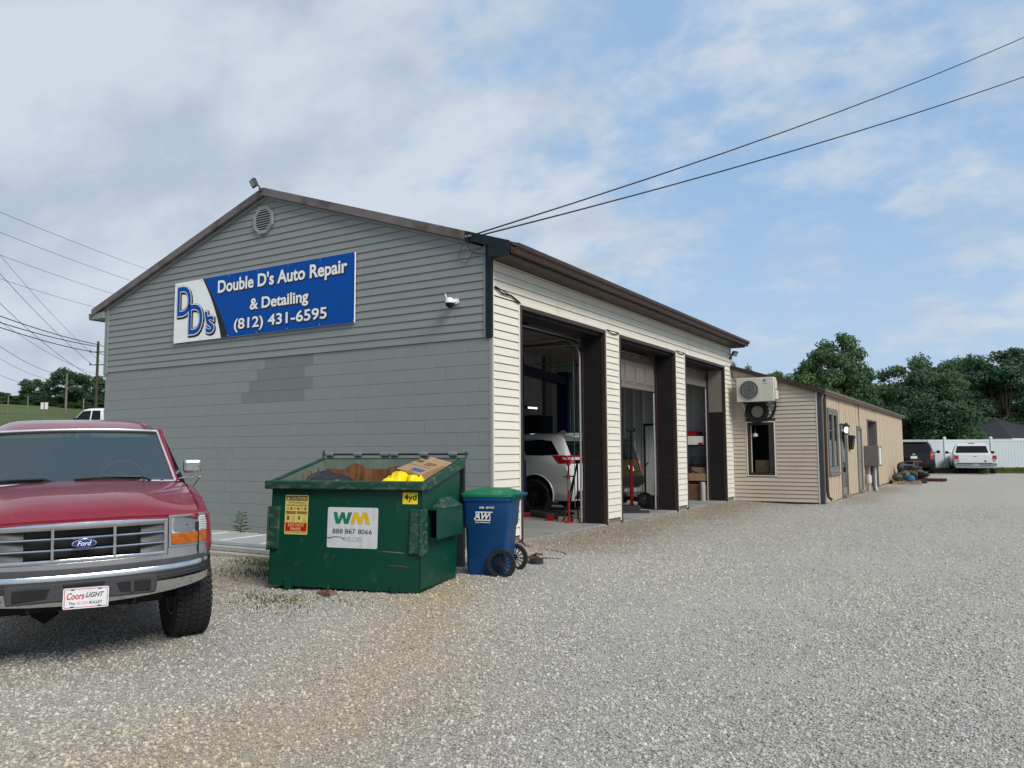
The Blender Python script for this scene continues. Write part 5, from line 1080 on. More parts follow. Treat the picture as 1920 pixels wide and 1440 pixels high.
for q in range(8): a = 2*PI*q/8; b = MB(); b.lathe([(.018, -.125), (.018, -.10)], 6, 'y', (.18+.15*math.cos(a), 0, .15*math.sin(a))); b.build('bolt', DARKSTEEL, axl)
m = MB(); m.tube([(.15, 0, 0), (-.55, .02, .02)], [.07, .045], 10); m.tube([(.25, 0, 0), (.52, 0, 0)], [.09, .06], 10); m.build('axle_tube', DARKSTEEL, axl, smooth=40)
for x in (-.56, .53): b = MB(); b.lathe([(.13, -.02), (.13, .02), (.06, .05)], 18, 'x', (x, .02 if x < 0 else 0, .02 if x < 0 else 0)); b.build('flange', DARKSTEEL, axl, smooth=40)
m = MB(); m.box(.33, -.09, -.19, .62, .10, .12); m.build('bracket', DARKSTEEL, axl, bevel=.01)
m = MB(); m.box(-.3, -.1, 0, .3, .1, .05); o = one(m, 'steel_plate', DARKSTEEL, 'black steel plate lying near the pillar in the middle bay', 'plate', loc=(-.55, 6.75, .0), bevel=.004); o.rotation_euler = (0, 0, .6)
m = MB(); m.box(-.35, -.12, 0, .35, .12, .12); o = one(m, 'drain_pan', DARKSTEEL, 'flat black drain pan beside the pillar in the middle bay', 'pan', loc=(-.95, 7.05, .0), bevel=.02); o.rotation_euler = (0, 0, .5)
cb = thing('tool_cabinet', 'tall dark tool cabinet below the strip light in the first bay', 'cabinet', (-5.55, 11.2, 0))
m = MB(); m.box(-.3, -.4, 0, .3, .4, 2.45); m.build('body', mat('cabinet_black', (.01, .012, .02), .5), cb, bevel=.01)
for i in range(6): b = MB(); b.box(.301, -.37, .15+i*.37, .315, .37, .48+i*.37); b.build('drawer', MATS['cabinet_black'], cb, bevel=.006)
sh = thing('storage_rack', 'black metal storage rack at the back of the third bay', 'shelf', (-.85, 12.02, 0))
m = MB()
for x in (-.42, .42):
    for y in (-.2, .2): m.box(x-.015, y-.015, 0, x+.015, y+.015, 1.56)
m.build('post', BLACK, sh)
for z in (.5, .95, 1.5): b = MB(); b.box(-.43, -.21, z, .43, .21, z+.03); b.build('shelf', BLACK, sh)
m = MB(); m.tube([(-.38, -.22, .95), (.38, -.22, .6)], .015, 6); m.build('brace', BLACK, sh)
def bx(name, label, loc, s, mt, rz=0., cat='box'): m = MB(); m.box(-s[0]/2, -s[1]/2, 0, s[0]/2, s[1]/2, s[2]); o = one(m, name, mt, label, cat, loc=loc, bevel=.005); o.rotation_euler = (0, 0, rz); return o
wb = thing('parts_box', 'white carton with red corners on top of the storage rack', 'box', (-.90, 11.98, 1.532))
m = MB(); m.box(-.28, -.2, 0, .28, .2, .24); m.build('carton', WHITE, wb, bevel=.004)
m = MB(); m.box(-.281, -.203, .0, -.15, -.2005, .06); m.box(.15, -.203, 0, .281, -.2005, .06); m.build('red_print', SRED, wb)
bx('parts_box', 'small red carton on the white carton on the storage rack', (-.98, 11.98, 1.774), (.24, .18, .15), RED)
bx('oil_can', 'small dark can beside the red carton on the storage rack', (-.74, 11.98, 1.774), (.09, .09, .12), BLACK, 0, 'can')
bx('oil_jug', 'dark brown jug at the right end of the storage rack top', (-.53, 11.95, 1.532), (.13, .15, .34), mat('dark_jug', (.04, .025, .02), .5), 0, 'jug')
bx('cardboard_box', 'crumpled cardboard box on the lowest board of the storage rack', (-.80, 11.92, .532), (.50, .34, .20), CARD)
o = bx('cardboard_box', 'small opened box on the crumpled box in the storage rack', (-.78, 11.94, .735), (.38, .28, .17), mat('card_grey', (.24, .18, .12), .85))
bx('bin_bag', 'dark cloth bundle on the middle board of the storage rack', (-.7, 12.0, .982), (.5, .32, .22), mat('dark_cloth', (.03, .035, .045), .9), 0, 'bundle')
bx('air_hose', 'dark hanging hose reel on the left post of the storage rack', (-1.24, 11.9, .75), (.16, .12, .75), mat('dark_hose', (.05, .05, .055), .6), .2, 'hose')
bx('cardboard_box', 'brown cardboard box on the floor under the storage rack', (-.80, 11.75, .0), (.52, .4, .44), mat('card_brown', (.15, .085, .05), .85))
cr = thing('wooden_crate', 'reddish slatted crate on the floor left of the storage rack', 'crate', (-1.32, 11.62, 0), .1)
for i in range(4): b = MB(); b.box(-.2, -.2, .02+i*.13, .2, .2, .12+i*.13); b.build('slat', mat('red_crate', (.17, .085, .05), .8), cr)
m = MB(); m.lathe([(.065, 0), (.07, .01), (.07, .50), (.06, .51)], 20, 'z'); one(m, 'pipe_offcut', mat('white_pipe', (.40, .40, .39), .5), 'short upright white pipe beside the third bay jamb', 'pipe', loc=(-.58, 11.55, 0), smooth=40)
m = MB(); m.tube([(-1.62, 11.5, .02), (-1.35, 11.75, 1.25)], .025, 8); one(m, 'pole', mat('pale_pole', (.4, .4, .38), .5), 'pale pole leaning on the wall left of the storage rack', 'pole')
# ------------------------------------------------------------------ vehicles
def shell(mb, rings, rear=0., front=0., C=8, m=0):
    """Car body skin from half sections (left side, sill to roof middle), mirrored, with bowed ends; watertight."""
    Y = max(p[1] for r in rings for p in r); R = [[tuple(p) for p in r] for r in rings]
    R[0] = [(x+rear*(y/Y)**2, y, z) for x, y, z in R[0]]; R[-1] = [(x-front*(y/Y)**2, y, z) for x, y, z in R[-1]]
    rows = [r+[(x, -y, z) for x, y, z in r[::-1]] for r in R]; mb.grid(rows, m)
    def across(p, s):
        x, y, z = p; out = []
        for j in range(C+1):
            yy = y-2*y*j/C; x0 = x-s*(y/Y)**2; out.append((x0+s*(yy/Y)**2, yy, z))
        return out
    k = len(R); mb.grid([across(R[i][0], rear if i == 0 else (-front if i == k-1 else 0)) for i in range(k)], m)
    mb.grid([across(p, rear) for p in R[0]], m); mb.grid([across(p, -front) for p in R[-1]], m)
def cyl(x, z, r, y0, y1, mats=(0,)): 
    b = MB(); b.lathe([(r, y0), (r, y1)], 28, 'y', (x, 0, z), 1); return b
def wheel(parent, x, y, z, R, w, rim, out=1, spokes=10, tread=False, steer=0., rimr=.66, hub=None):
    o = inst('wheel', None, parent, loc=(x, y, z), rot=(0, 0, steer)); s = out
    b = MB(); h = w/2; b.lathe([(R*rimr, -h*.8), (R*.86, -h), (R*.96, -h*.86), (R, -h*.6), (R, h*.6), (R*.96, h*.86), (R*.86, h), (R*rimr, h*.8)], 40, 'y', closed=True)
    if tread:
        n = 48
        for i in range(n):
            a0 = 2*PI*i/n
            for j, (u0, u1, sh) in enumerate(((-.98, -.62, 0), (-.55, -.22, .5), (-.17, .17, .2), (.22, .55, .7), (.62, .98, .35))):
                a = a0+sh*2*PI/n; da = 2*PI/n*.38; r1 = R+(.008 if 0 < j < 4 else .003); r0 = R*.955; sk = .05*(1 if j % 2 else -1)
                pts = []
                for rr in (r0, r1):
                    for (aa, uu) in ((a-da, u0), (a+da, u0), (a+da+sk, u1), (a-da+sk, u1)): pts.append((rr*math.cos(aa), uu*h, rr*math.sin(aa)))
                b.hexa(pts)
    b.build('tyre', RUBBER, o, smooth=35)
    b = MB(); b.lathe([(R*rimr, -h*.8), (R*rimr*.96, -h*.2), (R*rimr*.96, h*.2), (R*rimr, h*.8), (R*rimr*.94, h*.8), (R*rimr*.9, h*.1), (R*rimr*.9, -h*.1), (R*rimr*.94, -h*.8)], 36, 'y', closed=True)
    b.lathe([(R*.17, s*h*.45), (R*.15, s*h*.72), (R*.05, s*h*.76)], 16, 'y'); b.lathe([(R*rimr*.9, s*h*.15), (R*rimr*.9, s*h*.18)], 30, 'y', m=1)
    for q in range(spokes):
        a = 2*PI*q/spokes; c, d = math.cos(a), math.sin(a); wd = R*.05
        pts = []
        for rr, yy in ((R*.12, s*h*.60), (R*rimr*.95, s*h*.62)):
            for e in (-1, 1):
                for dy in (0, -s*.03): pts.append((rr*c-e*wd*d, yy+dy, rr*d+e*wd*c))
        b.add(pts, [(0, 1, 3, 2), (4, 6, 7, 5), (0, 4, 5, 1), (2, 3, 7, 6), (0, 2, 6, 4), (1, 5, 7, 3)])
    b.build('rim', [rim, INK], o, smooth=35); return o
def ysurf(rings, x, z):
    """y of the left skin at (x, z), by interpolation between sections."""
    best = None
    for A, B in zip(rings[:-1], rings[1:]):
        for k in range(len(A)-1):
            a, b, c, d = A[k], A[k+1], B[k], B[k+1]
            for i in range(11):
                for_t = i/10
                p = [lerp(a[q], c[q], for_t) for q in range(3)]; r = [lerp(b[q], d[q], for_t) for q in range(3)]
                if (p[2]-z)*(r[2]-z) <= 0 and abs(r[2]-p[2]) > 1e-6:
                    t = (z-p[2])/(r[2]-p[2]); xx = lerp(p[0], r[0], t); y = lerp(p[1], r[1], t)
                    if best is None or abs(xx-x) < best[0]: best = (abs(xx-x), y)
    return best[1] if best else 0
def side_patch(rings, bot, top, off, n=8, rows=4, sgn=1):
    """A panel lying on the body side between a lower and an upper line of (x, z) points."""
    def at(L, t):
        t *= len(L)-1; i = min(int(t), len(L)-2); return (lerp(L[i][0], L[i+1][0], t-i), lerp(L[i][1], L[i+1][1], t-i))
    out = []
    for r in range(rows+1):
        row = []
        for j in range(n+1):
            a, b = at(bot, j/n), at(top, j/n); x, z = lerp(a[0], b[0], r/rows), lerp(a[1], b[1], r/rows); row.append((x, sgn*(ysurf(rings, x, z)+off), z))
        out.append(row)
    return out

def suv_rings(L, Wd, H, sill, belt, rearx, rake, hoodz, roof_f):
    """Sections of a boxy wagon; rear at x = 0, nose at x = L. rearx: x of the rear face per profile point."""
    h = Wd/2; prof = [(h*.88, sill), (h*.975, sill+.14), (h*.995, .70), (h, .98), (h*.965, belt), (h*.80, H-.17), (h*.70, H-.055), (h*.42, H-.01), (0, H)]
    def ring(xs, ys=1., zf=None): return [(xs[i] if isinstance(xs, list) else xs, y*ys, (zf(i, z) if zf else z)) for i, (y, z) in enumerate(prof)]
    r0 = ring(rearx, .94); r1 = ring([x+.14 for x in rearx], 1.0); r2 = ring(1.2); r3 = ring(roof_f)
    wb = roof_f+rake
    def low(i, z): return z if i < 4 else (belt-.02 if i == 4 else belt+(i-4)*.012)
    r4 = [(x, min(y, h*.93) if i > 4 else y, z) for i, (x, y, z) in enumerate(ring(wb, 1, low))]
    r5 = [(x, y, z) for x, y, z in ring(L-.35, .98, lambda i, z: z if i < 4 else hoodz+(i-4)*.008)]; r6 = ring(L, .90, lambda i, z: z if i < 3 else (.72+.02*i if i < 4 else hoodz-.14+(i-4)*.004))
    return [r0, r1, r2, r3, r4, r5, r6]
def arches(xs, z, r, h): return [cyl(x, z, r, s*h, s*(h-.32)).mesh('cut', [BLACK, BLACK]) for x in xs for s in (1, -1)]

# ---- white wagon in the middle bay
WP = mat('white_car_paint', (.66, .67, .66), .25, 0, .02, 2, coat=.6)
ws = thing('white_suv', 'white sport utility car parked inside the garage, rear towards the bays', 'car', (-1.33, 6.38, 0), PI)
RX = [.10, .03, .0, .10, .15, .40, .47, .42, .40]
rg_ = suv_rings(5.05, 1.93, 1.79, .30, 1.20, RX, .9, 1.06, 3.1)
b = MB(); shell(b, rg_, .10, .25); me = b.mesh('body', [WP, BLACK], None, True, .0005)
me = carve(me, arches((1.05, 4.08), .40, .46, .99)); me.polygons.foreach_set('use_smooth', [True]*len(me.polygons)); me.set_sharp_from_angle(angle=rad(38)); inst('body', me, ws)
for s in (1, -1):
    b = MB(); b.grid(side_patch(rg_, [(.46, 1.30), (.95, 1.28), (1.30, 1.29)], [(.70, 1.60), (1.0, 1.635), (1.52, 1.64)], .006, sgn=s)); b.build('side_window', GLASSD, ws, smooth=180)
    b = MB(); b.grid(side_patch(rg_, [(1.42, 1.27), (2.4, 1.25)], [(1.64, 1.64), (2.4, 1.645)], .006, sgn=s)); b.build('side_window', GLASSD, ws, smooth=180)
    b = MB(); b.grid(side_patch(rg_, [(2.5, 1.25), (3.75, 1.23)], [(2.5, 1.645), (3.1, 1.64)], .006, sgn=s)); b.build('side_window', GLASSD, ws, smooth=180)
    b = MB(); b.tube([(1.05+.475*math.cos(q*PI/14), s*(ysurf(rg_, 1.05, .6)+.004), .40+.475*math.sin(q*PI/14)) for q in range(-1, 16)], .018, 6); b.build('arch_lip', WP, ws, smooth=60)
    b = MB(); b.grid(side_patch(rg_, [(.18, 1.11), (.44, 1.11)], [(.17, 1.285), (.62, 1.285)], .008, sgn=s)); t = b.build('tail_lamp', mat('tail_red', (.34, .010, .016), .12, coat=1), ws, smooth=180)
    b = MB(); b.grid(side_patch(rg_, [(.19, 1.19), (.34, 1.19)], [(.185, 1.245), (.38, 1.245)], .012, sgn=s)); b.build('clear_lens', mat('clear_lens', (.45, .45, .45), .1), t, smooth=180)
    for xx, sp in ((1.05, 10), (4.08, 10)): wheel(ws, xx, s*.845, .385, .385, .27, DARKSTEEL, s, 10)
def rear_grid(z0, z1, y0, y1, xo, RXl, zl, bow, Y, n=10, rows=3, yt=None):
    out = []
    for r in range(rows+1):
        z = lerp(z0, z1, r/rows); a = 1 if yt is None else lerp(1, yt, r/rows); x = np.interp(z, zl, RXl); out.append([(x+bow*((lerp(y0, y1, j/n)*a)/Y)**2-xo, lerp(y0, y1, j/n)*a, z) for j in range(n+1)])
    return out
ZL = [.30, .44, .70, .98, 1.20, 1.62, 1.735]
b = MB(); b.grid(rear_grid(1.28, 1.60, -.74, .74, .012, RX[:7], ZL, .10, .965, yt=.88)); b.build('rear_window', GLASSD, ws, smooth=180)
b = MB(); b.slab([[(.22, y, 1.70-.02*(y/.7)**2) for y in np.linspace(-.68, .68, 9)], [(.62, y, 1.775-.05*(y/.7)**2) for y in np.linspace(-.66, .66, 9)]], (0, 0, .022)); b.build('spoiler', WP, ws, smooth=60)
b = MB(); b.box(.20, -.12, 1.695, .224, .12, 1.712); b.build('brake_lamp', INK, ws)
b = MB(); b.grid(rear_grid(1.11, 1.28, -.93, .93, .014, RX[:7], ZL, .10, .965)); t = b.build('tail_lamp_band', MATS['tail_red'], ws, smooth=180)
for s in (1, -1): b = MB(); b.grid(rear_grid(1.185, 1.24, s*.45, s*.86, .018, RX[:7], ZL, .10, .965)); b.build('clear_lens', MATS['clear_lens'], t, smooth=180)
b = MB(); b.grid(rear_grid(.86, 1.06, -.28, .28, .012, RX[:7], ZL, .1, .965)); b.build('plate_recess', mat('grey_shadow_panel', (.3, .3, .3), .4), ws, smooth=180)
b = MB(); b.grid(rear_grid(.34, .52, -.80, .80, .012, RX[:7], ZL, .1, .965)); b.build('lower_bumper', BLACK, ws, smooth=180)
for s in (1, -1): b = MB(); b.lathe([(.05, 0), (.05, .2)], 14, 'x', (.02, s*.55, .40)); b.build('exhaust_tip', CHROME, ws, smooth=40)
b = MB(); b.hexa([(.95, -.03, 1.79), (.75, -.03, 1.79), (.75, .03, 1.79), (.95, .03, 1.79), (.86, -.006, 1.86), (.80, -.006, 1.86), (.80, .006, 1.86), (.86, .006, 1.86)]); b.build('roof_fin', WP, ws, bevel=.006)
b = MB(); b.grid(side_patch(rg_, [(.98, 1.0), (1.16, 1.0)], [(.98, 1.13), (1.16, 1.13)], .003, 2, 2)); b.build('fuel_door', WP, ws)

def far_wagon(name, label, loc, rz, paint, L, Wd, H, rack, scale=1., plate=True, lamp=(.80, 1.25), sill=.36):
    o = thing(name, label, 'car', loc, rz); o.scale = (scale,)*3
    rx = [.08, .0, .02, .10, .13, .27, .36, .33, .32]; h = Wd/2; r = suv_rings(L, Wd, H, sill, 1.14, rx, .75, 1.10, L-2.0)
    b = MB(); shell(b, r, .06, .2); me = b.mesh('body', [paint, BLACK], None, True, .0005); me = carve(me, arches((1.0, L-1.0), .40, .47, h+.02)); me.polygons.foreach_set('use_smooth', [True]*len(me.polygons)); me.set_sharp_from_angle(angle=rad(38)); inst('body', me, o)
    zl = [sill, sill+.14, .70, .98, 1.14, H-.17, H-.055]
    b = MB(); b.grid(rear_grid(1.14, H-.20, -h*.86, h*.86, .012, rx[:7], zl, .06, h, yt=.88)); b.build('rear_window', GLASSD, o, smooth=180)
    b = MB(); b.grid(rear_grid(.42, .68, -h*.93, h*.93, .03, rx[:7], zl, .06, h)); b.build('bumper', paint if name == 'black_suv' else BLACK, o, smooth=180)
    for s in (1, -1):
        b = MB(); b.grid(rear_grid(lamp[0], lamp[1], s*h*.80, s*h*.955, .014, rx[:7], zl, .06, h)); b.build('tail_lamp', mat('tail_red2', (.42, .02, .02), .15, coat=1), o, smooth=180)
        b = MB(); b.grid(rear_grid(lerp(*lamp, .5), lerp(*lamp, .65), s*h*.84, s*h*.93, .018, rx[:7], zl, .06, h)); b.build('reverse_lens', MATS['clear_lens'], o, smooth=180)
        b = MB(); b.grid(side_patch(r, [(.45, 1.22), (1.5, 1.21), (L-1.9, 1.2)], [(.60, H-.21), (1.5, H-.20), (L-2.1, H-.20)], .006, sgn=s)); b.build('side_window', GLASSD, o, smooth=180)
        b = MB(); b.lathe([(.04, -.1), (.085, -.06), (.09, .04), (.06, .1)], 10, 'y', (L-1.75, s*(h+.17), 1.20)); b.tube([(L-1.75, s*h*.97, 1.15), (L-1.75, s*(h+.1), 1.18)], .03, 6); b.build('mirror', BLACK, o, smooth=50)
        for xx in (1.0, L-1.0): wheel(o, xx, s*(h-.14), .38, .38, .26, STEEL, s, 6)
        if rack: b = MB(); b.tube([(.6, s*h*.66, H-.02), (.7, s*h*.67, H+.05), (2.4, s*h*.67, H+.06), (2.6, s*h*.66, H-.0)], .022, 6); b.build('roof_rail', mat('rail_grey', (.30, .31, .32), .4), o)
    if rack: b = MB(); b.slab([[(.2, y, H-.06) for y in np.linspace(-h*.62, h*.62, 5)], [(.55, y, H+.015) for y in np.linspace(-h*.6, h*.6, 5)]], (0, 0, .03)); b.build('spoiler', MATS['rail_grey'], o, smooth=60)
    if plate:
        b = MB(); b.grid(rear_grid(.83, .98, -.16, .16, .03, rx[:7], zl, .06, h)); b.build('plate', mat('plate_white', (.6, .62, .64), .5), o)
    return o
gs = far_wagon('green_suv', 'dark olive green car in the third bay, mostly hidden behind a siding pillar', (-2.1, 10.32, 0), PI, mat('olive_paint', (.032, .036, .008), .3, 0, .1, 3, coat=.5), 4.3, 1.82, 1.76, False)
bk = far_wagon('black_suv', 'black sport utility car parked beside the white fence behind the annex', (2.40, 38.8, gz(2.4, 38.8)), rad(93), mat('black_car_paint', (.004, .005, .009), .15, 0, .05, coat=.3), 5.1, 2.0, 1.80, True)
b = MB(); b.add([(-.01, -.07, 1.05), (-.01, .07, 1.05), (-.01, .055, 1.10), (-.01, -.055, 1.10)], [(0, 1, 2, 3)]); b.v = [(.082, y, z) for x, y, z in b.v]; b.build('emblem', WHITE, bk, recalc=False)
b = MB(); b.tube([(-.02, .42, .60), (-.25, .40, .68), (-.27, .0, .70), (-.25, -.40, .66)], .03, 6); b.tube([(0, 0, .42), (-.3, 0, .45), (-.28, 0, .7)], .04, 6); b.build('hitch_rack', mat('faded_red_steel', (.22, .12, .10), .6), bk)

# ---- pickup seen from behind, and the far one on the hill
def pickup(name, label, loc, rz, paint, full=True, Wd=1.76, L=4.9, H=1.66):
    o = thing(name, label, 'pickup truck', loc, rz); h = Wd/2
    lo = [(h*.90, .34), (h*.985, .46), (h, .70), (h*.985, .98), (h*.93, 1.06), (h*.5, 1.075), (0, 1.08)]
    def ring(x, ys=1., zt=0.): return [(x, y*ys, z+(zt if i > 3 else 0)) for i, (y, z) in enumerate(lo)]
    rr = [ring(.02, .97), ring(.10), ring(2.0), ring(3.5), ring(L-.4, .98, -.06), ring(L, .9, -.14)]
    b = MB(); shell(b, rr, .03, .2); me = b.mesh('body', [paint, BLACK], None, True, .0005)
    bed = MB(); bed.box(.10, -h*.84, .60, 1.75, h*.84, 1.4, 0)
    me = carve(me, arches((1.05, L-.95), .36, .44, h+.02)+[bed.mesh('cut', [paint, BLACK])]); me.polygons.foreach_set('use_smooth', [True]*len(me.polygons)); me.set_sharp_from_angle(angle=rad(35)); inst('body', me, o)
    cr = [[(1.86, h*.90, 1.05), (1.86, h*.92, 1.10), (1.95, h*.76, H-.14), (1.99, h*.68, H-.04), (2.0, h*.4, H-.005), (2.0, 0, H)], [(2.3, h*.94, 1.05), (2.3, h*.94, 1.10), (2.3, h*.78, H-.13), (2.3, h*.69, H-.035), (2.3, h*.4, H), (2.3, 0, H+.005)],
          [(2.9, h*.94, 1.05), (2.9, h*.94, 1.10), (2.85, h*.78, H-.13), (2.8, h*.69, H-.045), (2.8, h*.4, H-.01), (2.8, 0, H)], [(3.72, h*.92, 1.04), (3.70, h*.91, 1.07), (3.25, h*.78, H-.22), (3.1, h*.66, H-.09), (3.06, h*.4, H-.06), (3.05, 0, H-.055)]]
    b = MB(); shell(b, cr, .02, .12); b.build('cab', paint, o, smooth=35, merge=.0005)
    b = MB(); b.grid([[(1.865-.008+.02*(y/h)**2+k*.085, y*(1-.12*k), 1.13+k*(H-.28-1.0)) for y in np.linspace(-h*.80, h*.80, 9)] for k in (0, .5, 1)]); b.build('rear_window', GLASSD, o, smooth=180)
    b = MB(); b.box(1.99, -.16, H-.03, 2.01, .16, H+.012); b.build('brake_lamp', mat('dim_red', (.12, .01, .01), .3), o)
    b = MB(); b.grid([[(lerp(3.70, 3.13, k)+.01+.05-.12*(y/h)**2, y*(1-.14*k), 1.09+k*(H-.20-1.04)) for y in np.linspace(-h*.84, h*.84, 9)] for k in (0, .5, 1)]); b.build('windscreen', GLASSD, o, smooth=180)
    for s in (1, -1):
        b = MB(); b.grid(side_patch(cr, [(2.02, 1.12), (2.55, 1.11)], [(2.10, H-.16), (2.55, H-.15)], .006, sgn=s)); b.build('side_window', GLASSD, o, smooth=180)
        b = MB(); b.grid(side_patch(cr, [(2.62, 1.11), (3.50, 1.11)], [(2.62, H-.15), (3.10, H-.19)], .006, sgn=s)); b.build('side_window', GLASSD, o, smooth=180)
        b = MB(); b.box(-.012, s*h*.80 if s > 0 else -h*.985, .74, .06, h*.985 if s > 0 else -h*.80, 1.00); t = b.build('tail_lamp', mat('tail_red2', (.42, .02, .02), .15, coat=1), o, bevel=.008)
        b = MB(); b.box(-.014, s*h*.80 if s > 0 else -h*.97, .74, -.0125, h*.97 if s > 0 else -h*.80, .80); b.build('reverse_lens', MATS['clear_lens'], t)
        b = MB(); b.lathe([(.05, -.09), (.08, -.05), (.08, .05), (.05, .09)], 10, 'y', (3.35, s*(h+.14), 1.15)); b.tube([(3.35, s*h*.94, 1.1), (3.35, s*(h+.08), 1.13)], .025, 6); b.build('mirror', BLACK, o, smooth=50)
        for xx in (1.05, L-.95): wheel(o, xx, s*(h-.12), .34, .34, .23, STEEL, s, 5)
        b = MB(); b.grid(side_patch(rr, [(2.08, .50), (3.55, .50)], [(2.08, .506), (3.55, .506)], .002, 2, 1, s)); b.build('door_line', INK, o)
    b = MB(); b.box(-.005, -h*.79, .60, .03, h*.79, 1.055); t = b.build('tailgate', paint, o, bevel=.012)
    b = MB(); b.box(-.014, -.07, .93, -.0055, .07, .955); b.build('handle', INK, t)
    b = MB(); b.box(-.12, -h*.98, .44, -.0, h*.98, .56); b.build('bumper', STEEL, o, bevel=.02)
    b = MB(); b.box(-.122, -h*.96, .562, -.0, h*.96, .58); b.build('bumper_step', BLACK, o)
    b = MB(); b.box(-.13, -.15, .45, -.1205, .15, .555); b.build('plate', mat('plate_blue', (.30, .36, .45), .5), o)
    b = MB(); b.lathe([(.02, 0), (.05, .004), (.02, .006)], 12, 'x', (-.0125, -.45, .70)); b.build('emblem', INK, o)
    return o
rp = pickup('white_pickup', 'white pickup truck seen from behind by the white fence', (5.30, 39.0, gz(5.3, 39.)), rad(96), mat('white_truck_paint', (.70, .72, .73), .3, 0, .03, coat=.5), Wd=1.98, L=5.1, H=1.66)
pickup('white_pickup', 'white truck far behind, its cab showing between the red pickup roof and the gray wall', (-35.7, 18.2, gz(-37.5, 17)+.22), rad(211), MATS['white_truck_paint'], Wd=1.95, L=4.75, H=1.80)

# ------------------------------------------------------------------ red pickup in front
RP = mat('red_truck_paint', (.21, .010, .026), .26, 0, .05, 1.5, coat=.9, col2=(.20, .02, .03), amt=(.6, .85), scale2=3)
RPH = mat('red_hood_paint', (.21, .010, .026), .30, 0, .05, 1.5, coat=.8, col2=(.30, .20, .19), amt=(.70, .80), scale2=14, st2=(1, .35, 1))
SILV = mat('silver_trim', (.30, .31, .33), .4, .5, .05); GRIN = mat('grille_grey', (.075, .075, .08), .5, .1)
BRCH = mat('bumper_chrome', (.66, .67, .68), .16, 1, .06, 14, col2=(.22, .21, .20), amt=(.55, .75), scale2=30, rough2=.45)
rt = thing('red_pickup', 'red pickup truck with chrome grille parked in the foreground, front towards the lot', 'pickup truck', (.409, -6.357, -.199), rot=(rad(1.0), 0, rad(-28.5)))
GZR = -.066
def xf(y): return .02-.19*(abs(y)/.92)**2.2
# fenders with the cowl
def fr_ring(x, ze, zc, w=1., fl=1.): return [(x, .90*w, .40), (x, .965*w, .55), (x, .985*w, .80), (x, .965*w, ze-.09), (x, .935*w, ze-.025), (x, .875*w, ze), (x, .845*w, ze-.03), (x, .4, zc-.06), (x, 0, zc-.06)]
frr = [[(x-.02 if i < 4 else x, y, max(z, .76+.03*i)) for i, (x, y, z) in enumerate(fr_ring(-.20, 1.085, 1.10, .975))], [(x, y, max(z, .70+.03*i)) for i, (x, y, z) in enumerate(fr_ring(-.32, 1.13, 1.16))], fr_ring(-.55, 1.20, 1.20), fr_ring(-.8, 1.245, 1.25), fr_ring(-1.08, 1.285, 1.28), fr_ring(-1.16, 1.29, 1.28)]
b = MB(); shell(b, frr[::-1], 0, .0); me = b.mesh('fenders', [RP, BLACK], None, True, .0005)
me = carve(me, [cyl(-.86, .36, .50, s*1.05, s*.55).mesh('cut', [RP, BLACK]) for s in (1, -1)]); me.polygons.foreach_set('use_smooth', [True]*len(me.polygons)); me.set_sharp_from_angle(angle=rad(40)); inst('fenders', me, rt)
# hood
HX = [(.0, 1.045), (.012, 1.085), (-.02, 1.125), (-.08, 1.165), (-.20, 1.215), (-.38, 1.255), (-.62, 1.29), (-.86, 1.318), (-1.04, 1.338)]
def hood_pt(i, y):
    dx, zc = HX[i]; a = abs(y)/.85; t = i/(len(HX)-1)
    ze = [1.045, 1.065, 1.085, 1.105, 1.135, 1.18, 1.232, 1.27, 1.295][i]
    x = dx+(xf(y)-.02)*(1-t)**1.2; k = smoothstep(.42, 1.0, a); z = lerp(zc, ze, k)+.006*(1-smoothstep(.30, .46, a))*smoothstep(0, .25, t)
    return (x, y, z)
b = MB(); b.slab([[hood_pt(i, y) for y in np.linspace(-.84, .84, 33)] for i in range(len(HX))], (0, 0, -.025)); b.build('hood', RPH, rt, smooth=50)
b = MB(); b.tube([hood_pt(0, y) for y in np.linspace(-.84, .84, 17)], .012, 6); b.build('hood_lip', RPH, rt, smooth=60)
for y in (-.66, -.3, .0, .3, .66): b = MB(); b.box(-1.035, y-.012, 1.336-(abs(y)/.85)**2*.02, -1.015, y+.012, 1.346-(abs(y)/.85)**2*.02); b.build('washer_nozzle', BLACK, rt)
# grille
gr = inst('grille', None, rt)
def gx(y): return .005-.075*(abs(y)/.6)**2
def hbar(z, hh, d, y0=-.6, y1=.6, n=14):
    q = MB(); q.slab([[(gx(y)+d, y, z-hh) for y in np.linspace(y0, y1, n)], [(gx(y)+d+.006, y, z) for y in np.linspace(y0, y1, n)], [(gx(y)+d, y, z+hh) for y in np.linspace(y0, y1, n)]], (-.035, 0, 0)); return q
GT, GB = 1.035, .762
hbar(GT, .024, .012).build('frame_bar', CHROME, gr, smooth=50); hbar(GB+.012, .016, .010).build('frame_bar', CHROME, gr, smooth=50)
R1, R2 = lerp(GB, GT, .355), lerp(GB, GT, .665)
for z in (R1, R2): hbar(z, .0080, .006).build('grille_bar', CHROME, gr, smooth=50)
for y in (-.585, .585): q = MB(); q.box(gx(y)-.03, y-.017, GB, gx(y)+.016, y+.017, GT); q.build('frame_bar', CHROME, gr, bevel=.006)
for y in (-.21, .21): q = MB(); q.box(gx(y)-.03, y-.0105, GB+.02, gx(y)+.014, y+.0105, GT-.01); q.build('grille_bar', CHROME, gr, bevel=.004)
zs_ = [GB+.028, R1-.0095, R1+.0095, R2-.0095, R2+.0095, GT-.022]
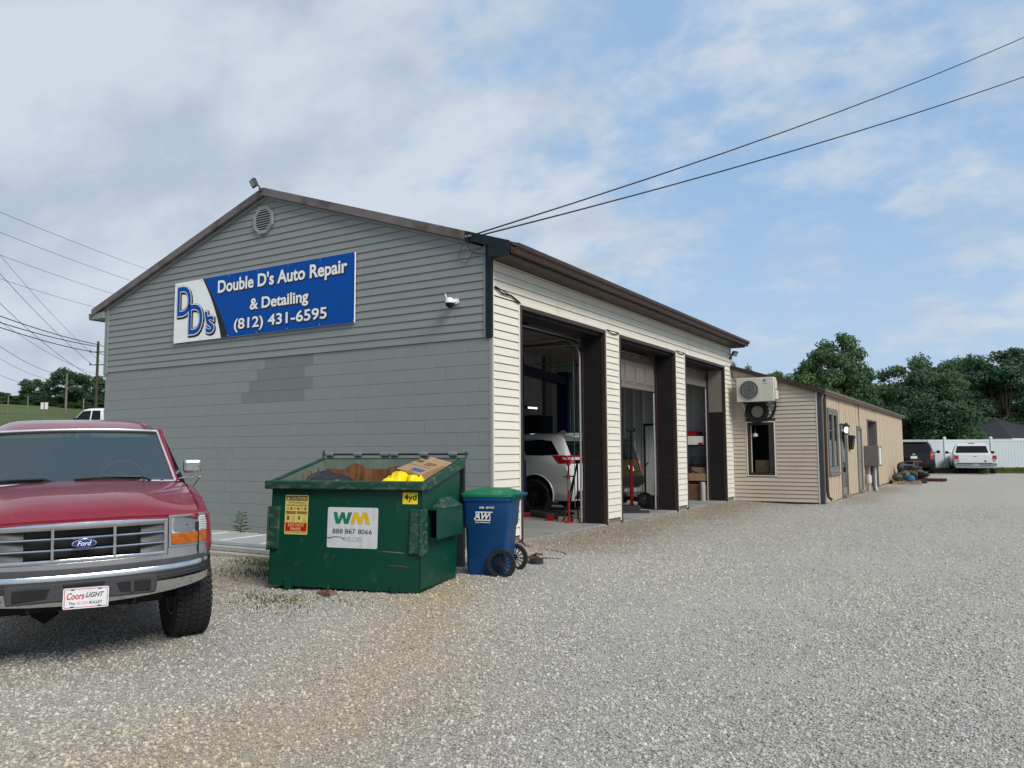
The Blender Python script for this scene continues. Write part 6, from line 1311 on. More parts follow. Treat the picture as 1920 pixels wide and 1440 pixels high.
for k in range(3):
    za, zb = zs_[2*k], zs_[2*k+1]
    for s in (1, -1):
        q = MB(); q.slab([[(gx(y)-.03+.028*smoothstep(.40, .58, abs(y)), y, za) for y in np.linspace(s*.40, s*.567, 8)], [(gx(y)-.055+.045*smoothstep(.40, .58, abs(y)), y, zb) for y in np.linspace(s*.40, s*.567, 8)]], (-.01, 0, 0)); q.build('insert', GRIN, gr, smooth=60)
    for y0, y1 in ((-.2, .2), (-.42, -.22), (.22, .42)):
        q = MB(); q.box(-.13, y0, za, -.10, y1, zb); q.build('grille_back', INK, gr)
em = inst('emblem', None, rt); zc = lerp(R1, R2, .5)
def oval(a, c, x): return [(x, a*math.cos(2*PI*i/28), zc+c*math.sin(2*PI*i/28)) for i in range(28)]
q = MB(); q.grid([oval(.085, .034, -.01), oval(.085, .034, .026), oval(.078, .029, .031)], closed=True); q.f.append(tuple(range(56, 84))); q.m.append(0); q.build('rim', CHROME, em, smooth=40)
q = MB(); q.add(oval(.077, .028, .0325), [tuple(range(28))]); q.build('oval', mat('emblem_blue', (.008, .03, .16), .2, coat=1), em, recalc=False)
q = MB(); put_text(q, 'Ford', (.0335, -.048, zc-.016), (0, 1, 0), (0, 0, 1), .098, .036, 0, .01, .35); q.build('script', WHITE, em, recalc=False)
# headlights
HLG = mat('headlight_glass', (.85, .87, .88), .22, .35, .3, 9, coat=1); AMB = mat('amber_lens', (.42, .10, .006), .15, 0, .45, 22, coat=.6)
def hx(y): return -.045-.20*((abs(y)-.6)/.34)**2.0 if abs(y) > .6 else -.045
def patch(y0, y1, z0, z1, d, n=8): return [[(hx(y)+d, y, z0) for y in np.linspace(y0, y1, n)], [(hx(y)+d, y, z1) for y in np.linspace(y0, y1, n)]]
for s in (1, -1):
    hl = inst('headlight', None, rt)
    q = MB(); q.slab(patch(s*.605, s*.925, .815, 1.072, -.012), (-.09, 0, 0)); q.build('housing', SILV, hl)
    for (a, c, d, e) in ((.605, .925, 1.055, 1.074), (.605, .925, .815, .832), (.605, .625, .832, 1.055)):
        q = MB(); q.slab(patch(s*a, s*c, d, e, .004), (-.015, 0, 0)); q.build('bezel', CHROME, hl)
    q = MB(); q.slab([[(hx(y)-.004-.055*(1-((abs(y)-.74)/.115)**2)*(1-((z-.988)/.07)**2), y, z) for y in np.linspace(s*.630, s*.850, 11)] for z in np.linspace(.925, 1.05, 9)], (-.004, 0, 0)); q.build('reflector', HLG, hl, smooth=60)
    q = MB(); q.lathe([(.016, -.055), (.016, -.02), (.0, -.008)], 12, 'x', (hx(.74), s*.74, .985)); q.build('bulb', GRIN, hl, smooth=50)
    q = MB(); q.add([p for r_2 in patch(s*.630, s*.850, .926, 1.05, .002) for p in r_2], [(i, i+1, 9+i, 8+i) for i in range(7)]); q.build('lamp_glass', glass_mat('lamp_clear', (.9, .93, .95), .95, .05) if s > 0 else bpy.data.materials['lamp_clear'], hl, smooth=60)
    q = MB(); q.slab(patch(s*.852, s*.925, .928, 1.05, .002), (-.02, 0, 0)); q.build('corner_lens', mat('corner_lens', (.62, .63, .63), .15, 0, .1, coat=1), hl)
    for i in range(6): q = MB(); z = .935+i*.019; q.slab(patch(s*.862, s*.922, z, z+.006, .006, 3), (-.006, 0, 0)); q.build('lens_rib', SILV, hl)
    q = MB(); q.slab(patch(s*.628, s*.925, .838, .922, .004), (-.02, 0, 0)); q.build('turn_lamp', AMB, hl)
    for i in range(3): q = MB(); z = .855+i*.022; q.slab(patch(s*.634, s*.92, z, z+.006, .008), (-.006, 0, 0)); q.build('lens_rib', AMB, hl)
q = MB(); q.slab([[(gx(y)+.012 if abs(y) < .6 else hx(y)+.004, y, z) for y in np.linspace(-.925, .925, 25)] for z in (.70, .725, .757)], (-.03, 0, 0)); q.build('valance', SILV, rt, smooth=60)
q = MB(); q.box(-.30, -.85, .60, -.14, .85, 1.0); q.build('radiator', INK, rt)
for s in (1, -1): q = MB(); q.slab(patch(s*.602, s*.93, .735, .814, -.002), (-.03, 0, 0)); q.build('valance', SILV, rt, smooth=60)
# bumper
def bx_(y): a = abs(y)/.955; return .095-.07*a**2-.20*a**5-.08*a**14
def bband(zt, zb, dx0, dx1, name, mt, y0=-.96, y1=.96, th=.03, n=30, lift=.03):
    q = MB(); q.slab([[(bx_(y)+dx0, y, zt+.03*(y/.96)**2) for y in np.linspace(y0, y1, n)], [(bx_(y)+(dx0+dx1)/2+.004, y, (zt+zb)/2+(.03+lift)/2*(y/.96)**2) for y in np.linspace(y0, y1, n)], [(bx_(y)+dx1, y, zb+lift*(y/.96)**2) for y in np.linspace(y0, y1, n)]], (-th, 0, 0)); return q.build(name, mt, rt, smooth=40)
PADM = mat('bumper_pad', (.045, .046, .05), .55, 0, .12, 6)
bband(.718, .682, -.075, -.004, 'bumper_pad', PADM); bband(.681, .643, .003, .010, 'bumper_bar', BRCH); bband(.642, .565, .004, .004, 'rub_strip', PADM, lift=.05); bband(.564, .448, .006, -.045, 'bumper_face', BRCH, lift=.085)
for zz in (.625, .600, .580): bband(zz, zz-.004, .008, .008, 'rub_ridge', BLACK, .50, .95, .006, 10, .045); bband(zz, zz-.004, .008, .008, 'rub_ridge', BLACK, -.95, -.50, .006, 10, .045)
q = MB(); q.slab([[(bx_(y)+.016, y, .628) for y in np.linspace(-.52, .52, 12)], [(bx_(y)+.018, y, .490) for y in np.linspace(-.50, .50, 12)]], (-.03, 0, 0)); q.build('air_dam', PADM, rt, bevel=.01)
for (a, c) in ((-.46, -.20), (.20, .46), (-.14, .14)):
    z0, z1 = (.515, .600) if abs(a) > .15 else (.590, .618); q = MB(); q.box(bx_((a+c)/2)+.010, a, z0, bx_((a+c)/2)+.022, c, z1); o = q.build('air_opening', INK, rt, bevel=.006)
    if abs(a) > .15: q = MB(); q.box(bx_(a)+.0, (a+c)/2-.012, z0, bx_(a)+.026, (a+c)/2+.012, z1); q.build('divider', PADM, o)
pl = inst('front_plate', None, rt, loc=(.125, .015, .508), rot=(rad(-1.5), rad(-4), 0)); 
q = MB(); q.prism(rrect(-.152, -.076, .152, .076, .012), -.002, .002, 'x'); q.build('plate', mat('plate_sheet', (.66, .67, .68), .4), pl)
q = MB(); e = .144; f = .068; 
for (a, c, d, g_) in ((-e, -f, e, -f+.004), (-e, f-.004, e, f), (-e, -f+.004, -e+.004, f-.004), (e-.004, -f+.004, e, f-.004)): q.box(.0021, a, c, .0030, d, g_)
q.build('border', mat('plate_red', (.45, .02, .04), .5), pl)
q = MB(); put_text(q, 'Coors', (.0032, -.128, -.008), (0, 1, 0), (0, 0, 1), .118, .050, 0, .025, .3); q.build('script', MATS['plate_red'], pl, recalc=False)
q = MB(); put_text(q, 'LIGHT', (.0032, -.004, .002), (0, 1, 0), (0, 0, 1), .125, .036, 0, .02, .4); put_text(q, 'The', (.0032, -.112, -.046), (0, 1, 0), (0, 0, 1), .04, .020, 0, .015, .1); put_text(q, 'BULLET', (.0032, .022, -.046), (0, 1, 0), (0, 0, 1), .088, .020, 0, .015, .1); q.build('lettering', INK, pl, recalc=False)
q = MB(); put_text(q, 'SILVER', (.0032, -.062, -.046), (0, 1, 0), (0, 0, 1), .076, .020, 0, .01, .1); q.build('lettering', mat('plate_pink', (.50, .25, .27), .5), pl, recalc=False)
for y, z in ((-.09, .062), (.09, .062), (-.09, -.062), (.09, -.062)): q = MB(); q.box(.0021, y-.012, z-.004, .0036, y+.012, z+.004); q.build('slot', INK, pl)
# cab
RPX = -2.75
lo_ = lambda x, zt=1.27: [(x, .90, .42), (x, .97, .56), (x, .985, .85), (x, .97, 1.10), (x, .93, zt), (x, .5, zt), (x, 0, zt)]
b = MB(); shell(b, [lo_(RPX), lo_(-1.155)], 0, 0); b.build('cab_body', RP, rt, smooth=40, merge=.0005)
ZR, XW0, XW1 = 1.79, -1.10, -1.53
def ws_pt(s, t, o=0.):  # windshield: s -1..1 across, t 0..1 up
    y = s*lerp(.795, .668, t); bow = lerp(.10, .075, t)*s*s; return (lerp(XW0, XW1, t)-bow+o*.6, y, lerp(1.325, 1.785, t)-.02*s*s*(1-t)+.018*(1-s*s)*t+o*.5)
SS = np.linspace(-1, 1, 17); TRUCKG = glass_mat('truck_glass', (.50, .56, .60), .8, .03)
b = MB(); b.slab([[ws_pt(s, t) for s in SS] for t in np.linspace(0, 1, 7)], (-.006, 0, 0)); b.build('windshield', hazed_glass('truck_windscreen', (.50, .56, .60), (.22, .32, .39), .15), rt, smooth=60)  # bluish diffuse share imitates the sky haze reflected in the windshield
wt = inst('windshield_trim', None, rt)
b = MB(); b.tube([ws_pt(s, 1.0, .012) for s in SS], .011, 6); b.tube([ws_pt(1, t, .012) for t in np.linspace(0, 1, 8)], .011, 6); b.tube([ws_pt(-1, t, .012) for t in np.linspace(0, 1, 8)], .011, 6); b.tube([ws_pt(s, 0, .010) for s in SS], .009, 6); b.build('trim', mat('bright_trim', (.72, .73, .74), .25, .6), wt, smooth=60)
b = MB(); b.tube([ws_pt(s, .965, .002) for s in SS*.97], .012, 6); b.build('seal', INK, wt, smooth=60)
rows = []
for i, x in enumerate(np.linspace(0, 1, 9)):
    row = []
    for s in np.linspace(-1, 1, 21):
        xx = lerp(-1.545-.075*s*s, RPX+.05, x); a = abs(s); y = .735*math.copysign(min(1, a*1.0), s)*(1-.02*(1-x)); z = 1.925-.12*a**9-.014*a*a-.105*(1-x)**5-.05*max(0, x-.85)/.15*.5; row.append((xx, y, z))
    rows.append(row)
b = MB(); b.slab(rows, (0, 0, -.03)); b.build('roof', RP, rt, smooth=60)
for s in (1, -1):
    b = MB(); b.tube([(XW0-.10, s*.80, 1.28), (lerp(XW0, XW1, .5)-.10, s*.745, 1.54), (XW1-.09, s*.69, 1.775)], .034, 8); b.tube([(XW1-.08, s*.695, 1.775), (-2.1, s*.71, 1.795), (RPX+.06, s*.71, 1.77)], .034, 8); b.tube([(-2.15, s*.93, 1.26), (-2.15, s*.72, 1.79)], .045, 8); b.tube([(RPX+.06, s*.90, 1.26), (RPX+.09, s*.71, 1.77)], .06, 8); b.build('pillar', RP, rt, smooth=60)
    b = MB(); b.slab([[(-1.28, s*.90, 1.27), (-2.12, s*.90, 1.27)], [(-1.60, s*.72, 1.765), (-2.12, s*.72, 1.765)]], (0, .004, 0)); b.build('side_window', TRUCKG, rt)
    b = MB(); b.slab([[(-2.19, s*.90, 1.27), (RPX+.10, s*.90, 1.27)], [(-2.19, s*.72, 1.765), (RPX+.12, s*.72, 1.765)]], (0, .004, 0)); b.build('side_window', TRUCKG, rt)
    d = inst('door', None, rt); b = MB(); b.box(-2.14, min(s*.986, s*.994), .50, -1.17, max(s*.986, s*.994), 1.05); b.build('door_skin', RP, d, bevel=.004)
    b = MB(); b.box(-2.08, min(s*.995, s*1.015), .93, -1.95, max(s*.995, s*1.015), .97); b.build('handle', CHROME, d, bevel=.006)
    b = MB(); b.box(-2.7, min(s*.987, s*.997), .62, -.9-.45, max(s*.987, s*.997), .66); b.build('side_moulding', PADM, rt)
    mr = inst('mirror', None, rt); y0 = .95
    b = MB(); b.box(-1.27, s*y0-.082, 1.378, -1.19, s*y0+.082, 1.508); b.build('mirror_head', CHROME, mr, bevel=.028, seg=3)
    b = MB(); b.tube([(-1.24, s*(y0+.02), 1.378), (-1.24, s*(y0+.03), 1.345), (-1.25, s*(y0+.08), 1.335), (-1.28, s*(y0+.02), 1.25), (-1.33, s*(y0-.005), 1.18)], .008, 7); b.tube([(-1.25, s*(y0+.075), 1.335), (-1.27, s*(y0-.10), 1.33), (-1.29, s*(y0-.14), 1.30)], .008, 7); b.build('mirror_arm', CHROME, mr, smooth=60)
b = MB(); b.slab([[(RPX+.06, y, 1.29) for y in (-.82, 0, .82)], [(RPX+.09, y, 1.75) for y in (-.68, 0, .68)]], (-.006, 0, 0)); b.build('rear_window', mat('shaded_glass', (.035, .042, .048), .1), rt)
for s0, s1 in ((-.985, -.36), (-.06, .62)):
    wp = inst('wiper', None, rt); b = MB(); p0 = Vector(ws_pt(s1, .03, .03)); p1 = Vector(ws_pt(s0, .05, .03)); pm = Vector(ws_pt(lerp(s0, s1, .45), .06, .045))
    b.tube([ws_pt(lerp(s0, s1, t), .045+.02*math.sin(t*PI), .026) for t in np.linspace(0, 1, 8)], .014, 6); b.build('blade', BLACK, wp)
    b = MB(); b.tube([(p0.x+.05, p0.y+.08, p0.z-.02), p0+Vector((.01, 0, .015)), pm], [.014, .011, .008], 6); b.build('arm', BLACK, wp)
# interior
INTR = mat('cab_interior', (.10, .095, .095), .8, 0, .2, 6)
b = MB(); b.slab([[(-1.22, y, 1.30) for y in np.linspace(-.76, .76, 9)], [(-1.45, y, 1.325+.03*(abs(y-.37) < .3)) for y in np.linspace(-.76, .76, 9)], [(-1.55, y, 1.25) for y in np.linspace(-.78, .78, 9)]], (0, 0, -.2)); b.build('dashboard', mat('dash_grey', (.34, .36, .37), .7), rt, smooth=50)
st_ = inst('steering_wheel', None, rt, loc=(-1.68, .37, 1.335), rot=(0, rad(-62), 0)); b = MB(); b.tube([(.19*math.cos(2*PI*i/28), .19*math.sin(2*PI*i/28), 0) for i in range(28)], .015, 8, close=True); b.tube([(0, -.18, 0), (0, 0, -.03), (0, .18, 0)], .018, 6); b.lathe([(.06, -.05), (.065, -.01), (.03, .0)], 14, 'z'); b.build('wheel_rim', mat('steer_grey', (.30, .30, .31), .5), st_, smooth=50)
for y in (-.38, .38):
    s_ = inst('seat', None, rt); b = MB(); b.box(-2.2, y-.30, .75, -1.75, y+.30, .95); b.hexa([(-2.25, y-.30, .9), (-2.08, y-.30, .9), (-2.08, y+.30, .9), (-2.25, y+.30, .9), (-2.42, y-.27, 1.48), (-2.30, y-.27, 1.48), (-2.30, y+.27, 1.48), (-2.42, y+.27, 1.48)]); b.build('cushion', mat('seat_grey', (.16, .15, .15), .9), s_, bevel=.04, seg=2)
    b = MB(); b.box(-2.43, y-.14, 1.50, -2.34, y+.14, 1.64); b.build('headrest', MATS['seat_grey'], s_, bevel=.03, seg=2)
b = MB(); b.lathe([(.0, .0), (.09, .005), (.09, .02), (.0, .03)], 14, 'x', (-1.58, 0.0, 1.70)); b.tube([(-1.56, 0, 1.73), (-1.555, 0, 1.79)], .008, 5); 
b = MB(); b.box(-1.60, -.11, 1.66, -1.575, .11, 1.72); b.build('rear_view_mirror', INK, rt, bevel=.01)
# bed, wheels, underside
bd = inst('bed', None, rt)
for s in (1, -1): b = MB(); b.box(-4.85, min(s*.86, s*.985), .50, -2.79, max(s*.86, s*.985), 1.24); b.build('bed_side', RP, bd, bevel=.03, seg=2)
b = MB(); b.box(-4.84, -.86, .55, -2.79, .86, .60); b.box(-2.82, -.86, .60, -2.79, .86, 1.2); b.build('bed_floor', DARKSTEEL, bd)
b = MB(); b.box(-4.90, -.85, .60, -4.855, .85, 1.22); b.build('tailgate', RP, bd, bevel=.01)
for x, s in ((-.86, 1), (-.86, -1), (-4.0, 1), (-4.0, -1)): wheel(rt, x, s*.84, .345, .400, .295, STEEL, s, 8, tread=True, steer=rad(5) if x > -1 else 0, rimr=.52)
b = MB(); b.box(-4.7, -.42, .34, -.35, -.34, .46); b.box(-4.7, .34, .34, -.35, .42, .46); b.box(-.45, -.6, .36, -.3, .6, .44); b.tube([(-.86, -.78, .34), (-.86, .78, .34)], .055, 10); b.lathe([(.08, -.1), (.15, 0), (.08, .1)], 14, 'y', (-.86, -.25, .32)); b.tube([(-.7, -.7, .42), (-.68, .7, .40)], .022, 7); b.box(-1.6, -.3, .30, -.8, .3, .5); b.build('chassis', mat('chassis', (.015, .014, .013), .85, 0, .3, 10), rt)
for y in (-.36, .36): b = MB(); b.tube([(-.28, y, .42), (-.12, y, .40), (-.05, y, .42), (-.06, y, .47)], .016, 7); b.build('tow_hook', BLACK, rt)
# ------------------------------------------------------------------ white fence, house, pallets
VIN = mat('white_vinyl', (.55, .60, .625), .4, 0, .03, .8)
FP = [(-3.12, 39.525), (-.83, 40.921), (1.454, 42.317), (3.659, 43.663), (5.998, 45.092), (8.337, 46.521), (10.68, 47.95), (13.02, 49.38), (15.4, 50.8)]
fn = thing('white_fence', 'tall white vinyl privacy fence behind the parked cars', 'fence', (0, 0, 0))
FZ = .12
for i, (a, b) in enumerate(zip(FP[:-1], FP[1:])):
    d = Vector((b[0]-a[0], b[1]-a[1], 0)); l = d.length; rz = math.atan2(d.y, d.x)
    o = inst('fence_panel', None, fn, loc=(a[0], a[1], FZ), rot=(0, 0, rz))
    n = 14; w = (l-.14)/n
    for k in range(n): m = MB(); m.box(.07+k*w, -.018, .22, .07+(k+1)*w-.008, .018, 1.66); m.build('board', VIN, o)
    for z0, z1 in ((.06, .219), (1.661, 1.80)): m = MB(); m.box(.07, -.03, z0, l-.07, .03, z1); m.build('rail', VIN, o, bevel=.005)
for (x, y) in FP:
    m = MB(); m.box(-.07, -.07, -.2, .07, .07, 1.90); p = m.build('post', VIN, fn, loc=(x, y, FZ), bevel=.008); p.rotation_euler = (0, 0, rad(31.4))
    m = MB(); m.hexa([(-.085, -.085, 1.901), (.085, -.085, 1.901), (.085, .085, 1.901), (-.085, .085, 1.901), (-.03, -.03, 1.97), (.03, -.03, 1.97), (.03, .03, 1.97), (-.03, .03, 1.97)]); m.build('post_cap', VIN, p)
SHING = mat('dark_shingle', (.030, .032, .038), .9, 0, .18, 3, .4, 14)
hs_ = thing('house', 'house with dark hipped shingle roof beyond the white fence', 'house', (5.6, 84.5, 0), rad(-31))
m = MB(); e = 5.4; m.add([(-e, -e, 2.28), (e, -e, 2.28), (e, e, 2.28), (-e, e, 2.28), (-.6, 0, 4.5), (.6, 0, 4.5)], [(0, 1, 5, 4), (1, 2, 5), (2, 3, 4, 5), (3, 0, 4), (3, 2, 1, 0)]); m.build('roof', SHING, hs_)
m = MB(); m.box(-5, -5, -.3, 5, 5, 2.27); m.build('wall', mat('house_wall', (.4, .38, .34), .8), hs_)
m = MB()
for a in ((-e, -e-.03, e, -e), (-e, e, e, e+.03), (-e-.03, -e, -e, e), (e, -e, e+.03, e)): m.box(a[0], a[1], 2.13, a[2], a[3], 2.30)
m.build('gutter', WHITE, hs_)
m = MB(); m.box(-.9, -2.2, 3.2, -.6, -1.9, 3.65); m.build('roof_vent', SHING, hs_)
def pallet(label, loc, rz, mt):
    o = thing('pallet', label, 'pallet', loc, rz)
    for i in range(6): m = MB(); m.box(-.55+i*.19, -.5, .10, -.55+i*.19+.14, .5, .12); m.build('deck_board', mt, o)
    for y in (-.48, -.02, .44): m = MB(); m.box(-.55, y, .02, .54, y+.04, .10); m.build('stringer', mt, o)
    for i in range(3): m = MB(); m.box(-.55+i*.47, -.5, 0, -.55+i*.47+.14, .5, .019); m.build('bottom_board', mt, o)
    return o
gzp = lambda x, y: gz(x, y)
pallet('pale wooden pallet under the old gearboxes beside the annex wall', (3.0, 27.4, gzp(3, 27.4)), .2, WOOD)
pallet('dark red wooden pallet right of the old gearboxes', (3.75, 30.6, gzp(3.7, 30.6)), -.1, mat('red_pallet', (.10, .04, .035), .8, 0, .2, 10))
pallet('second wooden pallet further back under the gearbox pile', (3.0, 29.3, gzp(3., 29.3)), .1, mat('dark_pallet', (.09, .07, .055), .85, 0, .2, 10))
ALU = mat('dirty_alloy', (.105, .105, .10), .65, .4, .35, 9, .3, 40, col2=(.04, .035, .03), amt=(.45, .65), scale2=6)
def gearbox(label, loc, rz, sc, up=0.):
    o = thing('gearbox', label, 'gearbox', loc, rot=(rad(up), 0, rz)); o.scale = (sc,)*3
    m = MB(); m.lathe([(.24, 0), (.26, .02), (.25, .10), (.19, .26), (.15, .30)], 20, 'x', (-.35, 0, .24)); m.build('bell_housing', ALU, o, smooth=40)
    for q in range(9): a = 2*PI*q/9; b = MB(); b.lathe([(.03, -.01), (.03, .05)], 8, 'x', (-.37, .245*math.cos(a), .24+.245*math.sin(a))); b.build('bolt_boss', ALU, o)
    m = MB(); m.hexa([(-.06, -.15, .08), (.35, -.12, .10), (.35, .12, .10), (-.06, .15, .08), (-.06, -.14, .40), (.35, -.11, .36), (.35, .11, .36), (-.06, .14, .40)]); m.build('case', ALU, o, bevel=.02, seg=2)
    for i in range(5): m = MB(); m.box(-.03+i*.075, -.165, .12, -.015+i*.075, .165, .38); m.build('rib', ALU, o)
    m = MB(); m.lathe([(.11, 0), (.09, .12), (.06, .30), (.07, .31), (.05, .36)], 14, 'x', (.35, 0, .23)); m.build('tail_housing', ALU, o, smooth=40)
    m = MB(); m.box(-.02, -.13, .03, .32, .13, .08); m.build('oil_pan', DARKSTEEL, o, bevel=.01)
    m = MB(); m.lathe([(.0, 0), (.20, .005), (.17, .05), (.05, .08), (.05, .14)], 20, 'x', (-.44, 0, .24)); m.build('converter', DARKSTEEL, o, smooth=40)
    return o
zp = gzp(3, 27)
gearbox('old round gearbox at the left front of the pile on the pallets', (2.85, 27.6, zp+.12), rad(-110), .85)
gearbox('old gearbox standing nose out in the middle of the pile', (3.15, 28.6, zp+.12), rad(-70), .92)
gearbox('old gearbox lying across the back of the pile against the wall', (2.95, 29.5, zp+.12), rad(20), 1.0)
gearbox('old gearbox stacked on top of the pile', (2.95, 28.9, zp+.44), rad(-15), .85, 12)
gearbox('old gearbox at the right end of the pile near the red pallet', (3.45, 29.5, zp+.12), rad(-60), .9)
m = MB(); m.lathe([(.0, 0), (.16, .01), (.19, .10), (.15, .20), (.05, .22), (.05, .26)], 18, 'z', (0, 0, 0)); one(m, 'gas_bottle', mat('bottle_blue', (.015, .12, .24), .4), 'small blue tank lying on the front of the pale pallet', 'tank', loc=(3.2, 27.05, zp+.125), smooth=40)
m = MB(); m.lathe([(.08, 0), (.18, .05), (.22, .17), (.16, .27), (.06, .30)], 16, 'z'); one(m, 'pump', mat('pump_green', (.06, .07, .055), .6, .3, .3, 9), 'round gray green casting at the left corner of the pale pallet', 'casting', loc=(2.72, 27.0, zp+.12), smooth=40)
m = MB(); m.lathe([(.20, 0), (.33, .01), (.34, .09), (.33, .17), (.20, .18)], 24, 'z'); one(m, 'old_tyre', RUBBER, 'old black tyre lying flat in front of the gearbox pile', 'tyre', loc=(3.42, 28.0, zp+.0), smooth=40)
m = MB(); m.tube([(0, 0, 0), (.12, .05, .35), (.2, .2, .62), (.3, .25, .75)], .04, 7); m.tube([(.2, .2, .62), (-.2, .35, .7), (-.5, .3, .62)], .03, 6); one(m, 'drive_shaft', mat('rusty_shaft', (.10, .06, .05), .7, .3), 'bent rusty shaft sticking up behind the gearbox pile', 'shaft', loc=(3.05, 30.1, zp+.2), smooth=50)

# ------------------------------------------------------------------ trees
BARK = mat('bark', (.055, .045, .035), .95, 0, .3, 9, .6, 25)
def tree_meshes(tag_, seed, H, R, n, leaf, m_leaf, base=.16, lobes=46, tall=1.0, spiky=0.):
    rg = np.random.default_rng(seed); rr = random.Random(seed)
    cz = H*(base+1)/2; hz_ = H*(1-base)/2; cl = []
    while len(cl) < lobes:
        d = rg.normal(0, 1, 3); d /= np.linalg.norm(d); q = rr.uniform(.45, 1.0)**.6
        wob = 1+.28*noise.noise(Vector(d*1.7)+Vector((seed, 0, 0)))
        p = np.array([d[0]*R*q*wob, d[1]*R*q*wob, cz+d[2]*hz_*q*min(wob, 1.06)])
        t = (p[2]/H-base)/(1-base); lim = R*(1.08-.55*max(0, t-.55)/.45)*(.72+.5*min(1, t/.35)*.56)
        if np.hypot(p[0], p[1]) > lim: continue
        cl.append((p, R*rr.uniform(.20, .34)*(1-.35*max(0, t-.6))))
    P = []; Nn = []
    w = np.array([c[1]**2 for c in cl]); w /= w.sum()
    for (p, r), k in zip(cl, (w*n).astype(int)):
        d = rg.normal(0, 1, (k, 3)); d /= np.linalg.norm(d, axis=1)[:, None]; rad_ = r*(rg.uniform(0, 1, k)**.42)*(1+.25*np.sin(d[:, 0]*5+seed)*np.cos(d[:, 2]*6)); q = d*rad_[:, None]; q[:, 2] *= .78
        P.append(p+q); Nn.append(d)
    P = np.concatenate(P); Nn = np.concatenate(Nn); k = len(P)
    Nn = Nn*.7+rg.normal(0, .6, (k, 3))+np.array([0, 0, .35]); Nn /= np.linalg.norm(Nn, axis=1)[:, None]
    a = np.cross(Nn, rg.normal(0, 1, (k, 3))); a /= np.linalg.norm(a, axis=1)[:, None]; b = np.cross(Nn, a)
    s = leaf*rg.uniform(.55, 1.35, k)[:, None]
    V = np.stack([P-a*s, P+b*s*.55-Nn*s*.12, P+a*s, P-b*s*.55-Nn*s*.12], 1).reshape(-1, 3); i = np.arange(k)*4
    cm = np_mesh(tag_+'_crown', V, np.stack([i, i+1, i+2, i+3], -1), m_leaf, smooth=False)
    m = MB(); top = Vector((rr.uniform(-.2, .2), rr.uniform(-.2, .2), H*.72)); r0 = .028*H
    m.tube([(0, 0, -.3), (.02*H*rr.uniform(-1, 1), .02*H*rr.uniform(-1, 1), H*.3), top*.75, top], [r0, r0*.75, r0*.45, r0*.12], 9)
    for p, r in cl[::2]:
        z0 = H*rr.uniform(.14, .5); st = Vector((0, 0, min(z0, p[2]*.8))); en = Vector(p); mid = st.lerp(en, .55)+Vector((0, 0, -.04*H))
        m.tube([st, mid, en], [r0*.38, r0*.24, r0*.06], 5)
    return m.mesh(tag_+'_trunk', BARK, smooth=60, recalc=False), cm
LEAF1 = leaf_mat('leaf_mid', (.036, .088, .042), (.13, .22, .078)); LEAF2 = leaf_mat('leaf_dark', (.026, .074, .042), (.085, .165, .075)); LEAF3 = leaf_mat('leaf_light', (.036, .088, .040), (.105, .18, .068))
KIND = {'broad': tree_meshes('broad', 3, 10, 3.6, 46000, .125, LEAF1, .10, 74), 'dark': tree_meshes('dark', 8, 10, 3.9, 46000, .13, LEAF2, .06, 78), 'loose': tree_meshes('loose', 21, 10, 3.3, 30000, .12, LEAF1, .14, 56), 'light': tree_meshes('light', 30, 10, 3.5, 34000, .12, LEAF3, .08, 64), 'far': tree_meshes('far', 41, 10, 4.4, 12000, .24, LEAF2, .16, 46)}
def tree(name, kind, label, x, y, top, wide, rz, group='trees behind the white fence', sink=0.):
    z = gz(x, y)-sink; o = thing(name, label, 'tree' if 'bush' not in name else 'bush', (x, y, z), rz, group); h = (top-z)/10.
    o.scale = (wide, wide, h); t, c = KIND[kind]; inst('trunk', t, o); inst('crown', c, o)
tree('broadleaf_tree', 'broad', 'tall dark green tree behind the annex roof, left of the gap of sky', -4.45, 55.8, 9.9, .80, .3)
tree('broadleaf_tree', 'dark', 'lower dark tree left of the gap of sky behind the annex roof', -3.0, 56.5, 7.6, .52, 2.0)
tree('broadleaf_tree', 'loose', 'loose pale tree with thin top just right of the gap of sky', .75, 63.5, 9.3, .95, 4.1)
tree('broadleaf_tree', 'dark', 'large dark round tree directly behind the white fence and pickup', 2.2, 52.5, 6.6, .76, 1.0)
tree('broadleaf_tree', 'light', 'lighter green tree top behind the large dark round tree', 2.6, 61, 8.0, .75, 3.0)
tree('broadleaf_tree', 'dark', 'large dark green tree at the right behind the house roof', 7.2, 88, 11.2, 1.35, 5.2)
tree('broadleaf_tree', 'broad', 'tall tree with a loose crown between the dark round tree and the house', 4.1, 97, 11.6, 1.1, 2.7)
tree('broadleaf_tree', 'dark', 'dark tree at the right edge behind the end of the house roof', 11.4, 105, 9.3, 1.2, 1.7)
tree('broadleaf_tree', 'light', 'pale green tree left of the tall dark tree above the annex roof', -7.6, 63.5, 8.7, .80, .9)
tree('broadleaf_tree', 'broad', 'thin tree just left of the pale green tree above the annex', -10.2, 66, 8.2, .65, 3.3)
tree('broadleaf_tree', 'loose', 'small pointed tree top right beside the far eave floodlight', -13.6, 60.3, 9.3, .42, 2.2)
tree('broadleaf_tree', 'loose', 'pointed tree top showing over the upper slope of the annex roof', -14.6, 70.5, 10.0, .40, .2)
tree('broadleaf_tree', 'broad', 'low tree top barely showing over the annex roof left of the sky gap', -13.9, 76.8, 9.3, .5, 1.2)
tree('broadleaf_tree', 'light', 'rounded bright tree rising behind the house roof peak', 4.7, 99, 10.0, 1.2, 3.9)
tree('broadleaf_tree', 'broad', 'dark tree behind the parked cars filling the space under the sky gap', -.6, 66, 6.0, .9, 2.6)
tree('broadleaf_tree', 'dark', 'far dark tree beyond the right edge of the house roof', 12.6, 96, 10.5, 1.3, .6)
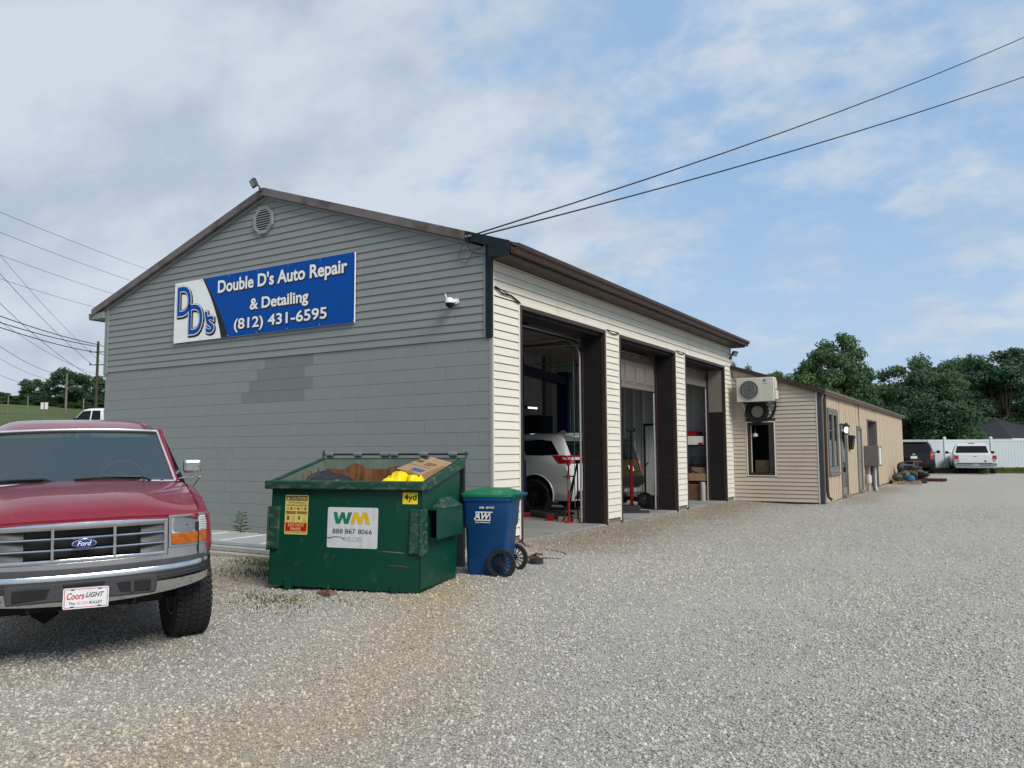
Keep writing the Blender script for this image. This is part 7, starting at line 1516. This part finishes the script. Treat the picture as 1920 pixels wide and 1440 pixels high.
LG = 'trees on the rise at the left'
tree('far_tree', 'far', 'small round tree standing left of the two poles on the far rise', -96.8, 43.9, 10.9, .40, .4, LG)
tree('far_tree', 'far', 'largest dark tree on the far rise, behind the lamp pole', -88.0, 43.4, 11.6, .58, 2.2, LG)
tree('far_tree', 'far', 'dark tree on the far rise right beside the gray wall', -95.0, 50.8, 11.6, .60, 4.2, LG)
ORD = ['third', 'fifth', 'sixth', 'seventh', 'eighth', 'ninth', 'tenth', 'last', 'first', 'second', 'fourth', 'eleventh', 'twelfth', 'thirteenth']
for i, (x, y, t, w, k) in enumerate(((-104, 40, 9.0, .55, 'dark'), (-99, 42.3, 8.5, .5, 'light'), (-93, 42.6, 8.3, .45, 'dark'), (-89.8, 42.5, 7.8, .40, 'light'), (-85.5, 42.3, 7.2, .36, 'light'), (-86, 45, 8.2, .42, 'dark'), (-88.5, 48.5, 8.3, .42, 'light'), (-92, 55, 9, .55, 'dark'), (-110, 37, 9.2, .6, 'broad'), (-107, 45, 9.4, .6, 'broad'), (-101, 46, 8.9, .75, 'dark'), (-96, 47, 8.6, .75, 'dark'), (-92, 46.5, 8.5, .75, 'light'), (-87, 50, 8.4, .7, 'dark'))):
    tree('bush', k, ORD[i]+' green bush from the left in the hedge line on the grassy rise', x, y, t, w, i*1.3, 'bushes along the grassy rise', sink=.6)

# ------------------------------------------------------------------ poles, wires, posts, birds at the left
PW = mat('pole_wood', (.075, .055, .042), .9, 0, .25, 3, .3, 30); GRW = mat('grey_pole', (.17, .16, .15), .9, 0, .2, 3)
z1 = gz(-65.66, 33.3)
up = thing('utility_pole', 'tall brown wooden utility pole with small crossarms beside the gray gable wall', 'utility pole', (-65.66, 33.3, z1))
m = MB(); m.tube([(0, 0, -.3), (0, 0, 11.84-z1)], [.14, .11], 10); m.build('pole', PW, up, smooth=60)
for z in (10.84, 9.62, 8.48):
    m = MB(); m.tube([(-.62, -.38, z-z1), (.62, .38, z-z1)], .05, 6); m.build('crossarm', PW, up)
    for s in (-1, 1): b = MB(); b.lathe([(.05, 0), (.08, .06), (.05, .16)], 8, 'z', (.6*s, .37*s, z-z1+.05)); b.build('insulator', GRW, up)
z2 = gz(-73.35, 34.8)
lp2 = thing('lamp_pole', 'gray wooden pole with two street lamps on the grassy rise', 'street lamp', (-73.35, 34.8, z2))
m = MB(); m.tube([(0, 0, -.3), (0, 0, 9.34-z2)], [.12, .09], 10); m.build('pole', GRW, lp2, smooth=60)
for s, z in ((1, 8.05), (-1, 7.1)):
    m = MB(); m.tube([(0, 0, z-z2-.25), (.5*s, .3*s, z-z2), (1.1*s, .66*s, z-z2)], .03, 6); m.build('lamp_arm', GRW, lp2)
    b = MB(); b.lathe([(.06, 0), (.16, -.05), (.12, -.12)], 10, 'z', (1.15*s, .69*s, z-z2)); b.build('lamp_head', mat('lamp_white', (.6, .6, .6), .4), lp2)
def post(label, x, y, top, r=.055, sign=False):
    z = gz(x, y); o = thing('field_post', label, 'post', (x, y, z)); m = MB(); m.tube([(0, 0, -.2), (0, 0, top-z)], r, 8); m.build('post', GRW, o, smooth=60)
    m = MB(); m.lathe([(r*1.15, 0), (r*1.15, .03), (r*.6, .06)], 8, 'z', (0, 0, top-z)); m.build('cap', GRW, o)
    if sign: m = MB(); m.box(-.03, -.30, top-z-.55, .03, .30, top-z); s = m.build('sign_plate', WHITE, o); s.rotation_euler = (0, 0, rad(-62))
post('leftmost of the thin gray posts standing in the left field', -67.85, 26.63, 6.27); post('thin gray post second from left in the field', -66.3, 27.5, 6.3); post('short post with a white sign plate in the left field', -61.0, 26.1, 5.55, .06, True); post('thin gray post close to the tall brown utility pole', -62.2, 30.1, 6.1, .06)
WTHIN = mat('wire_grey', (.10, .11, .12), .7, 0, 0)
def wire(a, b, sag, r, label, mt, grp): m = MB(); m.tube(catenary(a, b, sag, 16), r, 5); one(m, 'power_line', mt, label, 'power line', grp, smooth=60)
G1 = 'thin power lines ending behind the gable roof'; nm = ('topmost', 'second from top', 'third from top', 'lowest')
for i, (a, b) in enumerate((((-40.2, 4.6, 16.2), (-64.5, 43.0, 18.7)), ((-40.3, 4.7, 15.15), (-66.3, 41.5, 17.8)), ((-40.4, 4.8, 13.95), (-68.5, 39.9, 16.8)), ((-40.4, 4.9, 12.5), (-70.5, 38.6, 15.7)))):
    wire(a, b, .35, .016, nm[i]+' of the four thin power lines running behind the gable roof', WTHIN, G1)
G2 = 'thick cables on the wooden utility pole'
for i, (a, b) in enumerate((((-41.10, 9.61, 9.90), (-65.5, 33.4, 11.5)), ((-41.12, 9.64, 9.41), (-65.6, 33.3, 11.35)), ((-41.13, 9.66, 9.20), (-65.6, 33.3, 10.75)))):
    wire(a, b, .30, .034, ('upper', 'middle', 'lower')[i]+' of the three thick black cables meeting the brown utility pole', WIRE, G2)
for i, (a, b) in enumerate((((-65.5, 33.4, 11.5), (-80, 47, 12.6)), ((-65.6, 33.3, 10.75), (-80, 47, 12.0)))): wire(a, b, .2, .03, ('upper', 'lower')[i]+' short continuation of the thick cables right of the brown pole', WIRE, G2)
G3 = 'slanting thin wires at the left edge'
for i, (a, b) in enumerate((((-40.866, 9.273, 14.755), (-66.2, 33.0, 9.75)), ((-40.806, 9.186, 16.015), (-65.2, 33.7, 9.6)), ((-40.958, 9.407, 12.811), (-66.3, 33.05, 8.6)), ((-41.047, 9.537, 10.939), (-65.3, 33.8, 8.5)), ((-41.106, 9.621, 9.712), (-73.3, 34.8, 9.1)), ((-41.147, 9.682, 8.835), (-73.3, 34.8, 8.6)), ((-41.212, 9.775, 7.479), (-73.3, 34.8, 8.2)))):
    wire(a, b, .5+.1*i, .013 if i not in (0, 2, 4) else .018, ('second', 'first', 'third', 'fourth', 'fifth', 'sixth', 'lowest')[i]+' from the top of the slanting thin wires left of the utility pole' if i < 6 else 'lowest of the slanting thin wires left of the utility pole', WTHIN, G3)
def bird(label, c):
    o = thing('bird', label, 'bird', c, rad(40)); m = MB()
    m.lathe([(.0, -.17), (.02, -.15), (.045, -.08), (.06, .0), (.055, .06), (.035, .10), (.04, .13), (.035, .16), (.0, .19)], 12, 'z', (0, 0, .14)); m.tube([(.03, 0, .29), (.09, 0, .285)], [.012, .002], 5); m.hexa([(-.02, -.025, -.10), (.01, -.025, -.10), (.01, .025, -.10), (-.02, .025, -.10), (-.03, -.025, .08), (.0, -.03, .08), (.0, .03, .08), (-.03, .025, .08)])
    for s in (-1, 1): m.hexa([(-.03, s*.05, .0), (.02, s*.055, .0), (.02, s*.065, .0), (-.03, s*.06, .0), (-.02, s*.05, .2), (.03, s*.05, .2), (.03, s*.06, .2), (-.02, s*.06, .2)]); m.tube([(.01, s*.02, .0), (.01, s*.02, -.06)], .006, 4)
    m.build('body', mat('bird_dark', (.012, .012, .015), .6), o, smooth=50)
def onw(a, b, sag, t): return Vector(a).lerp(Vector(b), t)-Vector((0, 0, sag*4*t*(1-t)))
bird('left of the two dark birds perched on the thick cable', onw((-41.10, 9.61, 9.90), (-65.5, 33.4, 11.5), .30, .062)+Vector((0, 0, .08))); bird('right of the two dark birds perched on the thick cable', onw((-41.10, 9.61, 9.90), (-65.5, 33.4, 11.5), .30, .145)+Vector((0, 0, .08)))
